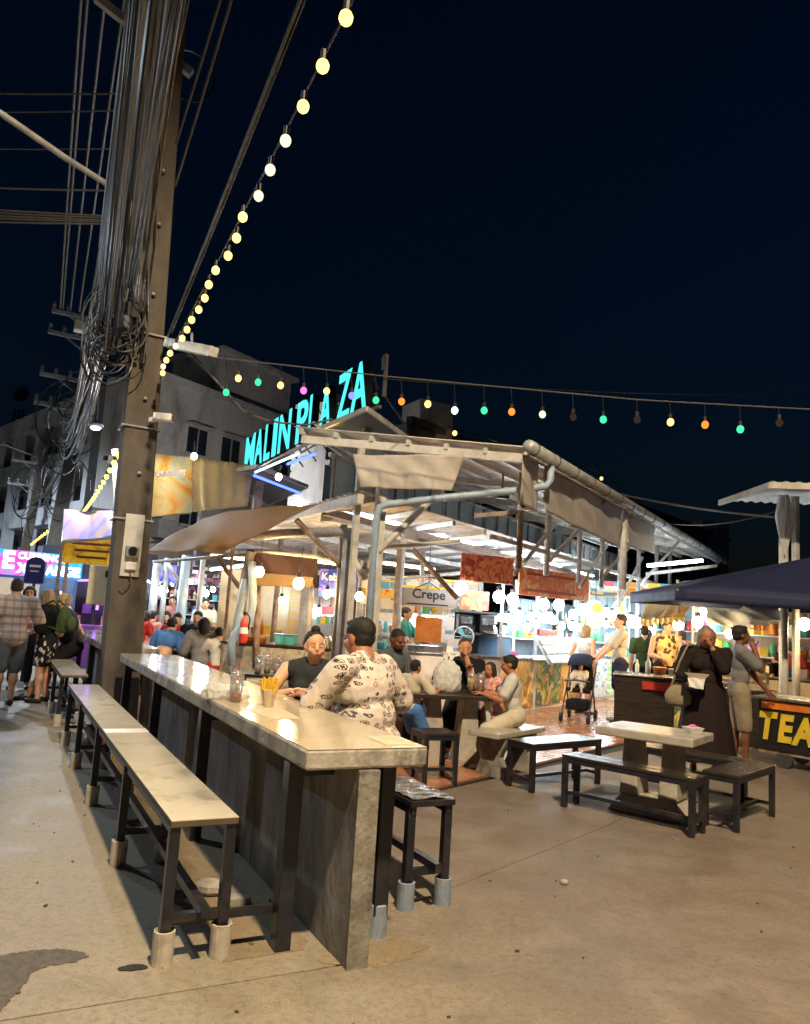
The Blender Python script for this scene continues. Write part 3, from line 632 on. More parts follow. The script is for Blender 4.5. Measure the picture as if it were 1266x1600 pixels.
Pn = at(253, 572, 8.75); Qn = at(551, -10, 2.85)
wire = span(Pn, Pn + (Qn - Pn) * 1.35, .05, 30)
bl = []
for k in range(23):
    t = k / 20.0 * 1.0; p = Pn + (Qn - Pn) * t - Vector((0, 0, .05 * 4 * (t / 1.35) * (1 - t / 1.35) + .05))
    bl.append((p + NV * random.uniform(-.02, .02), 'bulb_dim' if k in (1, 4, 15, 16, 17) else 'bulb_warm'))
string('string_lights', 'string of warm round bulbs climbing from the near utility pole over the bar', wire, bl, .03)
cable(span(at(262, 525, 8.85), at(467, -4, 4.0) + (at(467, -4, 4.0) - at(262, 525, 8.85)) * .5, .06, 16), .012, 'cable_grey', 'grey support wire running just beside the warm bulb string')
cable(span(at(268, 520, 8.9), at(474, -4, 4.0) + (at(474, -4, 4.0) - at(268, 520, 8.9)) * .5, .06, 16), .01, 'cable', 'black feed wire running beside the warm bulb string')
a = at(189, 698, 9.35); b_ = at(128, 798, 20.5)
string('string_lights', 'string of warm bulbs running from the pole down behind the striped awning', span(a, b_, .1), [(a + (b_ - a) * ((k + .3) / 17) - Vector((0, 0, .4 * (k / 17) * (1 - k / 17) + .03)), 'bulb_warm') for k in range(17)], .036)
a = at(80, 824, 22); b_ = at(47, 851, 32)
string('string_lights', 'far string of warm bulbs above the currency booth', span(a, b_, .1), [(a + (b_ - a) * (k / 9), 'bulb_warm') for k in range(9)], .045)
fest = [(354, 613, 'g'), (373, 591, 'w'), (404, 597, 'g'), (439, 602, 'w'), (475, 610, 'm'), (511, 611, 'w'), (550, 618, 'b'), (588, 625, 'g'), (628, 627, 'o'), (669, 631, 'w'), (711, 641, 'c'), (757, 641, 'g'), (800, 643, 'o'), (848, 647, 'd'), (896, 651, 'x'), (943, 655, 'g'), (996, 655, 'x'), (1048, 659, 'w'), (1102, 663, 'o'), (1157, 670, 'g'), (1218, 660, 'x')]
fm = dict(g='fest_green', w='fest_warm', m='fest_magenta', b='fest_blue', o='fest_orange', c='fest_white', d='bulb_dim', x='fest_off')
fy = lambda x: 8.3 - (x - 330) / 960.0 * .9
fw_y = lambda x: 552 + (x - 330) * .11 if x < 600 else (581.7 + (x - 600) * .093 if x < 1000 else 619 + (x - 1000) * .055)
FW = [at(x, fw_y(x) + 6, fy(x)) for x in list(range(325, 1340, 35)) + [1480, 1640, 1800, 2000]]
T = thing('festoon_lights', 'festoon wire of coloured round bulbs strung across in front of the plaza sign', 'string lights', FW[0])
MB().tube(FW, .007, 5).build('wire', MAT['cable_grey'], T)
for x, y, c_ in fest:
    p = at(x, y - 5, fy(x)); q_ = at(x - 1, fw_y(x) + 6, fy(x)); bulb(T, p, .036, fm[c_]); MB().tube([q_, p + Vector((0, 0, .045))], .005, 4).build('drop_wire', MAT['cable'], T)
fe = FW[-1]; MB().tube([Vector((fe.x, fe.y, 0)), fe + Vector((0, 0, .15))], .05, 8).build('festoon_pole', MAT['galv'], label='slim steel pole holding the far end of the coloured festoon', cat='pole')
cable([at(x, y, 8.6) for x, y in ((296, 548), (320, 575), (354, 613), (380, 642), (410, 655), (440, 661), (480, 664), (520, 655))], .012, 'cable_grey', 'slack pale cable drooping from the pole bracket toward the plaza sign')
cable(span(at(600, 592, 8.4), at(1330, 615, 14), .1), .008, 'cable', 'thin black wire running just above the coloured festoon')
cable(span(at(890, 752, 16), at(1210, 808, 13), .1), .02, 'cable_grey', 'pale power cable stretching between hall roof and corner roof')
cable(span(at(900, 760, 17), at(1210, 800, 13), .5), .012, 'cable', 'sagging thin cable between hall roof and corner roof')
# ================================================================== MARKET HALL
emit('tube_hall_fill', (.84, .94, 1.0), 75.0); emit('spot_bulb', (1.0, .8, .5), 38.0); emit('fill_globe_low', (1.0, .92, .84), 90.0); emit('tube_warm_fill', (1.0, .74, .42), 22.0); emit('fill_globe', (1.0, .92, .84), 420.0)
Gp = at(814, 704, 9.0); HZ = Gp.z
def H(a, b, z): return Vector((Gp.x, Gp.y, 0)) + EV * a + MV * b + Vector((0, 0, z))
F0 = at(553, 708, 9.35)
hall = thing('market_hall', 'open steel market hall with raised corrugated roof, gutter and clerestory band', 'market hall', (Gp.x, Gp.y, 0))
rel = F0 - Vector((Gp.x, Gp.y, 0)); fa, fb = rel.dot(EV), rel.dot(MV)
def corr(P, n_ribs, amp, mt, parent, name='roof_panel', axis='u', th=.004):
    f_ = (lambda u, v: amp * math.sin(u * n_ribs * 2 * math.pi)) if axis == 'u' else (lambda u, v: amp * math.sin(v * n_ribs * 2 * math.pi))
    nu, nv = (n_ribs * 6, 1) if axis == 'u' else (1, n_ribs * 6)
    return MB().sheet(P, nu, nv, f_, th).build(name, MAT[mt], parent, smooth=True)
LR = 14.0; NPn = 14
for k in range(NPn):
    a0 = LR * k / NPn; a1 = LR * (k + 1) / NPn + .05; dz = .003 * (k % 2)
    P = [H(a0, .12, HZ + .03 + dz), H(a1, .12, HZ + .03 + dz), H(a1 + fa, fb - 1.0, HZ + .32 + dz), H(a0 + fa, fb - 1.0, HZ + .32 + dz)]
    corr(P, 6, .016, 'roof_sheet', hall)
for k in range(7):
    t = k / 6; b_ = .05 + (fb - .95) * t; a_ = fa * t; z = HZ + .31 * t - .05
    MB().bar(H(a_ + .02, b_, z), H(a_ + LR, b_, z), .05, .07).build('purlin', MAT['white_steel'], hall)
for k in range(5):
    a_ = .08 + k * 2.4
    MB().bar(H(a_, .08, HZ - .09), H(a_ + fa, fb - .9, HZ + .16), .07, .1).build('rafter', MAT['white_steel'], hall)
# gutter, brackets
MB().tube([H(a, .2, HZ - .01) for a in (-.25, 4, 8, 14.2)], .075, 12).build('gutter', MAT['galv'], hall, smooth=True)
for k in range(20):
    MB().tube([H(-.1 + k * .72, .2, HZ - .01) + MV * (.08 * math.cos(q)) + Vector((0, 0, .08 * math.sin(q))) for q in [i * 6.283 / 12 for i in range(13)]], .008, 4).build('gutter_strap', MAT['dark_grey'], hall)
# downpipe: from gutter elbow along to the blue post, then down
bp_top = at(590, 787, 9.15); bp_bot = Vector((bp_top.x + .0, bp_top.y, 0))
el = H(.5, .2, HZ - .1)
MB().tube([el, el + Vector((0, 0, -.18)), el + Vector((-.06, 0, -.26)), at(792, 768, 9.15), at(700, 777, 9.15), bp_top + Vector((.12, 0, .0)), bp_top + Vector((.03, 0, -.04)), bp_top + Vector((0, 0, -.15)), bp_bot], .045, 12).build('downpipe', MAT['blue_steel'], hall, smooth=True)
MB().bar(at(597, 760, 9.35), Vector((at(597, 760, 9.35).x, 9.35, 0)), .11, .11, upv=DV).build('post', MAT['white_steel'], hall, bevel=.006)
q = at(565, 700, 9.45); MB().bar(q, Vector((q.x, q.y, 0)), .075, .075, upv=DV).build('post', MAT['white_steel'], hall, bevel=.006)
# right side posts and braces
for k, (a_, b_, mt) in enumerate(((1.4, -.55, 'rust_steel'), (2.6, -.6, 'white_steel'), (4.1, -.6, 'galv'), (5.4, -.6, 'galv'), (6.6, -.6, 'white_steel'), (8.0, -.6, 'galv'), (9.6, -.6, 'galv'), (11, -.6, 'galv'), (2.2, -2.9, 'white_steel'), (5.2, -2.9, 'galv'), (8.2, -2.9, 'galv'))):
    MB().tube([H(a_, b_, 2.28 if k in (0, 1, 2, 3) else 0), H(a_, b_, HZ + .02 - .09 * b_ * -1 * -.4)], .045, 8).build('post', MAT[mt], hall, smooth=True)
for a_ in (2.6, 5.4, 8.0):
    MB().tube([H(a_, -.6, 2.45), H(a_ + .55, .1, HZ - .1)], .03, 7).build('brace', MAT['white_steel'], hall, smooth=True)
    MB().tube([H(a_ - 1.2, -.6, 2.2), H(a_ + .3, -.6, 3.1)], .03, 7).build('brace', MAT['white_steel'], hall, smooth=True)
MB().tube([at(590, 800 + 62, 9.3), at(690, 765, 10.2)], .045, 8).build('brace', MAT['white_steel'], hall, smooth=True)
MB().bar(H(.6, -.6, 2.62), H(11, -.6, 2.62), .06, .06).build('tie_beam', MAT['white_steel'], hall)
MB().bar(H(.6, -1.9, 2.62), H(11, -1.9, 2.62), .06, .06).build('tie_beam', MAT['galv'], hall)
# clerestory band on the far side
CB = -3.1
for k in range(14):
    a0 = .4 + k * 1.15; a1 = a0 + 1.12
    MB().sheet([H(a0, CB, 3.02), H(a1, CB, 3.02), H(a1, CB, HZ + .2), H(a0, CB, HZ + .2)], 10, 1, lambda u, v: .008 * math.sin(u * 25), .006).build('clerestory_panel', MAT['clerestory_sheet'], hall)
    for q in (0, .55): MB().bar(H(a0 + q, CB + .05, 3.0), H(a0 + q, CB + .05, HZ + .2), .035, .035, upv=DV).build('mullion', MAT['rust_steel'], hall)
for z in (3.0, HZ + .18): MB().bar(H(.3, CB + .03, z), H(16.4, CB + .03, z), .06, .07).build('clerestory_rail', MAT['white_steel'], hall)
MB().bar(H(.3, CB + .06, 2.86), H(16.4, CB + .06, 2.86), .22, .12).build('lower_gutter', MAT['galv'], hall)
# floodlights and a camera on the front frame
for (x, y, Y) in ((785, 772, 9.6), (820, 790, 9.9)):
    q = at(x, y, Y); T = thing('floodlight', 'small black floodlight on a bracket under the hall roof' if x < 800 else 'pale security camera under the hall roof beside the flood lamp', 'light' if x < 800 else 'camera', q)
    MB().box(q, (.16, .1, .12), rz=.4).build('housing', MAT['black' if x < 800 else 'white_plastic'], T, bevel=.01); MB().bar(q + Vector((0, 0, .05)), q + Vector((0, 0, .28)), .02).build('stem', MAT['rust_steel'], T)
    MB().lathe(q + Vector((-.03, -.07, 0)), [(.04, 0), (.045, .03), (.03, .04)], 10, M=Matrix.Rotation(math.pi / 2, 3, 'X')).build('lens', MAT['window_dark'], T)
q = at(780, 795, 9.7); MB().bar(at(742, 806, 9.7), at(805, 800, 9.7), .05, .05).build('lamp_rail', MAT['rust_steel'], hall)
# ------------------------------------------------------------------ low roof on the street side
LZ = 3.02
P00 = Vector((-.55, 9.25, LZ)); P10 = H(9.8, CB - .02, LZ - .02); dstreet = Vector((-4.9, 17.6, LZ - .2))
lowroof = thing('street_roof', 'low corrugated roof over the eating area on the street side', 'roof', (-.55, 9.25, 0))
W1 = P10 - P00; Lf = P00 + Vector((-4.5, 8.4, -.1))
NS = 10
for k in range(NS):
    u0_, u1_ = k / NS, (k + 1.04) / NS
    a_ = P00 + (Lf - P00) * u0_; b_ = P00 + (Lf - P00) * u1_; far_ = Vector((5.2, 8.6, 0)) * 1.1; dz = Vector((0, 0, .004 * (k % 2)))
    corr([a_ + dz, b_ + dz, b_ + far_ + dz, a_ + far_ + dz], 5, .016, 'roof_sheet', lowroof)
for k in range(9):
    q = .3 + k * 1.1; a_ = P00 + Vector((5.2, 8.6, 0)).normalized() * q + Vector((0, 0, -.06)); MB().bar(a_, a_ + (Lf - P00), .05, .07).build('purlin', MAT['white_steel' if k % 2 else 'galv'], lowroof)
MB().bar(P00 + Vector((0, 0, -.1)), Lf + Vector((0, 0, -.1)), .08, .12).build('eave_beam', MAT['white_steel'], lowroof)
for k in range(4):
    a_ = P00 + (Lf - P00) * (.12 + k * .27) + Vector((0, 0, -.14)); MB().bar(a_, a_ + Vector((5.2, 8.6, 0)), .07, .1).build('rafter', MAT['white_steel' if k % 2 else 'rust_steel'], lowroof)
def pipe_post(px_, ytop, Y, r, mt, name='post', parent=lowroof, top=None):
    q = at(px_, ytop, Y); MB().tube([Vector((q.x, q.y, 0)), q], r, 10).build(name, MAT[mt], parent, smooth=True); return q
for px_, yt, Y, r, mt in ((246, 880, 16.5, .085, 'galv'), (292, 868, 16, .1, 'blue_steel'), (262, 872, 16.6, .06, 'galv'), (318, 872, 15, .05, 'white_steel'), (548, 826, 9.9, .085, 'galv'), (538, 820, 10.4, .05, 'white_steel'), (625, 850, 12.2, .045, 'rust_steel'), (440, 838, 13.5, .05, 'rust_steel'), (493, 850, 12.0, .035, 'white_steel'), (662, 860, 13.5, .045, 'galv')):
    pipe_post(px_, yt, Y, r, mt)
# drain pipes: horizontal run and kinked blue drain
q = at(548, 832, 9.9)
MB().tube([q + Vector((0, 0, -.12)), q + Vector((-.03, 0, -.03)), q + Vector((-.12, .03, .0)), at(440, 834, 10.6), at(400, 838, 11)], .065, 10).build('drain_pipe', MAT['galv'], lowroof, smooth=True)
a = at(394, 878, 11.6); MB().tube([a, at(396, 940, 11.6), at(391, 968, 11.6), at(368, 990, 11.6), at(362, 1004, 11.6), at(363, 1040, 11.6)], .06, 10).build('drain_pipe', MAT['blue_steel'], lowroof, smooth=True)
MB().tube([at(384, 905, 11.8), at(372, 968, 11.8), at(366, 1010, 11.8)], .065, 10).build('drain_pipe', MAT['blue_steel'], lowroof, smooth=True)
MB().tube([at(392, 862, 11.9), at(383, 905, 11.9), at(376, 960, 11.9)], .075, 10).build('tarp_roll', MAT['tarp_grey'], lowroof, smooth=True)
MB().tube([at(404, 905, 12), at(400, 1035, 12)], .05, 8).build('post', MAT['rust_steel'], lowroof, smooth=True)
for (x0, y0, x1, y1, Y, mt) in ((463, 812, 546, 898, 10.2, 'rust_steel'), (340, 872, 375, 918, 12.5, 'rust_steel'), (262, 880, 292, 925, 16, 'galv'), (645, 858, 715, 935, 11.5, 'rust_steel'), (550, 870, 572, 905, 10, 'white_steel'), (600, 868, 575, 895, 9.6, 'white_steel')):
    MB().tube([at(x0, y0, Y), at(x1, y1, Y)], .04, 8).build('brace', MAT[mt], lowroof, smooth=True)
for (x0, y0, x1, y1, Y0, Y1) in ((575, 858, 720, 845, 10.5, 10.5), (240, 878, 400, 865, 14, 12), (400, 860, 545, 875, 11.5, 10.5), (610, 905, 720, 895, 13, 13)):
    MB().tube([at(x0, y0, Y0), at(x1, y1, Y1)], .03, 7).build('cross_rail', MAT['white_steel'], lowroof, smooth=True)
q = at(382, 975, 11.45); T = thing('fire_extinguisher', 'red fire extinguisher strapped beside the blue drain pipe', 'fire extinguisher', q + Vector((0, 0, -.28)))
MB().lathe(q + Vector((0, 0, -.28)), [(.055, 0), (.062, .03), (.062, .30), (.04, .37), (.02, .39), (.02, .42)], 14).build('cylinder', MAT['red_plastic'], T, smooth=True)
MB().lathe(q + Vector((0, 0, -.12)), [(.0632, -.02), (.0632, .07)], 14).build('instruction_band', MAT['white_plastic'], T); MB().box(q + Vector((0, 0, .16)), (.04, .1, .04)).build('valve', MAT['black'], T); MB().tube([q + Vector((.02, 0, .16)), q + Vector((.08, -.03, .1)), q + Vector((.07, -.02, -.08))], .012, 6).build('hose', MAT['black'], T)
# ------------------------------------------------------------------ tarpaulins
def tarp(name, label, P, mt, amp, fu, fv, seed, nu=36, nv=18, belly=0.0, th=.004):
    rnd = random.Random(seed); p1, p2, p3 = [rnd.uniform(0, 6) for _ in range(3)]
    fn = lambda u, v: amp * (math.sin(u * fu + p1 + 1.5 * v) * .6 + math.sin(v * fv + u * 3 + p2) * .4 + .35 * math.sin((u * 2.3 + v) * fu + p3)) + belly * math.sin(math.pi * u) * math.sin(math.pi * v)
    return MB().sheet(P, nu, nv, fn, th).build(name, MAT[mt], smooth=True, label=label, cat='tarpaulin')
tarp('tarpaulin', 'dirty beige tarpaulin strip hanging from the front edge of the raised roof', [at(562, 761, 9.2), at(706, 767, 9.1), at(726, 711, 9.05), at(552, 710, 9.25)], 'tarp_grey', .03, 9, 5, 1)
sd = lambda a, z: H(a, .08, z)
g1 = HZ - .08
tarp('tarpaulin', 'narrow grey tarpaulin flap at the corner of the raised roof beside the downpipe', [sd(-.15, 2.92), sd(.42, 2.9), sd(.42, g1), sd(-.15, g1)], 'tarp_grey', .02, 5, 3, 2, 14, 14)
tarp('tarpaulin', 'long grey tarpaulin hung below the gutter on the side of the raised roof', [sd(.62, 2.96), sd(4.1, 2.86), sd(4.1, g1), sd(.55, g1)], 'tarp_grey', .03, 11, 4, 3, 44, 14)
tarp('tarpaulin', 'short stained grey tarpaulin hung past the pipe near the far gutter', [sd(4.5, 2.95), sd(6.4, 3.0), sd(6.5, g1), sd(4.4, g1)], 'tarp_grey', .03, 7, 4, 4, 24, 12)
MB().tube([sd(4.3, g1), sd(4.3, 2.2)], .06, 8).build('downpipe', MAT['white_steel'], hall, smooth=True)
tarp('sun_sail', 'big brown sail cloth stretched over the eating area below the plaza sign', [at(228, 858, 11.2), at(345, 866, 10.6), at(497, 783, 9.9), at(318, 808, 13)], 'tarp_brown', .035, 6, 9, 5, 44, 22, belly=-.05)
tarp('brown_curtain', 'maroon brown cloth valance hung above the kebab stall', [at(388, 912, 11.9), at(496, 915, 11.6), at(497, 868, 11.8), at(384, 858, 12.1)], 'maroon', .03, 10, 4, 6, 30, 12)
tarp('brown_curtain', 'tan rolled cloth edge lit by bulbs above the kebab stall counter', [at(392, 915, 11.7), at(488, 918, 11.4), at(490, 902, 11.4), at(390, 893, 11.7)], 'tarp_brown', .02, 8, 4, 7, 24, 8)
# ================================================================== MALIN PLAZA SIGN
S0 = at(583, 639, 14.0); S1 = gz(384, 741, S0.z); SD = (S0 - S1).normalized(); SL = (S0 - S1).length; SN = SD.cross(Vector((0, 0, 1)))
sign = thing('plaza_sign', 'cyan lit box letters reading MALIN PLAZA on a steel frame above the hall', 'sign', (S0 + S1) / 2)
def on_sign(x):
    # pixel column -> distance along the sign baseline
    lo, hi = -.5, SL + .5
    for _ in range(40):
        md = (lo + hi) / 2; p = S1 + SD * md - Vector((0, 0, CH)); w_ = p.dot(fw); xx = 633 + FPX * p.dot(rt) / w_
        if xx < x: lo = md
        else: hi = md
    return lo
mat('letter_side', (0.02, 0.025, 0.035), 0.4)
for ch, x0, x1 in (('M', 385, 401), ('A', 400.5, 414.5), ('L', 416, 426), ('I', 429, 436), ('N', 438, 458), ('P', 466, 485), ('L', 486, 497), ('A', 503, 522), ('Z', 530, 553), ('A', 552, 580)):
    d0, d1 = on_sign(x0), on_sign(x1); c_ = S1 + SD * (d0 + d1) / 2 + Vector((0, 0, .54)); wd = (d1 - d0)
    me = text_mesh(ch, 1.0, 0, .02); xs = [v.co.x for v in me.vertices]; ys = [v.co.y for v in me.vertices]; sx_ = wd * .90 / (max(xs) - min(xs)); sy_ = 1.0 / (max(ys) - min(ys)); bpy.data.meshes.remove(me)
    def mk(depth, mt, off, par, nm):
        me = text_mesh(ch, 1.0, depth, .02); xs = [v.co.x for v in me.vertices]; ys = [v.co.y for v in me.vertices]
        me.transform(Matrix.Translation((-(max(xs) + min(xs)) / 2, -(max(ys) + min(ys)) / 2, 0))); me.transform(Matrix.Diagonal((sx_, sy_, 1, 1)))
        M = Matrix((SD, Vector((0, 0, 1)), SN)).transposed().to_4x4(); M.translation = c_ + SN * off; me.transform(WM[par.name].inverted() @ M); me.materials.clear(); me.materials.append(MAT[mt])
        o = bpy.data.objects.new(nm, me); COL.objects.link(o); o.parent = par; WM[o.name] = WM[par.name].copy(); return o
    lt = mk(.09, 'letter_side', 0, sign, 'letter'); mk(.006, 'sign_cyan', .097, lt, 'letter_face')
for z in (.0, ): MB().bar(S1 + Vector((0, 0, z - .02)), S0 + SD * .3 + Vector((0, 0, z - .02)), .08, .06).build('base_beam', MAT['rust_steel'], sign)
for k in range(9):
    p = S1 + SD * (SL * (k + .5) / 9); MB().bar(p - SN * .12 + Vector((0, 0, -.05)), p - SN * .12 + Vector((0, 0, .9)), .04, .04, upv=DV).build('upright', MAT['dark_grey'], sign)
    MB().bar(p - SN * .12 + Vector((0, 0, .8)), p - SN * .9 + Vector((0, 0, -.02)), .03, .03).build('stay', MAT['dark_grey'], sign)
q = S0 + SD * .12 + SN * .2
for a_, b_ in (((.12, .2), (.12, 1.0)), ((0, .75), (0, 1.0)), ((0, 1.0), (.12, 1.0))):
    MB().bar(q + SD * a_[0] - SN * .3 + Vector((0, 0, a_[1])), q + SD * b_[0] - SN * .3 + Vector((0, 0, b_[1])), .06, .06, upv=DV).build('end_frame', MAT['grey'], sign)
# canopies at both ends of the sign
def plate(label, pts, th, mt='roof_dark'):
    T = thing('sign_canopy', label, 'canopy', pts[0]); b = MB(); n = len(pts); b.add([p for p in pts] + [p + Vector((0, 0, th)) for p in pts], [tuple(range(n)), tuple(range(n, 2 * n))[::-1]] + [(i, n + i, n + (i + 1) % n, (i + 1) % n) for i in range(n)]); b.build('deck', MAT[mt], T)
    for i in range(n): MB().bar(pts[i] + Vector((0, 0, th / 2)), pts[(i + 1) % n] + Vector((0, 0, th / 2)), .04, th + .01).build('fascia', MAT['white_steel'], T)
    return T
cz = at(575, 645, 11.5).z
c1 = [at(489, 656, 13.2), at(573, 645, 11.4), at(700, 702, 15.5), at(600, 700, 18)]
for p in c1: p.z = cz
cp1 = plate('flat dark canopy under the last letters of the plaza sign', c1, .07)
for (x, y0, y1, Y) in ((572, 690, 720, 12.5), (605, 690, 720, 13)): MB().bar(Vector((at(x, y0, Y).x, Y, cz)), Vector((at(x, y1, Y).x, Y, HZ + .2)), .14, .14, upv=DV).build('stub_post', MAT['grey'], cp1)
c2 = [at(334, 744, 19), at(400, 741, 17.5), at(480, 772, 20), at(420, 778, 24)]
cz2 = at(395, 742, 18.5).z
for p in c2: p.z = cz2
cp2 = plate('flat dark canopy under the first letters of the plaza sign', c2, .08)
MB().bar(Vector((at(403, 770, 19.5).x, 19.5, 2.8)), Vector((at(403, 770, 19.5).x, 19.5, cz2)), .2, .2, upv=DV).build('stub_post', MAT['rust_steel'], cp2)
def neon(label, a, b, mt, r=.035):
    T = thing('neon_tube', label, 'tube light', a); MB().tube([a, b], r, 8).build('tube', MAT[mt], T); MB().bar(a + Vector((0, .06, .03)), b + Vector((0, .06, .03)), .05, .03).build('batten', MAT['grey'], T)
neon('icy white tube light slanting below the first letters of the plaza sign', at(399, 738, 16.5), at(469, 708, 14.0), 'tube_icy', .022)
neon('blue tube light along the edge of the far sign canopy', at(397, 743, 17.4), at(470, 771, 19.6), 'tube_blue', .03)
neon('blue tube light hidden close behind the letters of the sign', at(430, 722, 17.0) + NV * .3, at(470, 706, 15.2) + NV * .3, 'tube_blue', .03)
neon('yellow tube light below the middle letters of the plaza sign', at(497, 692, 13.0), at(528, 676, 12.4), 'tube_yellow')
MB().tube([at(469, 708, 14.0), at(498, 692, 13.0)], .02, 6).build('tube_strut', MAT['grey'], label='bare strut joining the icy and yellow tube lights', cat='strut')
MB().tube([at(490, 660, 12.5), at(555, 715, 11)], .025, 6).build('canopy_stay', MAT['white_steel'], label='pale diagonal stay under the flat sign canopy', cat='strut')
# ================================================================== BUILDINGS BEHIND
def block(name, label, f0, f1, depth, h, mt, rows, cols, wz, wsz, extra=None, sill=True, flip=1):
    """building: facade from f0 to f1 (xy), depth behind; windows as parts"""
    f0 = Vector((f0[0], f0[1], 0)); f1 = Vector((f1[0], f1[1], 0)); u = (f1 - f0).normalized(); nrm = Vector((u.y, -u.x, 0)) * flip; L = (f1 - f0).length
    T = thing(name, label, 'building', (f0 + f1) / 2)
    q = [f0, f1, f1 - nrm * depth, f0 - nrm * depth]; b = MB(); b.add([p for p in q] + [p + Vector((0, 0, h)) for p in q], [(0, 1, 5, 4), (1, 2, 6, 5), (2, 3, 7, 6), (3, 0, 4, 7), (4, 5, 6, 7)]); b.build('wall', MAT[mt], T)
    MB().bar(f0 - u * .15 + nrm * .04 + Vector((0, 0, h + .1)), f1 + u * .15 + nrm * .04 + Vector((0, 0, h + .1)), .3, .28).build('parapet', MAT[mt], T)
    rz = math.atan2(u.y, u.x)
    for r in range(rows):
        MB().bar(f0 + nrm * .08 + Vector((0, 0, wz(r) - wsz[1] / 2 - .75)), f1 + nrm * .08 + Vector((0, 0, wz(r) - wsz[1] / 2 - .75)), .22, .16).build('ledge', MAT[mt], T)
        for c_ in range(cols):
            if extra and not extra(r, c_): continue
            p = f0 + u * (L * (c_ + .5) / cols) + Vector((0, 0, wz(r)))
            wn = MB().box(p + nrm * .01, (wsz[0], .06, wsz[1]), rz=rz).build('window', MAT['window_dark'], T)
            MB().box(p + nrm * .06 + Vector((0, 0, -wsz[1] / 2 - .05)), (wsz[0] + .2, .2, .08), rz=rz).build('sill', MAT[mt], wn)
            MB().box(p + nrm * .05, (.05, .06, wsz[1]), rz=rz).build('mullion', MAT['grey'], wn)
            MB().box(p + nrm * .12 + Vector((0, 0, wsz[1] / 2 + .1)), (wsz[0] + .3, .34, .07), rz=rz).build('hood', MAT[mt], wn)
    return T, u, nrm
f0 = at(215, 700, 27); f1 = at(512, 700, 36)
bh = at(255, 596, 28).z
bA, uA, nA = block('apartment_building', 'grey stained concrete apartment block behind the plaza sign', f0, f1, 2.2, bh, 'building_grey', 3, 6, lambda r: 2.2 + r * 2.75, (.95, 1.0), lambda r, c_: (r * 5 + c_) % 3 != 1)
q = (f0 * .45 + f1 * .55); q0 = Vector((q.x, q.y, bh)) - nA * 1.7
MB().box(q0 + Vector((0, 0, 1.0)), (4.2, 3, 2.2), rz=math.atan2(uA.y, uA.x)).build('roof_house', MAT['building_grey'], bA); MB().box(q0 + Vector((0, 0, 2.15)), (4.7, 3.5, .18), rz=math.atan2(uA.y, uA.x)).build('roof_slab', MAT['building_grey'], bA)
for k in range(3):
    p = f0 + (f1 - f0) * (.12 + .3 * k) + nA * .3; MB().box(Vector((p.x, p.y, 4.1)), (.9, .5, .7), rz=math.atan2(uA.y, uA.x)).build('air_conditioner', MAT['grey'], bA)
# dark shop house with columns beside it
f0 = at(505, 760, 24); f1 = at(600, 760, 27)
bB, uB, nB = block('shop_house', 'dark narrow shop house between the sign letters and the hall roof', f0, f1, 1.4, at(530, 640, 25).z, 'building_pale', 3, 2, lambda r: 3.6 + r * 2.0, (.8, 1.3))
# long dark terrace to the right behind the hall roof
f0 = at(640, 690, 30); f1 = at(1138, 862, 62)
tz = at(660, 662, 30).z
bC, uC, nC = block('terrace_building', 'long unlit terrace building rising behind the hall roof', f0, f1, 8, tz, 'roof_dark', 2, 12, lambda r: 4.2 + r * 2.6, (1.2, 1.2))
q = at(668, 668, 30.5); MB().box(Vector((q.x, q.y + 1.5, tz + .5)), (1.6, 1.6, 1.6), rz=.5).build('stair_tower', MAT['building_pale'], bC)
q = at(1110, 845, 58); MB().box(Vector((q.x, q.y + 2, q.z + .3)), (3, 3, 2.6), rz=.5).build('stair_tower', MAT['building_grey'], bC)
T = thing('roof_lights', 'sparse small warm lamps along the roof of the dark terrace building', 'string lights', at(711, 673, 31))
for (x, y, Y) in ((711, 673, 31), (780, 695, 35), (895, 733, 42), (940, 745, 45), (1005, 795, 50), (1022, 806, 52), (1038, 814, 53), (1053, 823, 55), (1083, 830, 58)): bulb(T, at(x, y, Y), .10, 'fest_warm', .1)
MB().tube([at(x, y - 4, Y) for (x, y, Y) in ((700, 670, 30), (780, 695, 35), (940, 742, 45), (1005, 795, 50), (1083, 828, 58))], .02, 4).build('wire', MAT['cable'], T)
# balcony block along the street on the left
f0 = at(135, 800, 30); DD = Vector((-.69, .73, 0)).normalized(); ND = Vector((DD.y, -DD.x, 0)); DRZ = math.atan2(ND.y, ND.x)
f1 = Vector((f0.x, f0.y, 0)) + DD * 22
hz_ = at(118, 650, 33).z
bD = thing('balcony_block', 'pale balcony apartment block along the street beyond the poles', 'building', (f0.x, f0.y, 0))
f0 = Vector((f0.x, f0.y, 0)); fN = 7; cell = 22 / fN
MB().add([f0 + ND * 1.6, f1 + ND * 1.6, f1 + ND * 9, f0 + ND * 9] + [p + Vector((0, 0, hz_)) for p in (f0 + ND * 1.6, f1 + ND * 1.6, f1 + ND * 9, f0 + ND * 9)], [(1, 0, 4, 5), (2, 1, 5, 6), (3, 2, 6, 7), (0, 3, 7, 4), (4, 7, 6, 5)]).build('wall', MAT['building_pale'], bD)
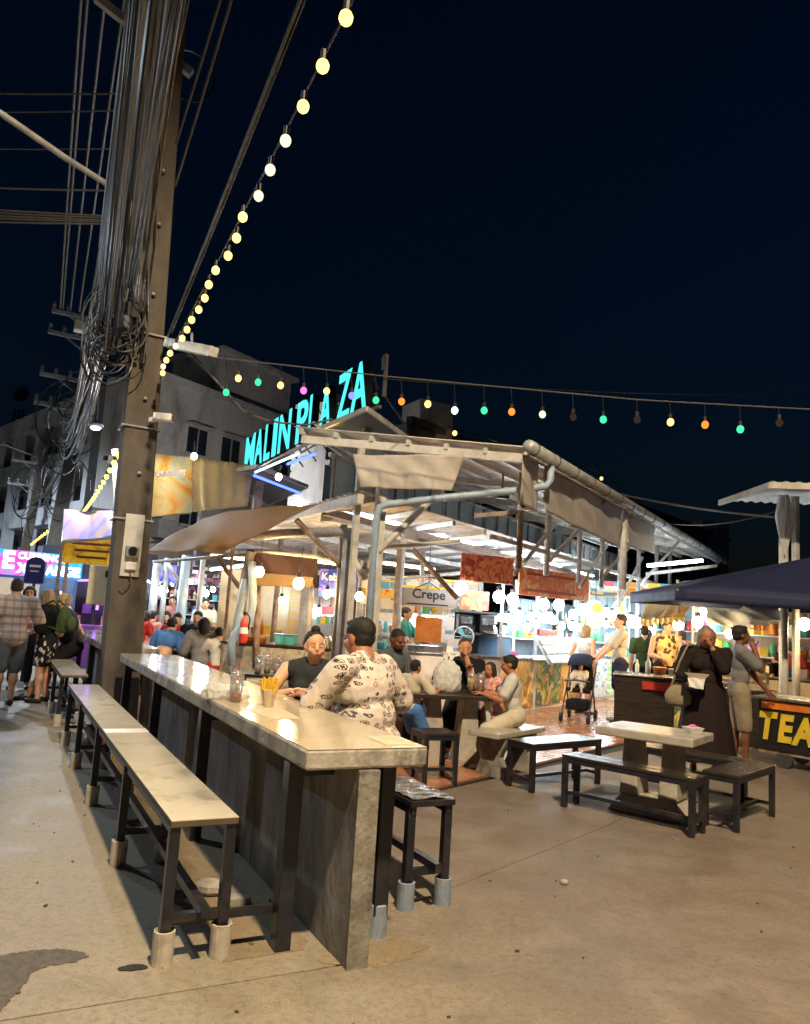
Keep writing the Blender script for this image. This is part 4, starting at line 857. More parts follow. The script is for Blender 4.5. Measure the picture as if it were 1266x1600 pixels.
for r in range(4):
    z = .2 + hz_ * (r + 1) / 4 - .3
    MB().bar(f0 + ND * .8 + Vector((0, 0, z)), f1 + ND * .8 + Vector((0, 0, z)), 1.8, .22).build('balcony_slab', MAT['building_pale'], bD)
    MB().bar(f0 + ND * .0 + Vector((0, 0, z + .35)), f1 + Vector((0, 0, z + .35)), .12, .75).build('balcony_front', MAT['building_pale'], bD)
    for c_ in range(fN):
        p = f0 + DD * (cell * (c_ + .5)) + ND * 1.57 + Vector((0, 0, z - 1.15)); wn = MB().box(p, (.06, 2.2, 1.5), rz=DRZ).build('window', MAT['window_dark'], bD)
        MB().box(p - ND * .03, (.05, .07, 1.5), rz=DRZ).build('mullion', MAT['grey'], wn)
for c_ in range(fN + 1): MB().bar(f0 + DD * (cell * c_), f0 + DD * (cell * c_) + Vector((0, 0, hz_ + .5)), .45, .45, upv=DD).build('pier', MAT['building_pale'], bD)
# far mobile mast
q = at(30, 640, 95); T = thing('radio_mast', 'faint lattice radio mast with dish far down the street', 'mast', (q.x, q.y, 0))
for dx in (-.9, 0, .9): MB().bar(Vector((q.x + dx, q.y, 0)), Vector((q.x + dx * .6, q.y, q.z)), .25, .25).build('mast_leg', MAT['dark_grey'], T)
MB().lathe(q + Vector((0, 0, 2)), [(.9, -.1), (1.0, 0), (.5, .15)], 14, M=Matrix.Rotation(math.pi / 2, 3, 'X')).build('dish', MAT['dark_grey'], T)
# ================================================================== BANNERS AND BOOTHS ON THE LEFT
printed('print_ent', [S(40, 90, 140), S(150, 160, 150), S(190, 170, 110), S(200, 140, 50), S(170, 95, 20), S(110, 45, 15)], 1.1, 0.6, detail=6)
bn = [at(182, 812, 16.6), at(300, 800, 17.4), at(300, 716, 17.6), at(178, 702, 16.8)]
T = thing('banner', 'printed vinyl banner with white ENTERTAINMENT lettering on a frame behind the pole', 'banner', at(240, 806, 17))
MB().sheet(bn, 20, 10, lambda u, v: .02 * math.sin(u * 9), .01).build('vinyl', MAT['print_ent'], T)
xd = (bn[1] - bn[0]).normalized(); nb = xd.cross(Vector((0, 0, 1)))
text_part('ENTERTAINMENT', .155, MAT['letter_white'], T, at(250, 742, 17.0) + nb * .06, xd, (0, 0, 1), .01, .012, sx=.92)
for a_, b_ in ((0, 1), (1, 2), (2, 3), (3, 0)): MB().bar(bn[a_] - nb * .05, bn[b_] - nb * .05, .05).build('frame_rail', MAT['rust_steel'], T)
tarp('canvas_sheet', 'creased cream canvas sheet hung beside the printed banner', [at(301, 800, 17.4), at(388, 790, 18.2), at(396, 728, 18.4), at(303, 714, 17.6)], 'cream_cloth', .05, 26, 3, 9, 50, 10)
T = thing('wall_lamp', 'small lit spot lamp above the cream canvas and banner', 'lamp', at(304, 708, 17)); bulb(T, at(304, 708, 17), .07, 'spot_bulb', .08); MB().bar(at(304, 706, 17), at(304, 690, 17.6), .03).build('arm', MAT['galv'], T)
T = thing('wall_lamp', 'small lit spot lamp over the far sign canopy', 'lamp', at(436, 742, 16.5)); bulb(T, at(436, 740, 16.5), .07, 'spot_bulb', .08); MB().bar(at(436, 738, 16.5), at(440, 728, 16.9), .03).build('arm', MAT['galv'], T)
for (x, y, Y, lb) in ((176, 718, 10.5, 'white bullet security camera on the street side of the near pole'), (255, 652, 8.75, 'small pale security camera on the right face of the near pole')):
    q = at(x, y, Y); T = thing('security_camera', lb, 'camera', q)
    sg = -1 if x < 200 else 1
    MB().box(q, (.11, .21, .085), rz=BRZ + (0 if sg < 0 else 1.2)).build('housing', MAT['white_plastic'], T, bevel=.012); MB().box(q + Vector((-.06 if sg < 0 else .10, -.10 if sg < 0 else .0, -.005)), (.07, .05, .06), rz=BRZ).build('lens', MAT['black'], T); MB().bar(q, q + Vector((.12 if sg < 0 else -.18, .1, -.02)), .05).build('mount', MAT['white_plastic'], T)
printed('awning_glow_print', [S(130, 110, 240), S(200, 170, 240), S(245, 185, 125), S(240, 150, 70)], .8, .6, stretch=(1, 1, .1), glow=.12)  # slight self-glow in the print stands in for lamplight on the cloth
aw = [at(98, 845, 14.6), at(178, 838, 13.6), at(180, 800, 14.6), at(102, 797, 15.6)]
T = thing('striped_awning', 'violet and orange awning sheet glowing as if lit beside the near pole', 'awning', aw[0]); MB().sheet(aw, 16, 8, lambda u, v: .03 * math.sin(u * 8 + v), .01).build('canopy', MAT['awning_glow_print'], T)
for k in (0, 1, 2, 3): MB().bar(aw[k] - Vector((0, 0, .03)), aw[(k + 1) % 4] - Vector((0, 0, .03)), .04).build('frame_rail', MAT['white_steel'], T)
for k in (0, 1): MB().bar(aw[k], Vector((aw[k].x, aw[k].y, 0)), .06, .06, upv=DV).build('post', MAT['rust_steel'], T)
printed('yellow_print', [S(250, 215, 60), S(245, 205, 50), S(200, 140, 30)], 5, .5, glow=.1)
q = at(146, 862, 15); T = thing('yellow_signboard', 'yellow lit signboard with small print below the violet awning', 'sign', Vector((q.x, q.y, 0))); MB().box(q, (1.1, .08, .5), rz=.1).build('board', MAT['yellow_print'], T)
for k in range(3): MB().box(q + Vector((0, -.055, .14 - k * .13)), (.8 - .12 * k, .01, .045), rz=.1).build('printed_line', MAT['letter_brown'], T)
for dx in (-.5, .5): MB().bar(Vector((q.x + dx, q.y + .05, 0)), Vector((q.x + dx, q.y + .05, q.z)), .06, .06, upv=DV).build('post', MAT['rust_steel'], T)
# currency booth
ca = at(-30, 858, 15.5); cb_ = at(126, 878, 17.0); xd = Vector((cb_.x - ca.x, cb_.y - ca.y, 0)); CL = xd.length; xd.normalize(); nb = xd.cross(Vector((0, 0, 1))); crz = math.atan2(xd.y, xd.x)
zt = ca.z - .02; booth = thing('exchange_booth', 'blue currency exchange booth with bright printed fascia', 'kiosk', Vector((ca.x, ca.y, 0)) + xd * CL / 2)
m0 = Vector((ca.x, ca.y, 0)) + xd * CL / 2
mat('booth_blue', (0.03, 0.13, 0.42), .35, var=.08)
MB().box(m0 - nb * 1.0 + Vector((0, 0, zt / 2)), (CL, 2.0, zt), rz=crz).build('cabin', MAT['booth_blue'], booth, bevel=.02)
printed('booth_print', [S(10, 110, 200), S(20, 140, 215), S(30, 160, 225), S(215, 50, 180), S(40, 160, 225)], .9, .4, glow=.55, detail=0); emit('letter_lit', (1, 1, 1), 1.6)
MB().box(m0 + nb * .06 + Vector((0, 0, zt - .19)), (CL, .12, .52), rz=crz).build('fascia', MAT['booth_print'], booth)
text_part('CURRENCY', .19, MAT['letter_lit'], booth, m0 + nb * .125 + xd * .15 + Vector((0, 0, zt - .04)), xd, (0, 0, 1), .006, .008)
text_part('E', .48, MAT['letter_lit'], booth, m0 + nb * .125 - xd * .52 + Vector((0, 0, zt - .16)), xd, (0, 0, 1), .006, .02)
text_part('XCHANGE', .27, MAT['letter_lit'], booth, m0 + nb * .125 + xd * .33 + Vector((0, 0, zt - .3)), xd, (0, 0, 1), .006, .014)
MB().box(m0 - xd * .7 + nb * .02 + Vector((0, 0, 1.45)), (.7, .06, .7), rz=crz).build('window', MAT['tube_icy'] if False else MAT['white_paint'], booth)
MB().box(m0 - xd * .05 + nb * .02 + Vector((0, 0, 1.45)), (.5, .05, .5), rz=crz).build('rate_board', MAT['letter_white'], booth)
MB().box(m0 + xd * .55 + nb * .02 + Vector((0, 0, 1.05)), (.75, .04, 1.9), rz=crz).build('door', MAT['blue_plastic'], booth, bevel=.01); MB().box(m0 + xd * .65 + nb * .06 + Vector((0, 0, 1.45)), (.06, .05, .3), rz=crz).build('door_handle', MAT['steel'], booth)
q = at(56, 890, 13.6); T = thing('arched_sign', 'dark blue arched notice board on a post in front of the exchange booth', 'sign', Vector((q.x, q.y, 0)))
b = MB(); pr = [(-.17, -.24), (.17, -.24)] + [(.17 * math.cos(a), .08 + .14 * math.sin(a)) for a in [math.pi * k / 10 for k in range(11)]]; n = len(pr)
b.add([q + Vector((x, -.03, z)) for x, z in pr] + [q + Vector((x, .03, z)) for x, z in pr], [tuple(range(n)), tuple(range(n, 2 * n))[::-1]] + [(i, n + i, n + (i + 1) % n, (i + 1) % n) for i in range(n)]); mat('notice_blue', (.03, .04, .2), .5); b.build('board', MAT['notice_blue'], T)
MB().box(q + Vector((0, -.04, .06)), (.19, .01, .04)).build('printed_line', MAT['letter_white'], T); MB().box(q + Vector((0, -.04, -.03)), (.15, .01, .02)).build('printed_line', MAT['letter_white'], T)
MB().bar(Vector((q.x, q.y, 0)), q + Vector((0, 0, -.24)), .05, .05, upv=DV).build('post', MAT['dark_grey'], T)
q = at(160, 915, 10.8); T = thing('electric_cabinet', 'beige electric cabinet on a post behind the near utility pole', 'cabinet', Vector((q.x, q.y, 0)))
MB().box(q, (.34, .2, .55), rz=.1).build('case', MAT['cream'], T, bevel=.012); MB().box(q + Vector((.09, -.11, .16)), (.04, .02, .09), rz=.1).build('lock', MAT['black'], T); MB().box(q + Vector((-.01, -.105, -.05)), (.28, .012, .42), rz=.1).build('door', MAT['cream'], T, bevel=.004); MB().bar(Vector((q.x + .1, q.y, 0)), q + Vector((.1, 0, -.25)), .05, .05, upv=DV).build('post', MAT['rust_steel'], T)
emit('shop_violet', (.35, .12, 1.0), 3.0)
q = at(130, 930, 17); T = thing('violet_shop', 'violet neon lit shop front behind the beige electric cabinet', 'shop', Vector((q.x, q.y, 0)))
MB().box(Vector((q.x, q.y + .8, 1.3)), (2.2, 1.2, 2.6)).build('wall', MAT['dark_grey'], T); MB().tube([q + Vector((-.5, .1, .3)), q + Vector((.3, .1, .35)), q + Vector((.3, .1, -.3))], .03, 6).build('neon_line', MAT['shop_violet'], T)
for k in range(8): MB().box(Vector((q.x - .8 + k * .22, q.y + .1, 1.0 + .25 * (k % 3))), (.16, .12, .2)).build('display_box', MAT[('pink_plastic', 'purple_plastic', 'white_plastic')[k % 3]], T)
MB().box(Vector((q.x, q.y, .45)), (2.0, .5, .9)).build('counter', MAT['purple_plastic'], T)

for k in range(5):
    a_ = .8 + k * 2.6; neon(f'added white fill tube hidden in the clerestory gutter, {("first", "second", "third", "fourth", "fifth")[k]} from the blue downpipe', H(a_, CB + .12, 2.96), H(a_ + 1.3, CB + .12, 2.96), 'tube_hall_fill', .022)  # added tubes, kept out of sight, brighten roof underside and clerestory
for k, (x, y, Y) in enumerate(((330, 868, 13.0), (450, 872, 12.6), (600, 880, 13.0))):
    p = at(x, y, Y); neon(f'added warm fill tube on a purlin over the eating area, {("diners", "kebab", "crepe")[k]} side', p, p + Vector((.9, .9, 0)), 'tube_warm_fill', .02)  # added tubes that lift the light under the low roof
q = at(318, 738, 22.5); T = thing('facade_fill_lamp', 'added lamp post hidden behind the cream canvas and banner, lighting the apartment block', 'street lamp', Vector((q.x, q.y, 0)))  # invented lamp that throws light on the apartment facade
MB().tube([Vector((q.x, q.y, 0)), q], .05, 8).build('post', MAT['galv'], T); MB().ell(q + Vector((0, 0, .08)), (.16, .16, .14), n=12, k=8).build('fill_globe', MAT['fill_globe'], T, smooth=True)
q = at(470, 800, 24.5); T = thing('facade_fill_lamp', 'added lamp post behind the far sign canopy, lighting the apartment block', 'street lamp', Vector((q.x, q.y, 0)))  # second invented lamp for the same facade, weaker
MB().tube([Vector((q.x, q.y, 0)), q], .05, 8).build('post', MAT['galv'], T); MB().ell(q + Vector((0, 0, .08)), (.16, .16, .14), n=12, k=8).build('fill_globe', MAT['fill_globe_low'], T, smooth=True)
# ================================================================== TABLES AND STOOLS IN THE YARD
def frame_stool(name, label, c, rz, L, W, h, top='dark_wood', group=None):
    """square tube stool or bench, L along local x"""
    T = thing(name, label, 'bench' if L > .6 else 'stool', c, rz, group); M = MB
    n = 2 if W > .2 else 1
    for k in range(n):
        y = (k - (n - 1) / 2) * (W / n); M().box((0, y, h - .012), (L, W / n - .004, .024)).build('seat_plank', MAT[top], T, local=True, bevel=.003)
    for sx_ in (-1, 1):
        M().box((sx_ * (L / 2 - .025), 0, h - .046), (.04, W - .02, .04)).build('apron', MAT['navy_steel'], T, local=True)
        for sy_ in (-1, 1): M().box((sx_ * (L / 2 - .025), sy_ * (W / 2 - .025), (h - .026) / 2), (.045, .045, h - .026)).build('leg', MAT['navy_steel'], T, local=True, bevel=.003)
        M().box((sx_ * (L / 2 - .025), 0, .11), (.03, W - .09, .03)).build('stretcher', MAT['navy_steel'], T, local=True)
    for sy_ in (-1, 1): M().box((0, sy_ * (W / 2 - .025), h - .046), (L - .09, .035, .04)).build('apron', MAT['navy_steel'], T, local=True)
    M().box((0, 0, .11), (L - .08, .03, .03)).build('stretcher', MAT['navy_steel'], T, local=True)
    return T
mat('table_concrete', (.46, .43, .37), .35, var=.15, scale=4, bump=.25, bscale=20, stain=(.15, .11, .08), stain_amt=.6, stain_scale=4)
def frustum(c, w0, d0, w1, d1, z0, z1, rz):
    b = MB(); Q = Matrix.Rotation(rz, 3, 'Z'); vs = []
    for w_, d_, z in ((w0, d0, z0), (w1, d1, z1)):
        for x, y in ((-1, -1), (1, -1), (1, 1), (-1, 1)): vs.append(Vector(c) + Q @ Vector((x * w_ / 2, y * d_ / 2, z)))
    return b.add(vs, [(3, 2, 1, 0), (4, 5, 6, 7), (0, 1, 5, 4), (1, 2, 6, 5), (2, 3, 7, 6), (3, 0, 4, 7)])
tc = Vector((2.31, 6.92, 0)); trz = R_(-37)
ct = thing('concrete_table', 'square pale concrete table on a stout pedestal in the open yard', 'table', tc, trz)
MB().box((0, 0, .665), (.84, .62, .075)).build('tabletop', MAT['table_concrete'], ct, local=True, bevel=.012)
for x in (-.17, .17): frustum((x, 0, 0), .16, .30, .12, .24, .14, .628, 0).build('pedestal', MAT['table_concrete'], ct, local=True, bevel=.012)
frustum((0, 0, 0), .66, .44, .46, .34, 0, .145, 0).build('plinth', MAT['table_concrete'], ct, local=True, bevel=.015)
frame_stool('bench', 'black framed plank bench at the street side of the concrete table', Vector((2.02, 6.62, 0)), R_(-42), 1.16, .26, .44)
frame_stool('bench', 'short black bench at the tea cart side of the concrete table', Vector((3.02, 6.82, 0)), R_(47), .92, .30, .44)
frame_stool('bench', 'short black bench at the family side of the concrete table', Vector((1.63, 7.80, 0)), R_(38), 1.02, .34, .44)
frame_stool('bench', 'black bench behind the concrete table beside the woman in a dark dress', Vector((2.85, 7.55, 0)), R_(-40), 1.0, .3, .44)
T = thing('takeaway_tray', 'open paper takeaway tray left on the pale concrete table', 'food tray', Vector((2.62, 6.85, .703)), .3)
frustum((0, 0, 0), .10, .08, .15, .12, 0, .045, 0).build('tray', MAT['white_plastic'], T, local=True); MB().ell((0, 0, .05), (.04, .03, .02), n=8, k=5).build('food', MAT['pink_plastic'], T, local=True)
# family table under hall front
fc = Vector((.62, 8.55, 0))
ft = thing('dark_table', 'dark glossy table with concrete leg where the family eats', 'table', fc, R_(10))
MB().box((0, 0, .735), (.95, .72, .05)).build('tabletop', MAT['dark_wood'], ft, local=True, bevel=.01)
for x in (-.2, .2): frustum((x, 0, 0), .26, .34, .14, .28, 0, .71, 0).build('pedestal', MAT['table_concrete'], ft, local=True, bevel=.01)
for x in (.36,): MB().bar((x + .06, -.26, .02), (x, -.24, .71), .05).build('leg', MAT['white_steel'], ft, local=True)
frame_stool('stool', 'dark wooden stool on the bar side of the family table', Vector((.43, 7.62, 0)), R_(20), .36, .36, .47)
cb = thing('concrete_bench', 'terrazzo concrete bench on two curved feet under the boy in white', 'bench', Vector((1.22, 8.25, 0)), R_(52))
MB().box((0, 0, .425), (.98, .36, .055)).build('seat_slab', MAT['table_concrete'], cb, local=True, bevel=.01)
for x in (-.28, .28):
    b = MB(); pr = []
    for k in range(11):
        z = .398 * k / 10; w_ = .10 + .07 * abs(math.cos(math.pi * k / 10)) ** 1.2; pr.append((w_, z))
    vs = []; fs = []
    for sx_ in (-.045, .045):
        vs += [(x + sx_, -w_, z) for w_, z in pr] + [(x + sx_, w_, z) for w_, z in reversed(pr)]
    n = len(pr) * 2; b.add(vs, [tuple(range(n)), tuple(range(n, 2 * n))[::-1]] + [(i, n + i, n + (i + 1) % n, (i + 1) % n) for i in range(n)])
    b.build('foot', MAT['dark_wood'] if False else MAT['wall_end'], cb, local=True)
cb2 = clone(cb, loc=Vector((.05, 9.2, 0)), rz=R_(80), label='terrazzo concrete bench on the far side of the family table')
# tables behind the bar
def plain_table(label, c, rz, L, W, h, top, leg='rust_steel'):
    T = thing('dining_table', label, 'table', c, rz); MB().box((0, 0, h - .02), (L, W, .04)).build('tabletop', MAT[top], T, local=True, bevel=.006)
    for sx_ in (-1, 1):
        for sy_ in (-1, 1): MB().box((sx_ * (L / 2 - .06), sy_ * (W / 2 - .06), (h - .04) / 2), (.05, .05, h - .04)).build('leg', MAT[leg], T, local=True)
    return T
lt1 = Vector((at(285, 1010, 13.2).x, 13.2, 0))
plain_table('dark dining table where the woman in blue and friends eat', lt1, R_(-15), 1.7, .75, .74, 'dark_wood')
frame_stool('bench', 'pale plank bench under the long haired diner in grey', Vector((at(345, 1030, 12.4).x, 12.4, 0)), R_(-10), 1.5, .32, .45, 'cream')
frame_stool('bench', 'pale plank bench under the woman in blue', Vector((at(262, 1030, 12.5).x, 12.5, 0)), R_(-10), 1.0, .32, .45, 'cream')
frame_stool('bench', 'pale plank bench on the far side of the dark dining table', Vector((at(290, 1010, 14.2).x, 14.2, 0)), R_(-10), 1.7, .32, .45, 'cream')
lt2 = Vector((at(250, 990, 16.5).x, 16.5, 0))
plain_table('crowded table farther back beside the grey posts', lt2, R_(-10), 2.2, .7, .74, 'maroon')
dk = Vector((at(432, 1045, 9.6).x, 9.6, 0))
plain_table('black table with drink cups behind the bar woman', dk, R_(-4), 1.0, .55, .74, 'black')
frame_stool('stool', 'orange plank stool behind the bar near the black table', Vector((at(420, 1062, 8.9).x, 8.9, 0)), R_(-5), .9, .32, .45, 'orange_plastic')
# ------------------------------------------------------------------ cups, bags and small things
clear('clear_plastic')
mat('drink_red', (.42, .03, .05), .25, bump=0); mat('drink_amber', (.45, .12, .02), .2, bump=0); mat('drink_yellow', (.8, .5, .08), .3, bump=0); mat('milk_tea', (.75, .6, .45), .3, bump=0)
translucent('thin_plastic', (.9, .9, .88), .4, scale=8, dirt=(.86, .86, .84))
def cup(label, p, r, h, fill, frac, straw='red_plastic', group=None, lid=True, tall_clear=True):
    T = thing('drink_cup', label, 'cup', p, 0, group)
    MB().lathe((0, 0, 0), [(r * .72, 0), (r, h), (r * .97, h), (r * .69, .004)], 16).build('cup', MAT['clear_plastic'], T, smooth=True, local=True)
    MB().lathe((0, 0, .004), [(r * .67, 0), (r * (.67 + .26 * frac), h * frac)], 16).build('drink', MAT[fill], T, smooth=True, local=True)
    if lid: MB().lathe((0, 0, h), [(r * 1.05, -.004), (r * 1.05, .006), (r * .85, .03), (r * .4, .045)], 16).build('dome_lid', MAT['clear_plastic'], T, smooth=True, local=True)
    if straw: MB().tube([(0, 0, h * .3), (r * .2, 0, h + .09)], .004, 6).build('straw', MAT[straw], T, local=True)
    return T
cup('clear cup with a last bit of pink drink and red straw on the concrete bar', B(1.62, .13, .942), .047, .15, 'drink_red', .3)
cup('clear lidded cup beside the white bag on the concrete bar', B(1.93, .22, .942), .045, .14, 'milk_tea', .15)
bagm = MB(); rnd = random.Random(3)
bg_c = B(1.82, .1, .942)
for k in range(7): bagm.ell(bg_c + DV * rnd.uniform(-.1, .14) + NV * rnd.uniform(-.06, .12) + Vector((0, 0, .03)), (rnd.uniform(.05, .1), rnd.uniform(.05, .09), rnd.uniform(.03, .06)), n=9, k=6, M=Matrix.Rotation(rnd.uniform(0, 3), 3, 'X'))
o = bagm.build('crumpled_bag', MAT['thin_plastic'], smooth=True, label='crumpled white plastic bag lying on the concrete bar behind the pink drink', cat='bag')
md = o.modifiers.new('r', 'REMESH'); md.mode = 'VOXEL'; md.voxel_size = .009
tx = bpy.data.textures.new('crumple', 'VORONOI'); tx.noise_scale = .045; dm = o.modifiers.new('d', 'DISPLACE'); dm.texture = tx; dm.strength = .035
T = thing('fries_cone', 'paper cone of yellow fries standing on the concrete bar by the man', 'snack', B(1.42, .28, .942))
MB().lathe((0, 0, 0), [(.028, 0), (.055, .10), (.052, .10)], 12).build('cone', MAT['cream'], T, local=True); fr = MB()
for k in range(22): a_ = rnd.uniform(0, 6.28); q = rnd.uniform(0, .045); fr.bar((q * math.cos(a_), q * math.sin(a_), .07), (q * 1.4 * math.cos(a_), q * 1.4 * math.sin(a_), .12 + rnd.uniform(.01, .06)), .011)
fr.build('fries', MAT['yellow_plastic'], T, local=True, kind='stuff')
MB().sheet([B(.9, .12, .9425), B(.9, .3, .9425), B(1.35, .34, .9425), B(1.3, .1, .9425)], 4, 4, None, .002).build('paper_mat', MAT['cream'], label='thin paper sheet lying flat on the near end of the bar', cat='paper')
MB().sheet([B(.06, .42, .9425), B(.06, .58, .9425), B(.32, .58, .9425), B(.3, .42, .9425)], 3, 3, None, .002).build('card', MAT['cream'], label='small cream card at the very end corner of the bar', cat='paper')
# carrier bag on family table
q = fc + Vector((-.05, -.08, .762)); T = thing('carrier_bag', 'full white carrier bag with tied handles standing on the family table', 'bag', q)
b = MB(); b.lathe((0, 0, 0), [(.09, 0), (.145, .03), (.15, .13), (.145, .22), (.11, .28), (.055, .33), (.02, .34)], 30)
for v in b.v:
    a_ = math.atan2(v.y, v.x); k_ = 1 + .05 * math.sin(a_ * 11 + v.z * 6) * (v.z / .3) + .06 * math.sin(a_ * 4 - v.z * 9); v.x *= k_ * 1.08; v.y *= k_ * .85
o = b.build('sack', MAT['thin_plastic'], T, smooth=True, local=True); sb_ = o.modifiers.new('u', 'SUBSURF'); sb_.levels = 2; sb_.render_levels = 2; dm = o.modifiers.new('d', 'DISPLACE'); dm.texture = tx; dm.strength = .03
for s_ in (-1, 1): MB().sheet([(-.015 + .02 * s_, 0, .32), (.015 + .02 * s_, 0, .32), (.05 + .045 * s_, .01, .42), (-.02 + .05 * s_, .01, .43)], 4, 6, lambda u, v: .012 * math.sin(v * 7), .004).build('handle', MAT['thin_plastic'], T, smooth=True, local=True)
cup('tall amber iced tea cup with white foam on the family table', fc + Vector((.30, -.2, .762)), .055, .19, 'drink_amber', .86, None)
cup('yellow smoothie cup beside the iced tea on the family table', fc + Vector((.22, -.05, .762)), .05, .18, 'drink_yellow', .9, 'white_plastic')
for k, (x, y, f_) in enumerate(((404, 1036, 'milk_tea'), (418, 1034, 'milk_tea'), (433, 1040, 'milk_tea'))):
    p = at(x, 1040, 9.5 + .08 * k); cup('clear drink cup with straw on the black table behind the bar', Vector((p.x, p.y, .742)), .05, .2 - .03 * k, f_, .5, ('green_plastic', 'red_plastic', 'red_plastic')[k], 'cups on the black table')
# ================================================================== STALLS
printed('food_print_yellow', [S(250, 205, 90), S(240, 180, 60), S(250, 225, 150), S(205, 120, 40), S(120, 130, 60), S(240, 190, 80)], 4.0, .45, detail=4)
printed('food_print_green', [S(245, 200, 80), S(215, 190, 70), S(110, 130, 80), S(60, 90, 80), S(240, 210, 120), S(220, 150, 60)], 3.2, .45, detail=4)
printed('food_print_red', [S(200, 70, 50), S(240, 130, 80), S(250, 170, 110), S(215, 85, 60), S(140, 55, 45), S(250, 200, 130)], 5.5, .5, detail=6)
printed('food_print_orange', [S(250, 190, 110), S(245, 150, 90), S(235, 100, 80), S(252, 220, 150), S(225, 90, 75)], 3.0, .5, detail=5)
printed('menu_white', [S(240, 240, 238), S(225, 230, 235), S(245, 240, 220), S(130, 170, 200), S(240, 240, 240)], 5, .4, kind='grid')
printed('menu_cards', [S(200, 225, 190), S(245, 235, 200), S(130, 185, 215), S(240, 205, 150), S(150, 205, 150), S(235, 245, 245)], 6, .35, kind='grid')
printed('sign_mix', [S(245, 200, 70), S(230, 90, 110), S(245, 240, 220), S(100, 170, 200), S(240, 160, 60)], 2.6, .5, kind='grid')
printed('kebab_print', [S(30, 50, 130), S(60, 80, 180), S(150, 120, 200), S(70, 130, 220), S(200, 90, 110)], 2.6, .4, detail=3, glow=.25)
printed('goods_print', [S(230, 60, 50), S(245, 200, 60), S(70, 160, 80), S(60, 110, 200), S(240, 240, 240), S(240, 130, 40)], 5, .4, kind='grid')
printed('dark_menu', [S(20, 22, 30), S(25, 27, 35), S(25, 25, 32), S(150, 80, 90), S(20, 22, 30), S(170, 170, 170)], 4, .4, kind='grid')
EV2 = Vector((.571, .821, 0)); MV2 = Vector((EV2.y, -EV2.x, 0)); E2 = math.atan2(EV2.y, EV2.x)
def C2(a, b=0., z=0.): return Vector((1.85, 13.15, 0)) + EV2 * a + MV2 * b + Vector((0, 0, z))
PROTO = {}
def proto_mesh(kind, m_):
    key = (kind, m_)
    if key in PROTO: return PROTO[key]
    b = MB()
    if kind == 'bottle': b.lathe((0, 0, 0), [(.035, 0), (.038, .02), (.038, .15), (.014, .2), (.014, .24)], 9)
    elif kind == 'jar': b.lathe((0, 0, 0), [(.05, 0), (.055, .02), (.055, .12), (.045, .13), (.048, .16)], 10)
    elif kind == 'box': b.box((0, 0, .07), (.13, .1, .14))
    elif kind == 'tub': b.lathe((0, 0, 0), [(.07, 0), (.095, .1), (.1, .105), (.088, .1)], 12)
    elif kind == 'bag': b.ell((0, 0, .1), (.08, .05, .11), n=8, k=6)
    elif kind == 'fruit': b.ell((0, 0, .045), (.05, .05, .045), n=9, k=6)
    elif kind == 'card': b.box((0, 0, .12), (.17, .012, .24))
    elif kind == 'tray': b.box((0, 0, .025), (.3, .2, .05)); b.box((0, 0, .06), (.24, .15, .03))
    elif kind == 'crate': b.box((0, 0, .1), (.4, .28, .2)); b.box((0, 0, .21), (.36, .24, .05))
    me = bpy.data.meshes.new(kind); me.from_pydata([tuple(v) for v in b.v], [], b.f); me.materials.append(MAT[m_])
    if kind not in ('box', 'card', 'tray', 'crate'): me.shade_smooth()
    PROTO[key] = me; return me
NM = dict(bottle='sauce_bottle', jar='lidded_jar', box='food_carton', tub='plastic_tub', bag='snack_bag', fruit='round_fruit', card='price_card', tray='food_tray', crate='produce_crate')
CATN = dict(bottle='bottle', jar='jar', box='carton', tub='tub', bag='snack bag', fruit='fruit', card='price card', tray='tray', crate='crate')
CN = dict(red_plastic='red', orange_plastic='orange', yellow_plastic='yellow', green_plastic='green', blue_plastic='blue', pink_plastic='pink', white_plastic='white', teal_plastic='teal', goods_print='multicoloured', cream='cream', steel='steel', menu_cards='printed', purple_plastic='purple', dark_wood='brown')
def goods(where, p0, p1, n, kinds, cols, seed, jit=.03, rz=0.0, sc_=1.0):
    rnd = random.Random(seed); p0 = Vector(p0); p1 = Vector(p1)
    for k in range(n):
        kd = kinds[rnd.randrange(len(kinds))]; m_ = cols[rnd.randrange(len(cols))]
        o = bpy.data.objects.new(NM[kd], proto_mesh(kd, m_)); COL.objects.link(o)
        o.location = p0 + (p1 - p0) * ((k + .5) / n) + Vector((rnd.uniform(-jit, jit), rnd.uniform(-jit, jit), 0)); o.rotation_euler = (0, 0, rz + rnd.uniform(-.3, .3)); s_ = sc_ * rnd.uniform(.85, 1.2); o.scale = (s_, s_, s_)
        setp(o, f'{CN.get(m_, m_)} {NM[kd].replace("_", " ")} {where}', CATN[kd], f'goods {where}')
ALLC = ['red_plastic', 'orange_plastic', 'yellow_plastic', 'green_plastic', 'blue_plastic', 'pink_plastic', 'white_plastic', 'teal_plastic', 'goods_print', 'cream']
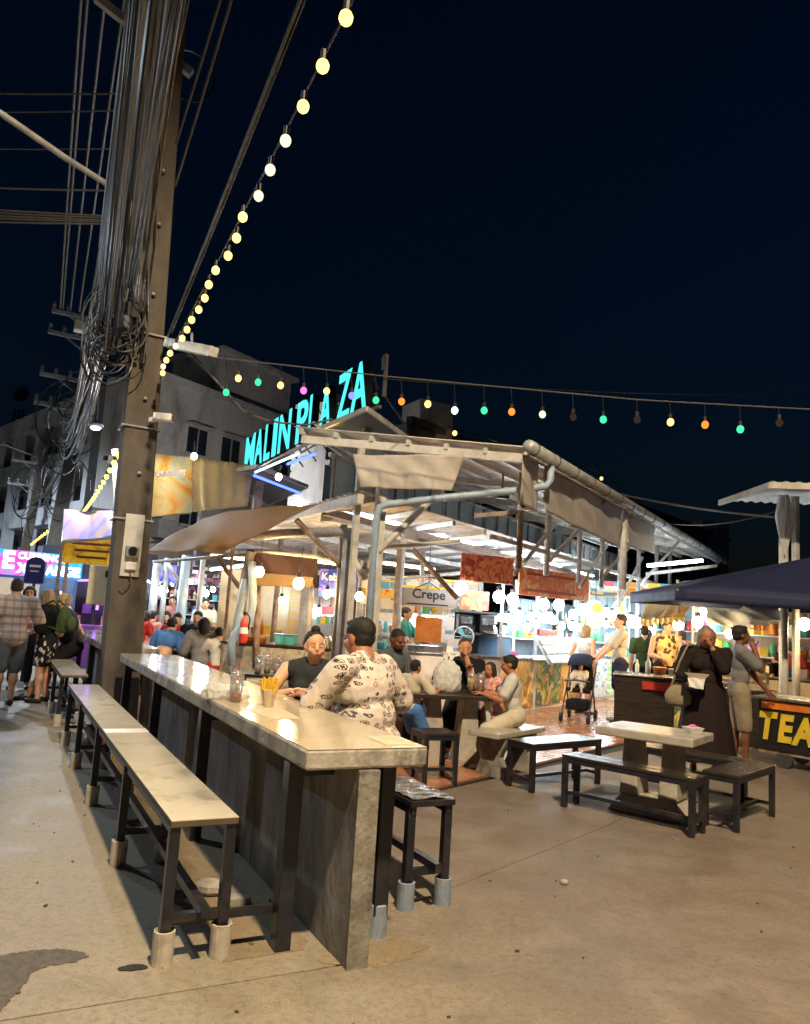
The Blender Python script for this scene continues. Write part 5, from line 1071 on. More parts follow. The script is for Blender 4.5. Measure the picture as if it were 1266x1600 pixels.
def stall(name, label, c, rz, W, D, front, ch=.92, back=None, bh=2.2, post=True, sign=None, sz=(2.0, 2.35), top='steel', shelf=False, roof=None, postm='white_steel', panels=1, base='white_paint'):
    """market stall, local x along the counter, local -y toward the customers"""
    T = thing(name, label, 'market stall', c, rz)
    MB().box((0, 0, ch / 2), (W, D, ch - .002)).build('counter', MAT[base], T, local=True, bevel=.006)
    for k in range(panels):
        w_ = W / panels; MB().box((-W / 2 + w_ * (k + .5), -D / 2 - .012, ch / 2 + .02), (w_ - .03, .02, ch - .1)).build('front_panel', MAT[front if isinstance(front, str) else front[k]], T, local=True)
    MB().box((0, 0, ch + .012), (W + .06, D + .08, .025)).build('worktop', MAT[top], T, local=True, bevel=.004)
    if post:
        for sx_ in (-1, 1):
            for sy_ in (-1, 1): MB().box((sx_ * (W / 2 - .03), sy_ * (D / 2 + (.9 if sy_ > 0 else 0)), 1.25), (.045, .045, 2.5)).build('post', MAT[postm], T, local=True)
    if back: MB().box((0, D / 2 + 1.05, bh / 2 + .1), (W, .04, bh)).build('back_panel', MAT[back], T, local=True)
    if shelf:
        for z in (1.2, 1.6): MB().box((0, D / 2 + .85, z), (W * .95, .3, .025)).build('shelf', MAT['white_paint'], T, local=True)
    if sign: MB().box((0, -D / 2 - .1, sum(sz) / 2), (W, .03, sz[1] - sz[0])).build('sign_board', MAT[sign], T, local=True)
    if roof:
        MB().sheet([(-W / 2 - .2, -D / 2 - .5, 2.25), (W / 2 + .2, -D / 2 - .5, 2.25), (W / 2 + .2, D / 2 + 1.1, 2.6), (-W / 2 - .2, D / 2 + 1.1, 2.6)], 16, 6, lambda u, v: .02 * math.sin(u * 20), .01).build('awning', MAT[roof], T, smooth=True, local=True)
    return T
# front row facing the yard (local -y faces MV2 side): rotation so that local x = EV2
R1 = E2
t1 = stall('food_stall', 'yellow fronted fried food stall with a blue cooler on its counter', C2(.55, -.45), R1, 1.35, .8, ['food_print_yellow', 'food_print_yellow'], .92, panels=2, post=False)
t2 = stall('food_stall', 'yellow and green fronted menu stall with a sloping rack of menu cards', C2(2.45, -.45), R1, 2.2, .8, ['food_print_green', 'food_print_yellow'], .88, panels=2, post=False)
t3 = stall('food_stall', 'white fronted stall behind the couple with the stroller', C2(5.0, -.45), R1, 2.4, .8, 'menu_white', .92, back='panel_blue', bh=2.0, shelf=True)
t4 = stall('food_stall', 'brightly lit stall beyond the stroller couple', C2(7.8, -.45), R1, 2.6, .8, 'menu_cards', .92, back='panel_blue', bh=2.0, shelf=True)
t5 = stall('food_stall', 'last bright stall at the far end of the hall row', C2(10.8, -.45), R1, 2.8, .8, 'sign_mix', .92, back='panel_blue', bh=2.0, shelf=True)
q = C2(.35, -.4, .945); T = thing('cooler_box', 'pale blue see-through cooler tub on the fried food counter', 'cooler', q, R1)
translucent('cooler_blue', (.35, .55, .78), .4); MB().box((0, 0, .17), (.52, .4, .34)).build('tub', MAT['cooler_blue'], T, local=True, bevel=.02); MB().box((0, 0, .35), (.56, .44, .03)).build('rim', MAT['white_plastic'], T, local=True, bevel=.008)
q = C2(.25, -.75, 1.42); T = thing('sun_shade_tray', 'flat orange tray raised on a stem above the blue cooler', 'tray', q, R1); MB().box((0, 0, 0), (.5, .22, .07)).build('tray', MAT['yellow_plastic'], T, local=True, bevel=.01); MB().bar((0, 0, -.47), (0, 0, -.03), .02).build('stem', MAT['steel'], T, local=True)
rk = thing('menu_rack', 'sloping rack of pale menu cards with a red top bar', 'menu rack', C2(2.3, .05, .90), R1)
for r in range(3):
    for k in range(7):
        p = Vector((-.72 + k * .24, -.1 + .1 * r, .03 + .16 * r)); MB().box(p, (.215, .012, .155), M=Matrix.Rotation(R_(-32), 3, 'X')).build('menu_card', MAT['menu_cards'], rk, local=True)
MB().box((0, .05, .17), (1.72, .02, .56), M=Matrix.Rotation(R_(-32), 3, 'X')).build('back_board', MAT['white_paint'], rk, local=True); MB().box((-.2, .24, .5), (.85, .07, .11)).build('top_bar', MAT['red_plastic'], rk, local=True, bevel=.01)
# crepe stall and neighbours to its left
crz = R_(8)
crp = Vector((at(668, 1060, 13.0).x, 13.0, 0))
t6 = stall('crepe_stall', 'crepe stall with steel griddle counter and white menu sheets', crp, crz, 2.3, .7, 'white_paint', .95, back='menu_white', bh=2.1, shelf=True, post=True)
MB().box(crp + Vector((-.1, -.1, 1.03)), (.6, .45, .12), rz=crz).build('griddle', MAT['steel'], label='steel crepe griddle on the crepe stall counter', cat='griddle', bevel=.01)
MB().box(crp + Vector((.0, .12, 1.34)), (.5, .03, .42), rz=crz).build('splash_board', MAT['orange_plastic'], label='orange splash board standing behind the crepe griddle', cat='board')
T = thing('electric_fan', 'white round table fan beside the crepe griddle', 'fan', crp + Vector((.55, -.05, .98)), crz)
MB().tube([(.17 * math.cos(a), -.04, .28 + .17 * math.sin(a)) for a in [k * 6.283 / 24 for k in range(25)]], .012, 6).build('guard_ring', MAT['white_plastic'], T, local=True)
for k in range(10): a_ = k * 6.283 / 10; MB().tube([(.02 * math.cos(a_), -.06, .28 + .02 * math.sin(a_)), (.17 * math.cos(a_), -.04, .28 + .17 * math.sin(a_))], .003, 4).build('guard_wire', MAT['white_plastic'], T, local=True)
for k in range(3): a_ = k * 2.094; MB().box((.08 * math.cos(a_), -.03, .28 + .08 * math.sin(a_)), (.14, .012, .07), M=Matrix.Rotation(-a_, 3, 'Y') @ Matrix.Rotation(.4, 3, 'X')).build('blade', MAT['teal_plastic'], T, local=True)
MB().lathe((0, 0, 0), [(.1, 0), (.09, .02), (.02, .04), (.02, .2)], 12).build('stand', MAT['white_plastic'], T, local=True)
q = at(667, 934, 12.4); T = thing('crepe_sign', 'hanging taupe signboard with black Crepe lettering', 'sign', q + Vector((0, 0, -.15)))
mat('taupe', (.34, .28, .24), .6, var=.12, scale=5); xd = Vector((1, .06, -.01)).normalized()
MB().box(q, (.97, .03, .285), rz=.06).build('board', MAT['taupe'], T, bevel=.004)
text_part('Crepe', .21, MAT['letter_black'], T, q + Vector((0.03, -.022, .05)), xd, (0, 0, 1), .004, .004)
for k in range(9): MB().box(q + Vector((-.40 + .022 * k, -.021, .05 + .05 * math.sin(k * 2.1))), (.06, .006, .016), M=Matrix.Rotation(.6 * math.sin(k), 3, 'Y')).build('leaf_print', MAT['letter_black'], T)
MB().box(q + Vector((.02, -.02, -.105)), (.66, .006, .022), rz=.06).build('small_print', MAT['letter_black'], T)
for s_ in (-1, 1): MB().tube([q + Vector((.2 * s_, 0, .14)), q + Vector((.02, 0, .25))], .008, 5).build('hanger', MAT['black'], T)
MB().tube([q + Vector((.02, 0, .25)), q + Vector((.02, .2, .9))], .006, 5).build('cord', MAT['black'], T)
# posters, boards and price boards
def board(label, x, y, w_, h_, Y, mt, rz=0.0, name='poster', cat='poster', frame=None, lines=None):
    q = at(x, y, Y); T = thing(name, label, cat, q - Vector((0, 0, h_ / 2)), rz); MB().box((0, 0, h_ / 2), (w_, .025, h_)).build('sheet', MAT[mt], T, local=True)
    if frame:
        for s_ in (-1, 1): MB().box((s_ * w_ / 2, 0, h_ / 2), (.025, .04, h_ + .025)).build('frame_side', MAT[frame], T, local=True)
        for z in (0, h_): MB().box((0, 0, z), (w_ - .025, .04, .025)).build('frame_rail', MAT[frame], T, local=True)
    if lines:
        for k in range(lines[0]): MB().box((-w_ * .05, -.016, h_ * (.2 + .6 * k / max(1, lines[0] - 1))), (w_ * .7, .006, h_ * .1)).build('printed_line', MAT[lines[1]], T, local=True)
    return T
board('red fried skewer food banner hung under the hall tie beam', 762, 889, 1.0, .42, 12.0, 'food_print_red', R_(30), 'food_banner', 'banner', None)
bB_ = board('orange and red menu banner hung along the stall row', 868, 914, 2.0, .46, 13.4, 'food_print_orange', R_(42), 'food_banner', 'banner', None, (2, 'letter_red'))
board('yellow strip sign above the crepe stall', 640, 922, 1.3, .16, 13.3, 'yellow_print', .1, 'strip_sign', 'sign', None, (1, 'letter_red'))
board('pastel striped poster at the left of the crepe sign', 594, 925, .62, .42, 12.9, 'sign_mix', .05, 'poster', 'poster')
board('pale blue menu sheet below the pastel poster', 598, 952, .52, .38, 12.7, 'menu_white', .05, 'menu_sheet', 'menu')
board('red and white price board right of the crepe sign', 742, 938, .52, .32, 13.2, 'food_print_red', .3, 'price_board', 'sign')
board('tall white menu sheet hung over the crepe counter', 700, 980, .2, .5, 12.6, 'menu_white', .1, 'menu_sheet', 'menu')
board('white menu board leaning by the waffle machines', 712, 1015, .3, .34, 12.6, 'menu_white', .15, 'menu_sheet', 'menu')
for r in range(5): board('small white framed price card on the column beside the dark shelf', 769, 968 + r * 21, .2, .16, 13.6, 'menu_white', .3, 'price_card', 'price card')['group'] = 'price cards on the column'
q = at(742, 985, 13.3); T = thing('drinks_shelf', 'dark shelf unit with two black coffee machines beside the crepe stall', 'shelf unit', Vector((q.x, q.y, 0)), .25)
MB().box((0, .25, .85), (.72, .04, 1.7)).build('back', MAT['dark_grey'], T, local=True)
for z in (.95, 1.32, 1.68): MB().box((0, .05, z), (.72, .38, .03)).build('shelf', MAT['dark_grey'], T, local=True)
MB().box((0, .05, .46), (.74, .4, .92)).build('cabinet', MAT['white_paint'], T, local=True)
for x in (-.18, .18):
    T2 = thing('coffee_machine', f'black coffee machine on the {"crepe side" if x < 0 else "price card side"} of the dark shelf', 'coffee machine', Vector((q.x, q.y, 1.335)) + Vector((x, 0, 0)), .25)
    MB().box((0, .05, .16), (.26, .26, .3)).build('body', MAT['black'], T2, local=True, bevel=.02); MB().box((0, -.09, .2), (.2, .03, .12)).build('panel', MAT['steel'], T2, local=True); MB().box((0, -.12, .03), (.2, .12, .03)).build('drip_tray', MAT['steel'], T2, local=True)
# kebab stall
kb = Vector((at(440, 1040, 12.3).x, 12.3, 0))
t7 = stall('kebab_stall', 'warm lit kebab stall with orange trays behind the bar woman', kb + Vector((.1, .1, 0)), R_(-6), 2.0, .7, 'slab_concrete', .95, post=True, postm='rust_steel', base='rust_steel', top='dark_wood')
MB().box(kb + Vector((.35, 1.35, 1.35)), (.62, .05, 1.15), rz=-.1).build('steel_sheet', MAT['galv'], label='upright corrugated steel sheet behind the kebab counter', cat='sheet')
ls = thing('lattice_screen', 'yellow lattice bamboo screen beside the corrugated steel sheet', 'screen', kb + Vector((-.05, 1.4, 0)))
for k in range(26): MB().box((0, 0, .85 + k * .045), (.22, .015, .016)).build('slat', MAT['yellow_plastic'], ls, local=True)
for x in (-.1, .1): MB().box((x, .015, 1.0), (.02, .015, 2.0)).build('stile', MAT['cream'], ls, local=True)
MB().box(kb + Vector((-.75, 2.0, 1.1)), (1.6, .05, 2.2), rz=-.05).build('plank_wall', MAT['cream'], label='warm cream partition at the back of the kebab stall', cat='wall')
MB().box(kb + Vector((1.1, 2.3, 1.1)), (2.0, .05, 2.2), rz=-.05).build('plank_wall', MAT['dark_grey'], label='dark partition below the kebab sign', cat='wall')
q = at(528, 912, 12.8); T = thing('kebab_sign', 'blue violet lightbox with white Kebab lettering', 'sign', q + Vector((0, 0, -.25))); MB().box(q, (.62, .06, .46), rz=-.05).build('box', MAT['kebab_print'], T, bevel=.01); text_part('Kebab', .17, MAT['letter_white'], T, q + Vector((-.06, -.04, .1)), (1, -.05, 0), (0, 0, 1), .004, .004)
for k, (cx, col_) in enumerate(((505, 'yellow_plastic'), (512, 'green_plastic'), (498, 'teal_plastic'), (520, 'blue_plastic'))):
    p = at(cx, 969, 13.2); MB().box(p, (.075, .02, .13)).build('price_tag', MAT[col_], label=f'{CN[col_]} price tag hung in the kebab stall window', cat='price tag')
p = at(512, 954, 13.1); MB().box(p, (.21, .02, .14)).build('price_tag', MAT['pink_plastic'], label='larger pink price card hung in the kebab stall window', cat='price tag')
pk = kb + Vector((0, 0, .975))
T = thing('plastic_basin', 'light blue plastic basin on the kebab counter', 'basin', pk + Vector((.05, -.05, 0))); frustum((0, 0, 0), .3, .22, .36, .26, 0, .16, 0).build('basin', MAT['teal_plastic'], T, local=True, bevel=.01); MB().box((0, 0, .155), (.38, .28, .015)).build('rim', MAT['blue_plastic'], T, local=True)
goods('on the kebab counter', pk + Vector((-.75, -.1, 0)), pk + Vector((-.25, -.1, 0)), 4, ['tub', 'box'], ['orange_plastic', 'red_plastic'], 31); goods('on the kebab counter', pk + Vector((.35, -.1, 0)), pk + Vector((.95, -.1, 0)), 5, ['tub', 'jar'], ['orange_plastic', 'white_plastic', 'steel'], 32)
goods('on the ledge at the back of the kebab stall', kb + Vector((-1.1, 1.6, 1.05)), kb + Vector((-.3, 1.6, 1.05)), 8, ['box', 'tub', 'bottle'], ['yellow_plastic', 'orange_plastic', 'white_plastic'], 33)
MB().box(kb + Vector((-.7, 1.62, 1.02)), (1.0, .3, .04)).build('ledge', MAT['cream'], label='wooden ledge along the back of the kebab stall', cat='shelf')
q = at(378, 1035, 11.2); MB().box(Vector((q.x, q.y, .25)), (.6, .35, .5), rz=.1).build('stone_block', MAT['slab_concrete'], bevel=.03, label='pale concrete block at the foot of the blue drain pipe', cat='block')
# left eating hall: back stalls
lz = [(-3.9, 18.6, R_(-8), 2.6, 'dark_menu', 'dark walled bar stall with string lights at the back of the eating hall', 'black', 'dark_menu'), (-1.9, 17.2, R_(-4), 2.2, 'food_print_orange', 'noodle stall with colourful sign at the back of the eating hall', 'cream', 'sign_mix'), (-6.6, 19.6, R_(-10), 2.4, 'dark_menu', 'dark drinks stall beyond the near pole', 'dark_grey', 'kebab_print'), (.6, 17.6, R_(0), 2.4, 'menu_white', 'white stall deep behind the crepe sign', 'white_paint', 'sign_mix')]
for i, (x, y, rz, W, bk, lb, bs, sg) in enumerate(lz):
    stall('food_stall', lb, Vector((x, y, 0)), rz, W, .7, 'cream' if i == 1 else bs, .95, back=bk, bh=2.3, sign=sg, sz=(1.95, 2.4), shelf=True, base=bs, postm='galv')
    d_ = Vector((math.cos(rz), math.sin(rz), 0)); w2 = ('at the dark bar stall', 'at the noodle stall', 'at the dark drinks stall', 'at the white stall behind the crepe sign')[i]
    goods(w2, Vector((x, y - .1, .975)) - d_ * W * .45, Vector((x, y - .1, .975)) + d_ * W * .45, 9, ['bottle', 'jar', 'box', 'tub'], ALLC, 50 + i)
    nn = Vector((-d_.y, d_.x, 0)) * 1.2
    for z in (1.215, 1.615): goods(w2, Vector((x, y, z)) + nn - d_ * W * .44, Vector((x, y, z)) + nn + d_ * W * .44, 10, ['bottle', 'jar', 'box', 'bag'], ALLC, 60 + i + int(z * 10))
# goods along the front row
def row_goods(a0, a1, where, seed, z=.945, b_=-.55, n=9, kinds=('tub', 'box', 'fruit', 'jar', 'tray')): goods(where, C2(a0, b_, z), C2(a1, b_, z), n, list(kinds), ALLC, seed, rz=R1)
row_goods(.75, 1.2, 'beside the blue cooler', 71, n=3)
row_goods(3.9, 6.1, 'on the stall behind the stroller couple', 72, n=12); row_goods(3.9, 6.1, 'on the stall behind the stroller couple', 73, b_=-.25, n=12)
row_goods(6.6, 9.0, 'on the bright stall past the stroller couple', 74, n=12); row_goods(9.5, 12.0, 'on the last stall of the hall row', 75, n=12)
for a0, a1, w2, sd_ in ((3.9, 6.1, 'on the shelf behind the stroller couple', 81), (6.6, 9.0, 'on the shelf of the bright stall past the stroller couple', 83), (9.5, 12.0, 'on the shelf of the last stall of the hall row', 85)):
    for z in (1.215, 1.615): goods(w2, C2(a0, -1.72, z), C2(a1, -1.72, z), 12, ['bottle', 'box', 'bag', 'jar'], ALLC, sd_ + int(z * 5), rz=R1)
goods('on the crepe stall counter', crp + Vector((-1.0, -.1, .975)), crp + Vector((-.45, -.05, .975)), 5, ['bottle', 'jar', 'tub'], ALLC, 91)
for z in (1.215, 1.615): goods('on the crepe stall shelves', crp + Vector((-1.0, 1.05, z)), crp + Vector((.9, 1.3, z)), 13, ['bottle', 'jar', 'box', 'bag'], ALLC, 92 + int(z * 5))
# hanging menu signs (oval)
for (x, y, Y, lb) in ((931, 960, 15.2, 'oval yellow fruit sign on the hall post'), (967, 960, 17, 'small oval yellow sign farther along the stall row')):
    q = at(x, y, Y); T = thing('oval_sign', lb, 'sign', q - Vector((0, 0, .3))); MB().lathe(q, [(.17, -.02), (.19, 0), (.17, .02)], 18, M=Matrix.Rotation(math.pi / 2, 3, 'X') @ Matrix.Diagonal((1, 1.7, 1))).build('disc', MAT['menu_cards'], T); MB().lathe(q + Vector((0, -.025, .12)), [(.1, -.01), (.1, .01)], 14, M=Matrix.Rotation(math.pi / 2, 3, 'X')).build('fruit_print', MAT['yellow_plastic'], T); MB().tube([q + Vector((0, 0, .3)), q + Vector((0, .1, .9))], .008, 5).build('cord', MAT['black'], T)
# ================================================================== RIGHT SIDE: STALLS, TEA CART, PARASOL
g0 = Vector((4.35, 12.25, 0))
t8 = stall('grill_stall', 'black grill stall with steel top and food pictures beside the woman in dark dress', g0 + Vector((.05, .1, 0)), R_(-18), 1.75, .75, ['dark_wood', 'food_print_green'], .84, panels=2, post=False, base='black')
MB().box(g0 + Vector((-.05, -.33, .72)), (1.0, .03, .12), rz=R_(-18)).build('red_strip', MAT['red_plastic'], label='red strip along the front edge of the black grill stall', cat='trim')
goods('on the steel top of the grill stall', g0 + Vector((-.6, .25, .88)), g0 + Vector((.7, -.1, .88)), 7, ['tray', 'tub', 'bottle'], ['blue_plastic', 'white_plastic', 'cream', 'orange_plastic'], 101)
g1_ = Vector((6.3, 13.6, 0))
t9 = stall('bread_stall', 'wooden fronted snack stall behind the man in grey shirt', g1_, R_(-30), 2.6, .8, 'cream', .9, base='dark_wood', postm='cream', back='panel_warm', bh=2.0, shelf=True, roof='grey_cloth')
goods('on the wooden fronted snack stall', g1_ + Vector((-1.0, .45, .93)), g1_ + Vector((1.0, -.65, .93)), 12, ['box', 'bag', 'tray', 'fruit'], ALLC, 103)
for z in (1.215, 1.615): goods('on the shelves of the wooden fronted snack stall', g1_ + Vector((-.4, 1.75, z)), g1_ + Vector((1.6, .6, z)), 14, ['bag', 'box', 'jar'], ALLC, 104 + int(z * 5), sc_=1.2)
for i, (x, y, rz, bk, lb) in enumerate(((5.6, 17.5, R_(-15), 'panel_blue', 'snack shop with packed shelves behind the blue shirted boy'), (8.6, 16.6, R_(-25), 'panel_blue', 'souvenir shop with packed shelves beyond the golden poles'), (7.6, 21.5, R_(-10), 'panel_blue', 'white shop at the far end of the market lane'), (11.2, 15.0, R_(-40), 'panel_warm', 'corner shop behind the tea cart'))):
    stall('snack_shop', lb, Vector((x, y, 0)), rz, 3.2, .8, 'menu_cards', .9, back=bk, bh=2.5, shelf=True, sign='sign_mix', sz=(2.25, 2.6), postm='blue_steel', roof='cream_cloth' if i == 0 else None)
    d_ = Vector((math.cos(rz), math.sin(rz), 0)); nn = Vector((-d_.y, d_.x, 0)); w2 = ('in the shop behind the blue shirted boy', 'in the shop beyond the golden poles', 'in the white shop at the far end', 'in the corner shop behind the tea cart')[i]
    goods(w2, Vector((x, y, .93)) - d_ * 1.5, Vector((x, y, .93)) + d_ * 1.5, 12, ['tray', 'box', 'fruit', 'bag', 'crate'], ALLC, 110 + i)
    for z in (1.215, 1.615): goods(w2, Vector((x, y, z)) + nn * 1.2 - d_ * 1.5, Vector((x, y, z)) + nn * 1.2 + d_ * 1.5, 16, ['bag', 'box', 'jar', 'bottle'], ALLC, 120 + i + int(z * 10), sc_=1.25)
# cream scalloped awning
a0 = [at(1000, 968, 12.9), at(1070, 962, 12.2), at(1085, 938, 14.2), at(1010, 940, 14.8)]
T = thing('scalloped_awning', 'cream scalloped awning lit from below beside the dark parasol', 'awning', a0[0]); MB().sheet(a0, 14, 6, lambda u, v: .015 * math.sin(u * 25), .008).build('canopy', MAT['cream_cloth'], T, smooth=True)
for k in range(9): p = a0[0] + (a0[1] - a0[0]) * ((k + .5) / 9); MB().ell(p + Vector((0, 0, -.05)), (.045, .008, .06), n=8, k=5).build('scallop', MAT['cream_cloth'], T)
tarp('shop_tarp', 'pale grey rumpled tarpaulin under the dark parasol', [at(1105, 978, 12.6), at(1235, 968, 11.2), at(1225, 938, 12.5), at(1105, 945, 13.8)], 'grey_cloth', .05, 12, 5, 14, 30, 10)
# navy parasol
apx = Vector((6.0, 11.0, 2.86)); cs = [at(1058, 925, 10.2), at(1640, 950, 8.9), None, at(985, 924, 12.8)]
zc = 2.2
cs = [Vector((cs[0].x, cs[0].y, 0)), Vector((cs[1].x, cs[1].y, 0)), Vector((10.3, 12.7, 0)), Vector((cs[3].x, cs[3].y, 0))]
cs = [Vector((p.x, p.y, at(x, y, p.y).z if x else 2.2)) for p, (x, y) in zip(cs, ((1058, 918), (1640, 958), (0, 0), (990, 926)))]
apx = Vector((sum(p.x for p in cs) / 4, sum(p.y for p in cs) / 4, cs[0].z + .72))
par = thing('parasol', 'large navy blue market parasol over the tea cart and stalls', 'parasol', Vector((apx.x, apx.y, 0)))
for k in range(4):
    a_, b_ = cs[k], cs[(k + 1) % 4]; pn = MB(); n = 12; vs = []; 
    for j in range(9):
        v = j / 8
        for i in range(n + 1):
            u = i / n; p = (a_ * (1 - u) + b_ * u) * (1 - v) + apx * v; p = p + Vector((0, 0, -.10 * math.sin(math.pi * u) * (1 - v) * v * 2)); vs.append(p)
    fs = [(j * (n + 1) + i, j * (n + 1) + i + 1, (j + 1) * (n + 1) + i + 1, (j + 1) * (n + 1) + i) for j in range(8) for i in range(n)]
    pn.add(vs, fs); o = pn.build('canopy_panel', MAT['navy_cloth'], par, smooth=True); sm = o.modifiers.new('s', 'SOLIDIFY'); sm.thickness = .006
    MB().sheet([a_ - Vector((0, 0, .17)), b_ - Vector((0, 0, .17)), b_, a_], 24, 3, lambda u, v: .012 * math.sin(u * 40) * (1 - v), .005).build('valance', MAT['navy_cloth'], par, smooth=True)
    MB().tube([a_ + Vector((0, 0, -.03)), apx + Vector((0, 0, -.05))], .016, 6).build('rib', MAT['galv'], par); MB().tube([(a_ + apx) / 2 + Vector((0, 0, -.05)), apx - Vector((0, 0, .75))], .012, 6).build('strut', MAT['galv'], par)
MB().tube([Vector((apx.x, apx.y, 0)), apx + Vector((0, 0, .08))], .035, 10).build('pole', MAT['cream'], par, smooth=True)
for (x, Y, lb) in ((1226, 10.6, 'golden lit steel pole nearest the tea cart'), (1246, 11.4, 'paired golden lit steel pole behind the tea cart')):
    q = at(x, 940, Y); MB().tube([Vector((q.x, q.y, 0)), q], .045 if Y < 11 else .035, 10).build('steel_pole', MAT['white_steel'], smooth=True, label=lb, cat='pole')
# tea cart
ta = Vector((4.58, 9.85, 0)); tb = Vector((6.0, 8.4, 0)); xd = (tb - ta).normalized(); nb = xd.cross(Vector((0, 0, 1))); trz_ = math.atan2(xd.y, xd.x); tL = (tb - ta).length; tm = (ta + tb) / 2
cart = thing('tea_cart', 'black drinks cart with big yellow hand painted TEA lettering', 'cart', tm - nb * .35, trz_)
MB().box(tm - nb * .35 + Vector((0, 0, .5)), (tL, .7, .6), rz=trz_).build('body', MAT['black'], cart, bevel=.01)
MB().box(tm - nb * .35 + Vector((0, 0, .82)), (tL + .12, .82, .035), rz=trz_).build('countertop', MAT['steel'], cart, bevel=.006)
MB().box(tm + nb * .012 + Vector((0, 0, .74)), (tL - .1, .02, .09), rz=trz_).build('orange_strip', MAT['orange_plastic'], cart)
for k, ch in enumerate('TEA'): text_part(ch, .44, MAT['letter_yellow'], cart, ta + xd * (.10 + .215 * k) + nb * .014 + Vector((0, 0, .47 - .01 * k)), xd, (0, 0, 1), .006, .02, shear=.18, sx=.72, name='letter')
for s_ in (.15, .85):
    for d_ in (-.05, -.65): MB().lathe(ta + xd * tL * s_ + nb * d_ + Vector((0, 0, .1)), [(.03, -.025), (.1, -.025), (.1, .025), (.03, .025)], 14, M=Matrix((Vector((0, 0, 1)), xd, nb)).transposed()).build('wheel', MAT['dark_grey'], cart)
MB().bar(ta + nb * -.05 + Vector((0, 0, .18)), tb + nb * -.05 + Vector((0, 0, .18)), .05).build('chassis_rail', MAT['rust_steel'], cart)
for s_ in (.02, .98): MB().bar(ta + xd * tL * s_ - nb * .05, ta + xd * tL * s_ - nb * .05 + Vector((0, 0, .2)), .04).build('leg', MAT['rust_steel'], cart) if False else None
goods('on the tea cart counter', ta + xd * .5 - nb * .35 + Vector((0, 0, .84)), tb - nb * .35 + Vector((0, 0, .84)), 7, ['bottle', 'jar', 'tub', 'bag'], ['white_plastic', 'cream', 'orange_plastic', 'steel', 'red_plastic'], 131)
q = ta + xd * .75 - nb * .3 + Vector((0, 0, .84)); T = thing('tilted_lid', 'grey tilted cooler lid on the tea cart', 'lid', q); MB().box(q + Vector((0, 0, .13)), (.4, .03, .28), M=Matrix.Rotation(trz_, 3, 'Z') @ Matrix.Rotation(-.5, 3, 'X')).build('lid', MAT['dark_grey'], T, bevel=.01); MB().bar(q + Vector((-.2, 0, 0)), q + Vector((-.1, .1, .25)), .03).build('hinge_arm', MAT['white_plastic'], T)
cr = thing('wooden_crate_rack', 'slatted wooden rack of bread on the counter behind the man in grey', 'rack', Vector((4.95, 11.6, 0)), R_(-25))
MB().box((0, 0, .4), (1.1, .5, .8)).build('base', MAT['dark_wood'], cr, local=True)
for k in range(4): MB().box((0, -.22 + .04 * k, .84 + .07 * k), (1.05, .03, .045)).build('slat', MAT['cream'], cr, local=True)
for x in (-.53, .53): MB().box((x, -.1, .95), (.04, .4, .34), M=Matrix.Rotation(.2, 3, 'X')).build('side', MAT['cream'], cr, local=True)
# corner roof and wrapped post at the far right
q = at(1243, 790, 11.8); T = thing('corner_roof', 'small corrugated roof on a wrapped post at the yard corner', 'roof', Vector((q.x, q.y, 0)))
z_ = at(1230, 775, 11.8).z; rr_ = [Vector((at(1204, 770, 10.8).x, 10.8, z_)), Vector((at(1204, 770, 10.8).x + 2, 10.4, z_)), Vector((at(1204, 770, 10.8).x + 2.3, 13.2, z_ + .15)), Vector((at(1204, 770, 10.8).x + .35, 13.4, z_ + .15))]
corr(rr_, 12, .016, 'roof_sheet', T); MB().bar(rr_[0] + Vector((0, 0, -.05)), rr_[1] + Vector((0, 0, -.05)), .05, .09).build('fascia', MAT['white_steel'], T); MB().bar(rr_[0] + Vector((0, 0, -.05)), rr_[3] + Vector((0, 0, -.05)), .05, .09).build('fascia', MAT['white_steel'], T)
MB().bar(Vector((q.x, q.y, 0)), Vector((q.x, q.y, z_)), .08, .08, upv=DV).build('post', MAT['white_steel'], T); MB().tube([Vector((q.x - .22, q.y, 0)), Vector((q.x - .22, q.y, z_))], .04, 8).build('post', MAT['white_steel'], T)

b = MB(); n = 28; vs = []
for k in range(22):
    z = 2.2 + (z_ - 2.2) * k / 21
    for j_ in range(n):
        a_ = 6.2832 * j_ / n; r_ = .05 + .02 * math.sin(a_ * 3 + z * 3) + .04 * math.sin(a_ * 7 - z * 5) + .05 * math.sin(z * 6); vs.append(Vector((q.x - .2 + r_ * math.cos(a_), q.y - .05 + r_ * math.sin(a_), z)))
b.add(vs, [(k * n + j_, k * n + (j_ + 1) % n, (k + 1) * n + (j_ + 1) % n, (k + 1) * n + j_) for k in range(21) for j_ in range(n)]); b.build('wrapped_sheet', MAT['thin_plastic'], T, smooth=True)
MB().bar(at(1010, 897, 15), at(1120, 884, 15), .05, .06).build('lane_beam', MAT['white_steel'], hall)
q0_, q1_ = at(1012, 884, 14.6), at(1098, 876, 14.6)
neon('long white tube light under the far end of the hall roof', q0_, q1_, 'tube_white', .03)
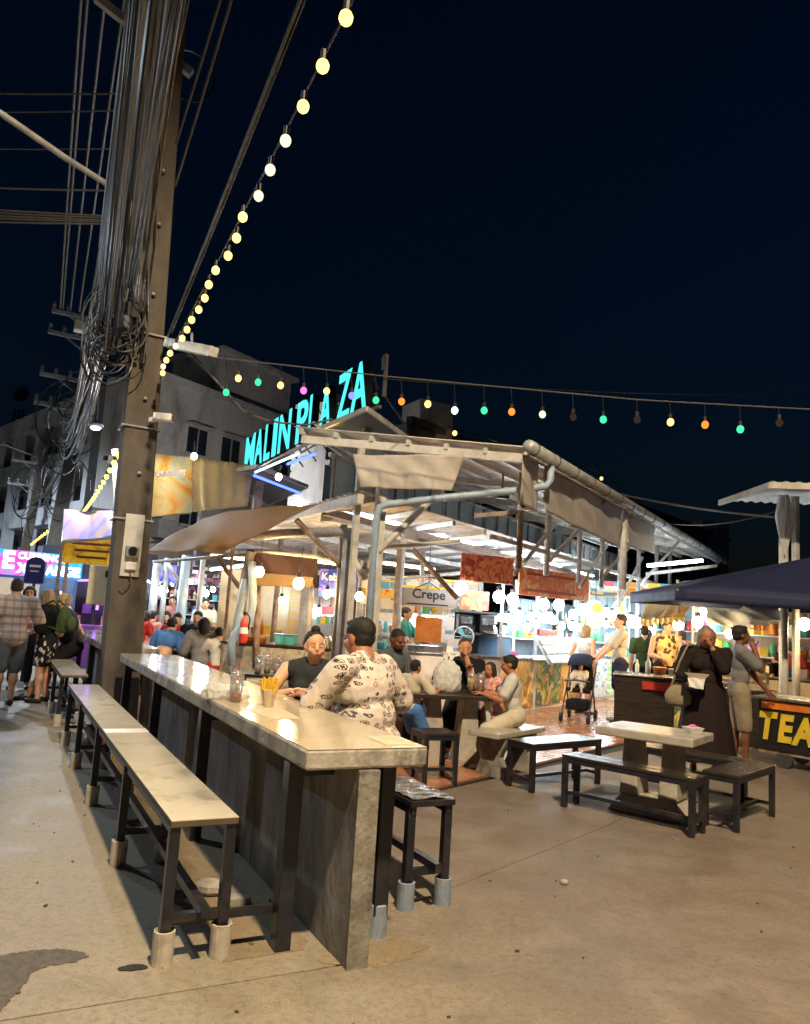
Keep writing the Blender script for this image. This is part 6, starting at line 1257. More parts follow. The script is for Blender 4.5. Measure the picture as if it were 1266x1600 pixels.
# ================================================================== HANGING BULBS
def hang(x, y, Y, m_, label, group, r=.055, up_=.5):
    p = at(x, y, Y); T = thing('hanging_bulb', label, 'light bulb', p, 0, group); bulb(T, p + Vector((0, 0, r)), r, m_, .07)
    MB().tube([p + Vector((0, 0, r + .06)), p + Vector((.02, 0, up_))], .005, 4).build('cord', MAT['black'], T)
for (x, y, Y) in ((720, 918, 11.8), (780, 932, 12.6), (801, 936, 12.9), (850, 944, 13.6), (873, 945, 14.2), (912, 951, 15.0), (957, 962, 16), (986, 968, 17)): hang(x, y, Y, 'bulb_cool', 'cool white bulb enlarged to suggest its glow, hanging along the front of the stall row', 'large bulbs along the stall row', .095)  # bulbs oversized so their shape carries the glow around them
rnd = random.Random(77)
for (x, y, Y) in ((812, 960, 16), (830, 963, 16.5), (795, 966, 16), (866, 969, 17), (878, 978, 17.5), (893, 970, 18), (905, 980, 18), (925, 975, 19), (938, 978, 19.5), (760, 968, 16), (745, 962, 16.5), (1000, 975, 19), (838, 975, 17), (783, 965, 17), (855, 962, 18), (962, 975, 20), (1020, 980, 20)) + tuple((735 + (k * 53) % 300, 955 + (k * 29) % 32, 15.5 + (k * 7) % 5) for k in range(22)): hang(x, y, Y, 'bulb_cool', 'small cool white bulb deep inside the bright stall row', 'small bulbs inside the stall row', .08)  # these bulbs are oversized for their glow too
for (x, y, Y) in ((643, 965, 14.2), (668, 966, 14.2), (690, 968, 14.4)): hang(x, y, Y, 'bulb_cool', 'cool white bulb above the crepe stall shelves', 'bulbs over the crepe shelves', .05)
for (x, y, Y) in ((1060, 975, 12.6), (1090, 972, 12.4), (1024, 960, 14.5)): hang(x, y, Y, 'bulb_hot', 'hot warm bulb hanging below the cream scalloped awning', 'warm bulbs below the cream awning', .085 if x > 1030 else .05)
hang(1257, 975, 10.9, 'bulb_hot', 'hot warm bulb hanging behind the golden poles', None, .08)
for (x, y, Y) in ((1120, 984, 15.5), (1150, 968, 16), (1172, 962, 16.5), (1180, 980, 15), (1210, 975, 15.5), (1140, 990, 14.5)) + tuple((1105 + (k * 41) % 160, 958 + (k * 17) % 30, 15.2 + (k * 3) % 4) for k in range(9)): hang(x, y, Y, 'bulb_cool', 'cool white bulb in the shops under the dark parasol', 'bulbs in the shops under the parasol', .08)
for (x, y, Y, r) in ((405, 893, 11.0, .07), (467, 911, 10.8, .075), (511, 928, 12.4, .06), (562, 932, 11.0, .06)): hang(x, y, Y, 'bulb_hot', 'warm bulb hanging around the kebab stall', 'warm bulbs at the kebab stall', r)
for (x, y, Y) in ((252, 920, 16.2), (349, 930, 15.2), (366, 922, 15.0), (498, 955, 13.6), (516, 957, 13.6), (440, 938, 13.9)) + tuple((222 + (k * 37) % 160, 908 + (k * 13) % 26, 16 + (k * 3) % 4) for k in range(9)): hang(x, y, Y, 'bulb_cool', 'cool white bulb in the eating hall behind the bar', 'cool bulbs in the eating hall', .055)
hang(322, 927, 15.5, 'bulb_hot', 'warm bulb among the cool ones in the eating hall', None, .06)
T = thing('fairy_lights', 'net of small white fairy lights at the dark bar stall', 'string lights', at(240, 910, 18))
pts = [at(225 + (k * 37) % 65, 898 + (k * 23) % 36, 17.6 + (k % 5) * .2) for k in range(26)]; pts.sort(key=lambda p: p.x)
MB().tube(pts, .004, 4).build('wire', MAT['cable'], T)
for p in pts: bulb(T, p, .03, 'fest_white', .03)
# tube battens under the roofs (lit fluorescent fittings seen in the hall)
neon('white tube light under the low street roof above the diners', at(330, 890, 14.0), at(385, 884, 13.2), 'tube_white', .022)
# ================================================================== PEOPLE
RQ = []      # remesh queue: (object, material, voxel, smooth iterations, extra MB, wrinkle)
def rot(ax, a): return Matrix.Rotation(a, 3, ax)
def ik(a, b, l1, l2, hint):
    d = b - a; L = min(d.length, (l1 + l2) * .999); d = d.normalized(); b = a + d * L
    x = (l1 * l1 - l2 * l2 + L * L) / (2 * L); h = math.sqrt(max(0, l1 * l1 - x * x)); hn = (hint - d * hint.dot(d))
    hn = hn.normalized() if hn.length > 1e-5 else Vector((0, -1, 0)); return a + d * x + hn * h, b
def skin_mat(name, c): return mat(name, c, .5, var=.06, scale=14, bump=.05, bscale=120, sss=.12) if name not in MAT else MAT[name]
skin_mat('skin_light', S(226, 172, 140)); skin_mat('skin_mid', S(205, 148, 112)); skin_mat('skin_tan', S(178, 120, 88)); skin_mat('skin_brown', S(120, 76, 54)); skin_mat('skin_asian', S(222, 172, 136))
def hair_mat(name, c): return mat(name, c, .7, var=.35, scale=30, bump=.5, bscale=90, stretch=(1, 1, .12))
hair_mat('hair_black', (.012, .010, .009)); hair_mat('hair_brown', (.06, .032, .018)); hair_mat('hair_blond', (.42, .27, .12)); hair_mat('hair_grey', (.24, .2, .17)); hair_mat('hair_dark', (.03, .02, .015))
def cloth(name, c, **k): return mat(name, c, .85, var=k.pop('var', .1), scale=k.pop('scale', 5), bump=k.pop('bump', .3), bscale=k.pop('bscale', 60), spec=.2, **k)
for n_, c_ in (('c_black', (.012, .012, .014)), ('c_navy', (.02, .025, .05)), ('c_white', (.62, .6, .56)), ('c_cream', (.6, .54, .42)), ('c_grey', (.2, .2, .21)), ('c_slate', (.10, .11, .13)), ('c_shorts', (.17, .18, .2)), ('c_blue', (.08, .22, .55)), ('c_teal', (.06, .35, .3)), ('c_red', (.45, .04, .03)), ('c_pink', (.6, .3, .3)), ('c_yellow', (.75, .48, .12)), ('c_dress', (.022, .014, .014)), ('c_khaki', (.3, .25, .17)), ('c_green', (.05, .08, .03)), ('c_tan', (.45, .33, .18)), ('c_charcoal', (.03, .032, .036)), ('c_royal', (.05, .12, .5))): cloth(n_, c_)
mat('eye_dark', (.008, .006, .005), .2, bump=0); mat('lip', S(150, 75, 65), .4, bump=0); mat('shoe_dark', (.02, .018, .016), .5); mat('shoe_white', (.6, .58, .55), .5)
# printed shirts
def fish_shirt():
    m, t, p = _nodes('fish_print'); N = t.nodes.new; L = t.links.new
    c = N('ShaderNodeTexCoord'); mp = N('ShaderNodeMapping'); mp.inputs['Scale'].default_value = (1, .25, 1.2); L(c.outputs['Object'], mp.inputs[0])
    nz = N('ShaderNodeTexNoise'); nz.inputs['Scale'].default_value = 22; L(mp.outputs[0], nz.inputs['Vector'])
    ad = N('ShaderNodeMixRGB'); ad.blend_type = 'ADD'; ad.inputs[0].default_value = .04; L(mp.outputs[0], ad.inputs[1]); L(nz.outputs['Color'], ad.inputs[2])
    v = N('ShaderNodeTexVoronoi'); v.inputs['Scale'].default_value = 18; v.inputs['Randomness'].default_value = .5; L(ad.outputs[0], v.inputs['Vector'])
    sp = N('ShaderNodeSeparateColor'); L(v.outputs['Color'], sp.inputs[0])
    def m2(op, a, b, cl=False):
        q = N('ShaderNodeMath'); q.operation = op; q.use_clamp = cl
        for i, z in enumerate((a, b)):
            if isinstance(z, (int, float)): q.inputs[i].default_value = z
            else: L(z, q.inputs[i])
        return q.outputs[0]
    d = v.outputs['Distance']
    ring = m2('MULTIPLY', m2('LESS_THAN', d, .41), m2('GREATER_THAN', d, .33)); core = m2('LESS_THAN', d, .2)
    w_ = N('ShaderNodeTexWave'); w_.inputs['Scale'].default_value = 34; w_.inputs['Distortion'].default_value = 3; L(mp.outputs[0], w_.inputs['Vector'])
    st = m2('MULTIPLY', m2('GREATER_THAN', w_.outputs[0], .62), m2('LESS_THAN', d, .34))
    nz2 = N('ShaderNodeTexNoise'); nz2.inputs['Scale'].default_value = 34; L(mp.outputs[0], nz2.inputs['Vector'])
    f_ = m2('MAXIMUM', m2('MULTIPLY', ring, m2('GREATER_THAN', nz2.outputs[0], .33)), m2('MAXIMUM', m2('MULTIPLY', st, m2('GREATER_THAN', sp.outputs[1], .1)), m2('MULTIPLY', core, m2('GREATER_THAN', sp.outputs[2], .5))))
    rp = N('ShaderNodeValToRGB'); rp.color_ramp.interpolation = 'CONSTANT'; rp.color_ramp.elements[0].color = S(70, 62, 58); rp.color_ramp.elements[1].color = S(95, 88, 96); rp.color_ramp.elements[1].position = .35
    e = rp.color_ramp.elements.new(.68); e.color = S(140, 82, 70); e = rp.color_ramp.elements.new(.86); e.color = S(85, 72, 62); L(sp.outputs[0], rp.inputs[0])
    mx = N('ShaderNodeMixRGB'); L(f_, mx.inputs[0]); mx.inputs[1].default_value = (.68, .60, .54, 1); L(rp.outputs[0], mx.inputs[2]); L(mx.outputs[0], p.inputs['Base Color']); p.inputs['Roughness'].default_value = .85
    nb_ = N('ShaderNodeTexNoise'); nb_.inputs['Scale'].default_value = 9; L(c.outputs['Object'], nb_.inputs['Vector']); bp = N('ShaderNodeBump'); bp.inputs['Strength'].default_value = .5; bp.inputs['Distance'].default_value = .03; L(nb_.outputs[0], bp.inputs['Height']); L(bp.outputs[0], p.inputs['Normal'])
fish_shirt()
def check_shirt():
    m, t, p = _nodes('check_shirt'); N = t.nodes.new; L = t.links.new; c = N('ShaderNodeTexCoord'); out = None
    mx0 = None
    for i, (ax_, scl, col_) in enumerate((('X', 3.2, S(190, 130, 115)), ('Z', 3.0, S(110, 112, 120)))):
        w_ = N('ShaderNodeTexWave'); w_.bands_direction = ax_; w_.inputs['Scale'].default_value = scl; w_.inputs['Distortion'].default_value = .6; L(c.outputs['Object'], w_.inputs['Vector'])
        mr = N('ShaderNodeMapRange'); mr.inputs[1].default_value = .6; mr.inputs[2].default_value = .9; mr.inputs[4].default_value = .55; L(w_.outputs[0], mr.inputs[0])
        mx = N('ShaderNodeMixRGB'); L(mr.outputs[0], mx.inputs[0]); mx.inputs[2].default_value = col_
        if mx0 is None: mx.inputs[1].default_value = S(205, 190, 178)
        else: L(mx0, mx.inputs[1])
        mx0 = mx.outputs[0]
    L(mx0, p.inputs['Base Color']); p.inputs['Roughness'].default_value = .85
check_shirt()
printed('floral_shorts', [S(18, 17, 20), S(18, 17, 20), S(22, 20, 22), S(18, 18, 20), S(225, 215, 195)], 34, .8, kind='voronoi', stretch=(1, 1, .6))
printed('fruit_tank', [S(225, 190, 120), S(70, 60, 50), S(220, 180, 110), S(235, 200, 140)], 16, .8, kind='voronoi')
printed('pink_floral', [S(225, 165, 150), S(235, 190, 170), S(200, 120, 110), S(230, 175, 160)], 30, .8, kind='voronoi')
def person(label, loc, yaw, H_=1.7, g_=1.0, seat=None, lean=0.0, side=0.0, head=(0, 0), hands=((.24, -.02, .78), (-.24, -.02, .78)), feet=None, knee=None, skin='skin_mid', top=None, sleeve=.6, bottom=None, leg=.9, hair='hair_black', style='short', shoes='shoe_dark', vox=.013, bust=0.0, tank=False, dress=None, cap=None, beard=None, face='open', group=None, elbow_out=.5, topd=.014, female=False, lowback=False, bhip=1.0, curl=.6):
    """standing or seated figure; local frame faces -Y. hands/feet: targets in metres (x right-hand side of viewer facing it = figure's left +x)"""
    T = thing('person', label, 'person', loc, yaw, group)
    u = H_
    TR = rot('X', lean) @ rot('Y', side)          # lean>0 forward (toward -Y)
    if seat is None: P = Vector((0, 0, .53 * u))
    else: P = Vector((0, 0, seat + .075 * u * (.8 + .2 * g_)))
    tp = lambda x, y, z: P + TR @ Vector((x * u, y * u, z * u))
    wg = .5 + .5 * g_
    sh = [tp(s_ * .112 * wg, .005, .272) for s_ in (1, -1)]; neck = tp(0, .008, .30)
    HR = TR @ rot('Z', head[0]) @ rot('X', head[1] - lean * .55)
    hc = neck + TR @ Vector((0, -.012 * u, .030 * u)) + HR @ Vector((0, -.004 * u, .052 * u)); hh = .132 * u
    hp = lambda x, y, z: hc + HR @ Vector((x * hh, y * hh, z * hh))
    hip = [P + (Vector((s_ * .055 * u * wg, 0, 0))) for s_ in (1, -1)]
    ua, fa_, th, sk = .172 * u, .15 * u, .245 * u, .24 * u
    el = []; wr = []
    for k in (0, 1):
        tgt = Vector(hands[k]); hint = Vector(((1, -1)[k] * elbow_out, .6, -.6)); e_, w_ = ik(sh[k], tgt, ua, fa_, hint); el.append(e_); wr.append(w_)
    kn = []; an = []
    for k in (0, 1):
        s_ = (1, -1)[k]
        if feet: tgt = Vector(feet[k])
        elif seat is None: tgt = Vector((s_ * .07 * u, .01 * u, .045 * u))
        else: tgt = Vector((s_ * .08 * u, -.24 * u, .045 * u))
        e_, w_ = ik(hip[k], tgt, th, sk, Vector((s_ * .12, -1, .25))); kn.append(e_); an.append(w_)
    fdir = [Vector((.10 * s_, -1, 0)).normalized() for s_ in (1, -1)]
    # ---- body
    b = MB()
    def torso(b, d=0.0, parts=('chest', 'belly', 'pelvis', 'shoulder')):
        if 'pelvis' in parts: b.ell(tp(0, .01, .005), (.088 * u * g_ * bhip + d, .068 * u * g_ + d, .072 * u + d), M=TR, n=16, k=10)
        if 'belly' in parts: b.ell(tp(0, -.004, .10), (.080 * u * g_ + d, .060 * u * (g_ ** 1.25) + d, .09 * u + d), M=TR, n=16, k=10)
        if 'chest' in parts: b.ell(tp(0, .002, .205), (.092 * u * g_ + d, .062 * u * g_ + d, .098 * u + d), M=TR, n=16, k=10)
        if 'shoulder' in parts: b.cap(tp(.088 * wg, .006, .262), tp(-.088 * wg, .006, .262), .036 * u + d, .036 * u + d, 12)
        if 'shoulder' in parts:
            for s_ in (1, -1): b.cap(tp(.02 * s_, .012, .298), tp(.085 * s_ * wg, .008, .272), .026 * u * wg + d * .7, .03 * u + d * .8, 10)
        if bust:
            for s_ in (1, -1): b.ell(tp(.042 * s_ * g_, -.05 * g_, .195), (.038 * u * bust + d * .6, .034 * u * bust + d * .6, .036 * u * bust + d * .6), M=TR, n=12, k=8)
    torso(b)
    b.cap(tp(0, .012, .275), hc + HR @ Vector((0, .08 * hh, -.3 * hh)), .037 * u * wg, .032 * u * wg, 12)
    b.ell(hp(0, .07, .12), (.345 * hh, .43 * hh, .39 * hh), M=HR, n=18, k=12); b.ell(hp(0, -.11, -.14 if female else -.16), ((.30 if female else .275 * wg) * hh, .29 * hh, .32 * hh), M=HR, n=16, k=10); b.ell(hp(0, -.23 if female else -.25, -.38 if female else -.40), ((.09 if female else .12) * hh, .1 * hh, .08 * hh), M=HR, n=10, k=8)
    b.cap(hp(0, -.38, .05), hp(0, -.44 if female else -.47, -.09), .04 * hh, (.06 if female else .075) * hh, 8); b.ell(hp(0, -.36, -.23), (.14 * hh, .065 * hh, .07 * hh), M=HR, n=10, k=7)
    for s_ in (1, -1):
        b.ell(hp(.35 * s_, .04, -.04), (.045 * hh, .09 * hh, .13 * hh), M=HR, n=9, k=7); b.ell(hp(.17 * s_, -.27, -.12), (.12 * hh, .12 * hh, .11 * hh), M=HR, n=10, k=7)
    if not female: b.ell(hp(0, -.34, .1), (.24 * hh, .06 * hh, .05 * hh), M=HR, n=10, k=7)
    ex = MB()
    for k in (0, 1):
        s_ = (1, -1)[k]
        b.cap(sh[k], el[k], .031 * u * (.8 + .2 * g_), .025 * u * (.75 + .25 * g_), 12); b.cap(el[k], wr[k], .026 * u * wg, .017 * u, 12)
        m_ = el[k] * .7 + wr[k] * .3; b.ell(m_, (.027 * u * wg,) * 3, n=10, k=7)
        # hand: palm + five fingers
        d_ = (wr[k] - el[k]).normalized(); sd_ = d_.cross(Vector((0, 0, 1)));  sd_ = sd_.normalized() if sd_.length > .1 else Vector((1, 0, 0)) * s_
        if abs(d_.z) > .75: sd_ = (Vector((0, -1, 0)) - d_ * Vector((0, -1, 0)).dot(d_)).normalized()
        nm = sd_.cross(d_).normalized(); inn = nm if nm.dot(Vector((-s_, 0, -.4))) > 0 else -nm
        pc = wr[k] + d_ * .03 * u; Mh = Matrix((sd_, d_, nm)).transposed()
        b.ell(pc, (.024 * u, .032 * u, .012 * u), M=Mh, n=10, k=7)
        for q in range(4):
            ln = (.036, .042, .039, .031)[q] * u; r_ = .0056 * u; b0 = pc + d_ * .022 * u + sd_ * ((q - 1.5) * .0115 * u); m1 = b0 + (d_ * math.cos(curl * .5) + inn * math.sin(curl * .5)) * ln * .55; m2_ = m1 + (d_ * math.cos(curl * 1.4) + inn * math.sin(curl * 1.4)) * ln * .5
            ex.cap(b0, m1, r_, r_ * .95, 6); ex.cap(m1, m2_, r_ * .95, r_ * .75, 6)
        tb_ = pc - d_ * .008 * u - sd_ * .02 * u * (1 if sd_.dot(Vector((0, -1, 0))) < 0 else -1); td = (d_ * .7 + (tb_ - pc).normalized() * .6 + inn * .3).normalized(); ex.cap(tb_, tb_ + td * .024 * u, .0068 * u, .006 * u, 6); ex.cap(tb_ + td * .024 * u, tb_ + td * .024 * u + (td + d_ * .5).normalized() * .018 * u, .006 * u, .005 * u, 6)
        b.cap(hip[k], kn[k], .056 * u * (.4 + .6 * g_), .034 * u * wg, 14); b.cap(kn[k], an[k], .034 * u * wg, .021 * u, 12)
        cf = kn[k] * .68 + an[k] * .32 + Vector((0, .008 * u, 0)); b.ell(cf, (.034 * u * wg, .036 * u * wg, .06 * u), n=12, k=8)
        f_ = fdir[k]; b.cap(an[k] + Vector((0, .012 * u, -.02 * u)), an[k] + f_ * .085 * u + Vector((0, 0, -.028 * u)), .021 * u, .015 * u, 10)
    RQ.append((T, 'body', b, skin, vox, 3, ex, 0))
    # ---- face details
    for s_ in (1, -1):
        if face == 'open': MB().ell(hp(.145 * s_, -.375, .025), (.045 * hh, .03 * hh, .022 * hh), M=HR, n=8, k=6).build('eye', MAT['eye_dark'], T, smooth=True, local=True)
        elif face == 'closed': MB().tube([hp(.145 * s_ + .07 * q, -.402 + .035 * q * q, .0 - .02 * (1 - q * q)) for q in (-1, -.5, 0, .5, 1)], .012 * hh, 5).build('eyelid', MAT['eye_dark'], T, local=True)
        if face: MB().tube([hp(.145 * s_ + .08 * q, -.408 + .035 * q * q, .105 + .02 * (1 - q * q)) for q in (-1, 0, 1)], (.012 if female else .016) * hh, 5).build('eyebrow', MAT[hair if style != 'bald' else 'hair_dark'], T, local=True)
    if face: MB().ell(hp(0, -.43, -.245), (.078 * hh, .022 * hh, .024 * hh), M=HR, n=10, k=6).build('mouth', MAT['lip'], T, smooth=True, local=True)
    # ---- hair
    hb_ = MB()
    if style != 'bald':
        cap_r = (.37, .45, .385) if style != 'buzz' else (.355, .435, .375)
        hb_.ell(hp(0, .165 if female else .12, .185), tuple(q * hh for q in cap_r), M=HR, n=18, k=12)
        if style in ('short', 'buzz', 'bun', 'pony'): hb_.ell(hp(0, .2, -.02), (.34 * hh, .31 * hh, .3 * hh), M=HR, n=14, k=9)
        if style == 'short': hb_.ell(hp(0, -.10, .43), (.25 * hh, .2 * hh, .11 * hh), M=HR, n=12, k=8)
        if style == 'bun': hb_.ell(hp(0, .05, .58), (.17 * hh, .17 * hh, .15 * hh), M=HR, n=12, k=8)
        if style == 'pony': hb_.ell(hp(0, .55, .1), (.13 * hh, .13 * hh, .13 * hh), M=HR); hb_.cap(hp(0, .58, .05), hp(0, .62, -.7), .12 * hh, .06 * hh)
        if style in ('bob', 'long'):
            L_ = -.55 if style == 'bob' else -1.25
            for q in range(9):
                a_ = math.pi * (-.08 + 1.16 * q / 8); x, y = .34 * math.cos(a_), .08 + .36 * math.sin(a_); hb_.cap(hp(x, y, .15), hp(x * 1.08, y * 1.05 + .03, L_ + .06 * (q % 2)), .13 * hh, .09 * hh, 8)
        if cap is None:
            pass
        RQ.append((T, 'hair', hb_, hair, max(vox * .75, .006), 2, None, .5))
    if beard:
        bb = MB(); bb.ell(hp(0, -.16, -.30), (.27 * hh, .26 * hh, .2 * hh), M=HR, n=14, k=9); RQ.append((T, 'beard', bb, beard, vox * .8, 2, None, 0))
    if cap:
        MB().ell(hp(0, .06, .22), (.385 * hh, .46 * hh, .36 * hh), M=HR, n=18, k=10).build('cap', MAT[cap], T, smooth=True, local=True)
        MB().ell(hp(0, -.5, .2), (.26 * hh, .28 * hh, .03 * hh), M=HR @ rot('X', .15), n=14, k=6).build('cap_peak', MAT[cap], T, smooth=True, local=True)
    # ---- clothes
    if top:
        c_ = MB(); d = topd
        if lowback: torso(c_, d, ('chest', 'shoulder'))
        else: torso(c_, d)
        if not tank:
            pass
            for k in (0, 1):
                f1 = min(sleeve, 1.0); e_ = sh[k].lerp(el[k], f1); r1 = .033 * u * (.8 + .2 * g_); c_.cap(sh[k], e_, r1 + d + .006, (r1 * (1 - f1) + .029 * u * (.8 + .2 * g_) * f1) + d + .008, 14)
                if sleeve > 1.0: w_ = el[k].lerp(wr[k], sleeve - 1.0); c_.cap(el[k], w_, .027 * u * wg + d + .005, .02 * u + d + .004, 12)
        else:
            for s_ in (1, -1): c_.cap(tp(.07 * s_, -.03, .2), tp(.06 * s_, .01, .29), .025 * u, .018 * u)
        if not lowback: c_.cap(tp(0, 0, .06), tp(0, 0, -.02), .07 * u * g_ + d, .075 * u * g_ + d) if False else None
        RQ.append((T, 'tank_top' if tank else 'shirt', c_, top, vox, 9, None, 1))
    if bottom:
        c_ = MB(); c_.ell(tp(0, .01, -.005), (.09 * u * g_ * bhip + .012, .070 * u * g_ + .012, .07 * u + .008), M=TR, n=16, k=10)
        for k in (0, 1):
            f1 = min(leg, 1.0); e_ = hip[k].lerp(kn[k], f1); r0_ = .056 * u * (.4 + .6 * g_) + .014; c_.cap(hip[k], e_, r0_, (r0_ * (1 - f1) + (.034 * u * wg + .02) * f1) + .012, 14)
            if leg > 1: w_ = kn[k].lerp(an[k], leg - 1); c_.cap(kn[k], w_, .036 * u * wg + .016, .03 * u + .012, 12)
        RQ.append((T, 'trousers' if leg > 1 else 'shorts', c_, bottom, vox, 3, None, 1))
    if dress:
        b2 = MB(); n = 36; rings = []
        zs = [(.125, .075, .060), (.03, .098, .08), (-.1, .118, .10), (-.22, .132, .115), (-.34, .146, .128), (-.455, .158, .138)]
        vs = []
        for zi, (z, rx, ry) in enumerate(zs):
            for j in range(n):
                a_ = 2 * math.pi * j / n; fo = 1 + (.07 * zi / 5) * math.sin(a_ * 9 + zi * .3) + (.03 * zi / 5) * math.sin(a_ * 5 + 1); vs.append(P + Vector((rx * u * g_ * fo * math.cos(a_), ry * u * g_ * fo * math.sin(a_), z * u)))
        b2.add(vs, [(i * n + j, (i + 1) * n + j, (i + 1) * n + (j + 1) % n, i * n + (j + 1) % n) for i in range(len(zs) - 1) for j in range(n)]); o = b2.build('skirt', MAT[dress], T, smooth=True, local=True); sm = o.modifiers.new('s', 'SOLIDIFY'); sm.thickness = .012; sb_ = o.modifiers.new('u', 'SUBSURF'); sb_.levels = 1; sb_.render_levels = 1
    for k in (0, 1):
        if shoes:
            f_ = fdir[k]; c_ = MB(); c_.cap(an[k] + Vector((0, .014 * u, -.022 * u)), an[k] + f_ * .088 * u + Vector((0, 0, -.028 * u)), .025 * u, .020 * u, 10); c_.build('shoe', MAT[shoes], T, smooth=True, local=True)
    T_info = dict(T=T, P=P, TR=TR, tp=tp, hp=hp, sh=sh, el=el, wr=wr, u=u, HR=HR, hh=hh)
    return T_info
def flush():
    tmp = []
    for (T, nm, b, mt, vox, it, ex, wr_) in RQ:
        me = bpy.data.meshes.new('tmp'); me.from_pydata([tuple(v) for v in b.v], [], b.f); o = bpy.data.objects.new('tmp', me); COL.objects.link(o)
        r = o.modifiers.new('r', 'REMESH'); r.mode = 'VOXEL'; r.voxel_size = vox; r.adaptivity = 0
        s_ = o.modifiers.new('s', 'SMOOTH'); s_.factor = .5; s_.iterations = it
        if wr_:
            key = 'wrinkle' if wr_ >= 1 else 'strands'
            tx = bpy.data.textures.get(key)
            if tx is None: tx = bpy.data.textures.new(key, 'CLOUDS'); tx.noise_scale = .11 if wr_ >= 1 else .05; tx.noise_depth = 2
            d = o.modifiers.new('d', 'DISPLACE'); d.texture = tx; d.strength = .018 if wr_ >= 1 else .007; d.mid_level = .42
        tmp.append(o)
    dg = bpy.context.evaluated_depsgraph_get()
    out = [bpy.data.meshes.new_from_object(o.evaluated_get(dg)) for o in tmp]
    for (T, nm, b, mt, vox, it, ex, wr_), me in zip(RQ, out):
        if ex is not None and ex.v:
            bm = bmesh.new(); bm.from_mesh(me); vs = [bm.verts.new(v) for v in ex.v]; bm.verts.index_update()
            for f in ex.f:
                try: bm.faces.new([vs[i] for i in f])
                except ValueError: pass
            bm.to_mesh(me); bm.free()
        me.materials.clear(); me.materials.append(MAT[mt]); me.shade_smooth(); me.name = nm
        o = bpy.data.objects.new(nm, me); COL.objects.link(o); o.parent = T
    for o in tmp:
        m_ = o.data; bpy.data.objects.remove(o); bpy.data.meshes.remove(m_)
def face_to(p, q): d = Vector(q) - Vector(p); return math.atan2(d.x, -d.y)     # yaw so that local -Y points from p to q
fx = lambda x, Y: Vector((at(x, 960, Y).x, Y, 0))
# --- at the bar
mp_ = B(1.32, .93); ym = face_to(mp_, mp_ + DV * .9 - NV * .55)
man = person('broad man in a fish print shirt sitting at the concrete bar, back to us', mp_, ym, 1.80, 1.45, seat=.56, lean=.16, head=(-.1, .12), hands=((.10, -.46, .98), (-.30, -.20, .80)), feet=((.16, -.34, .14), (-.16, -.34, .14)), skin='skin_tan', top='fish_print', sleeve=.92, bottom='c_shorts', leg=.95, hair='hair_black', style='short', vox=.0085, topd=.022, elbow_out=.9)
wp = B(2.3, .90); wmn = person('woman with a hair bun in a black sleeveless top, eyes down, at the bar', wp, face_to(wp, B(.6, .35)), 1.60, 1.12, seat=.56, lean=.22, head=(.15, -.08), hands=((.06, -.36, .965), (-.16, -.34, .965)), feet=((.1, -.3, .14), (-.1, -.3, .14)), skin='skin_asian', top='c_charcoal', tank=True, bottom='c_black', leg=1.8, hair='hair_black', style='bun', bust=1.1, female=True, face='closed', vox=.0085, elbow_out=1.0)
text_part('BAVIC', .05, MAT['letter_white'], wmn['T'], WM[wmn['T'].name] @ wmn['tp'](0, -.092, .165), WM[wmn['T'].name].to_3x3() @ Vector((1, 0, 0)), (0, 0, 1), .002, .002, name='shirt_print')
# --- family
fm_ = lambda dx, dy: fc + Vector((dx, dy, 0))
p = fm_(.68, -.18); person('boy in a white tee sitting on the terrazzo bench at the family table', p, face_to(p, fc + Vector((0, -.1, 0))), 1.42, .95, seat=.455, lean=.12, head=(0, .12), hands=((.12, -.34, .78), (-.14, -.36, .78)), feet=((.1, -.3, .06), (-.08, -.18, .06)), skin='skin_tan', top='c_white', sleeve=.7, bottom='c_cream', leg=.95, hair='hair_black', style='short', shoes='shoe_white', vox=.011)
p = fm_(.52, .42); person('small girl with dark hair in a pink floral dress at the family table', p, face_to(p, fc), 1.2, .92, seat=.455, lean=.15, head=(.2, .1), hands=((.06, -.34, .80), (-.2, -.2, 1.0)), skin='skin_tan', top='pink_floral', sleeve=.5, bottom='pink_floral', leg=.9, hair='hair_dark', style='long', vox=.011, female=True)
p = fm_(.2, .75); person('woman in a black top sipping from a straw at the family table', p, face_to(p, fc + Vector((.1, -.3, 0))), 1.66, 1.0, seat=.455, lean=.1, head=(.15, .1), hands=((.02, -.3, 1.12), (-.3, -.3, .78)), skin='skin_mid', top='c_black', sleeve=.8, bottom='c_black', leg=1.8, hair='hair_brown', style='pony', bust=.9, vox=.011, female=True)
p = fm_(-.68, .5); person('bearded man with a buzz cut at the family table, looking down', p, face_to(p, fc), 1.78, 1.05, seat=.455, lean=.1, head=(-.3, .3), hands=((.15, -.4, .78), (-.15, -.4, .78)), skin='skin_brown', top='c_slate', sleeve=.8, bottom='c_black', leg=1.8, hair='hair_black', style='buzz', beard='hair_black', vox=.011)
p = fm_(-.42, -.28); person('toddler with black hair and pale top at the family table, back to us', p, face_to(p, fc + Vector((.1, .3, 0))), 1.12, 1.0, seat=.5, lean=.05, head=(0, .1), hands=((.15, -.25, .78), (-.15, -.25, .78)), skin='skin_tan', top='c_cream', sleeve=.8, bottom='c_blue', leg=.9, hair='hair_black', style='short', vox=.011)
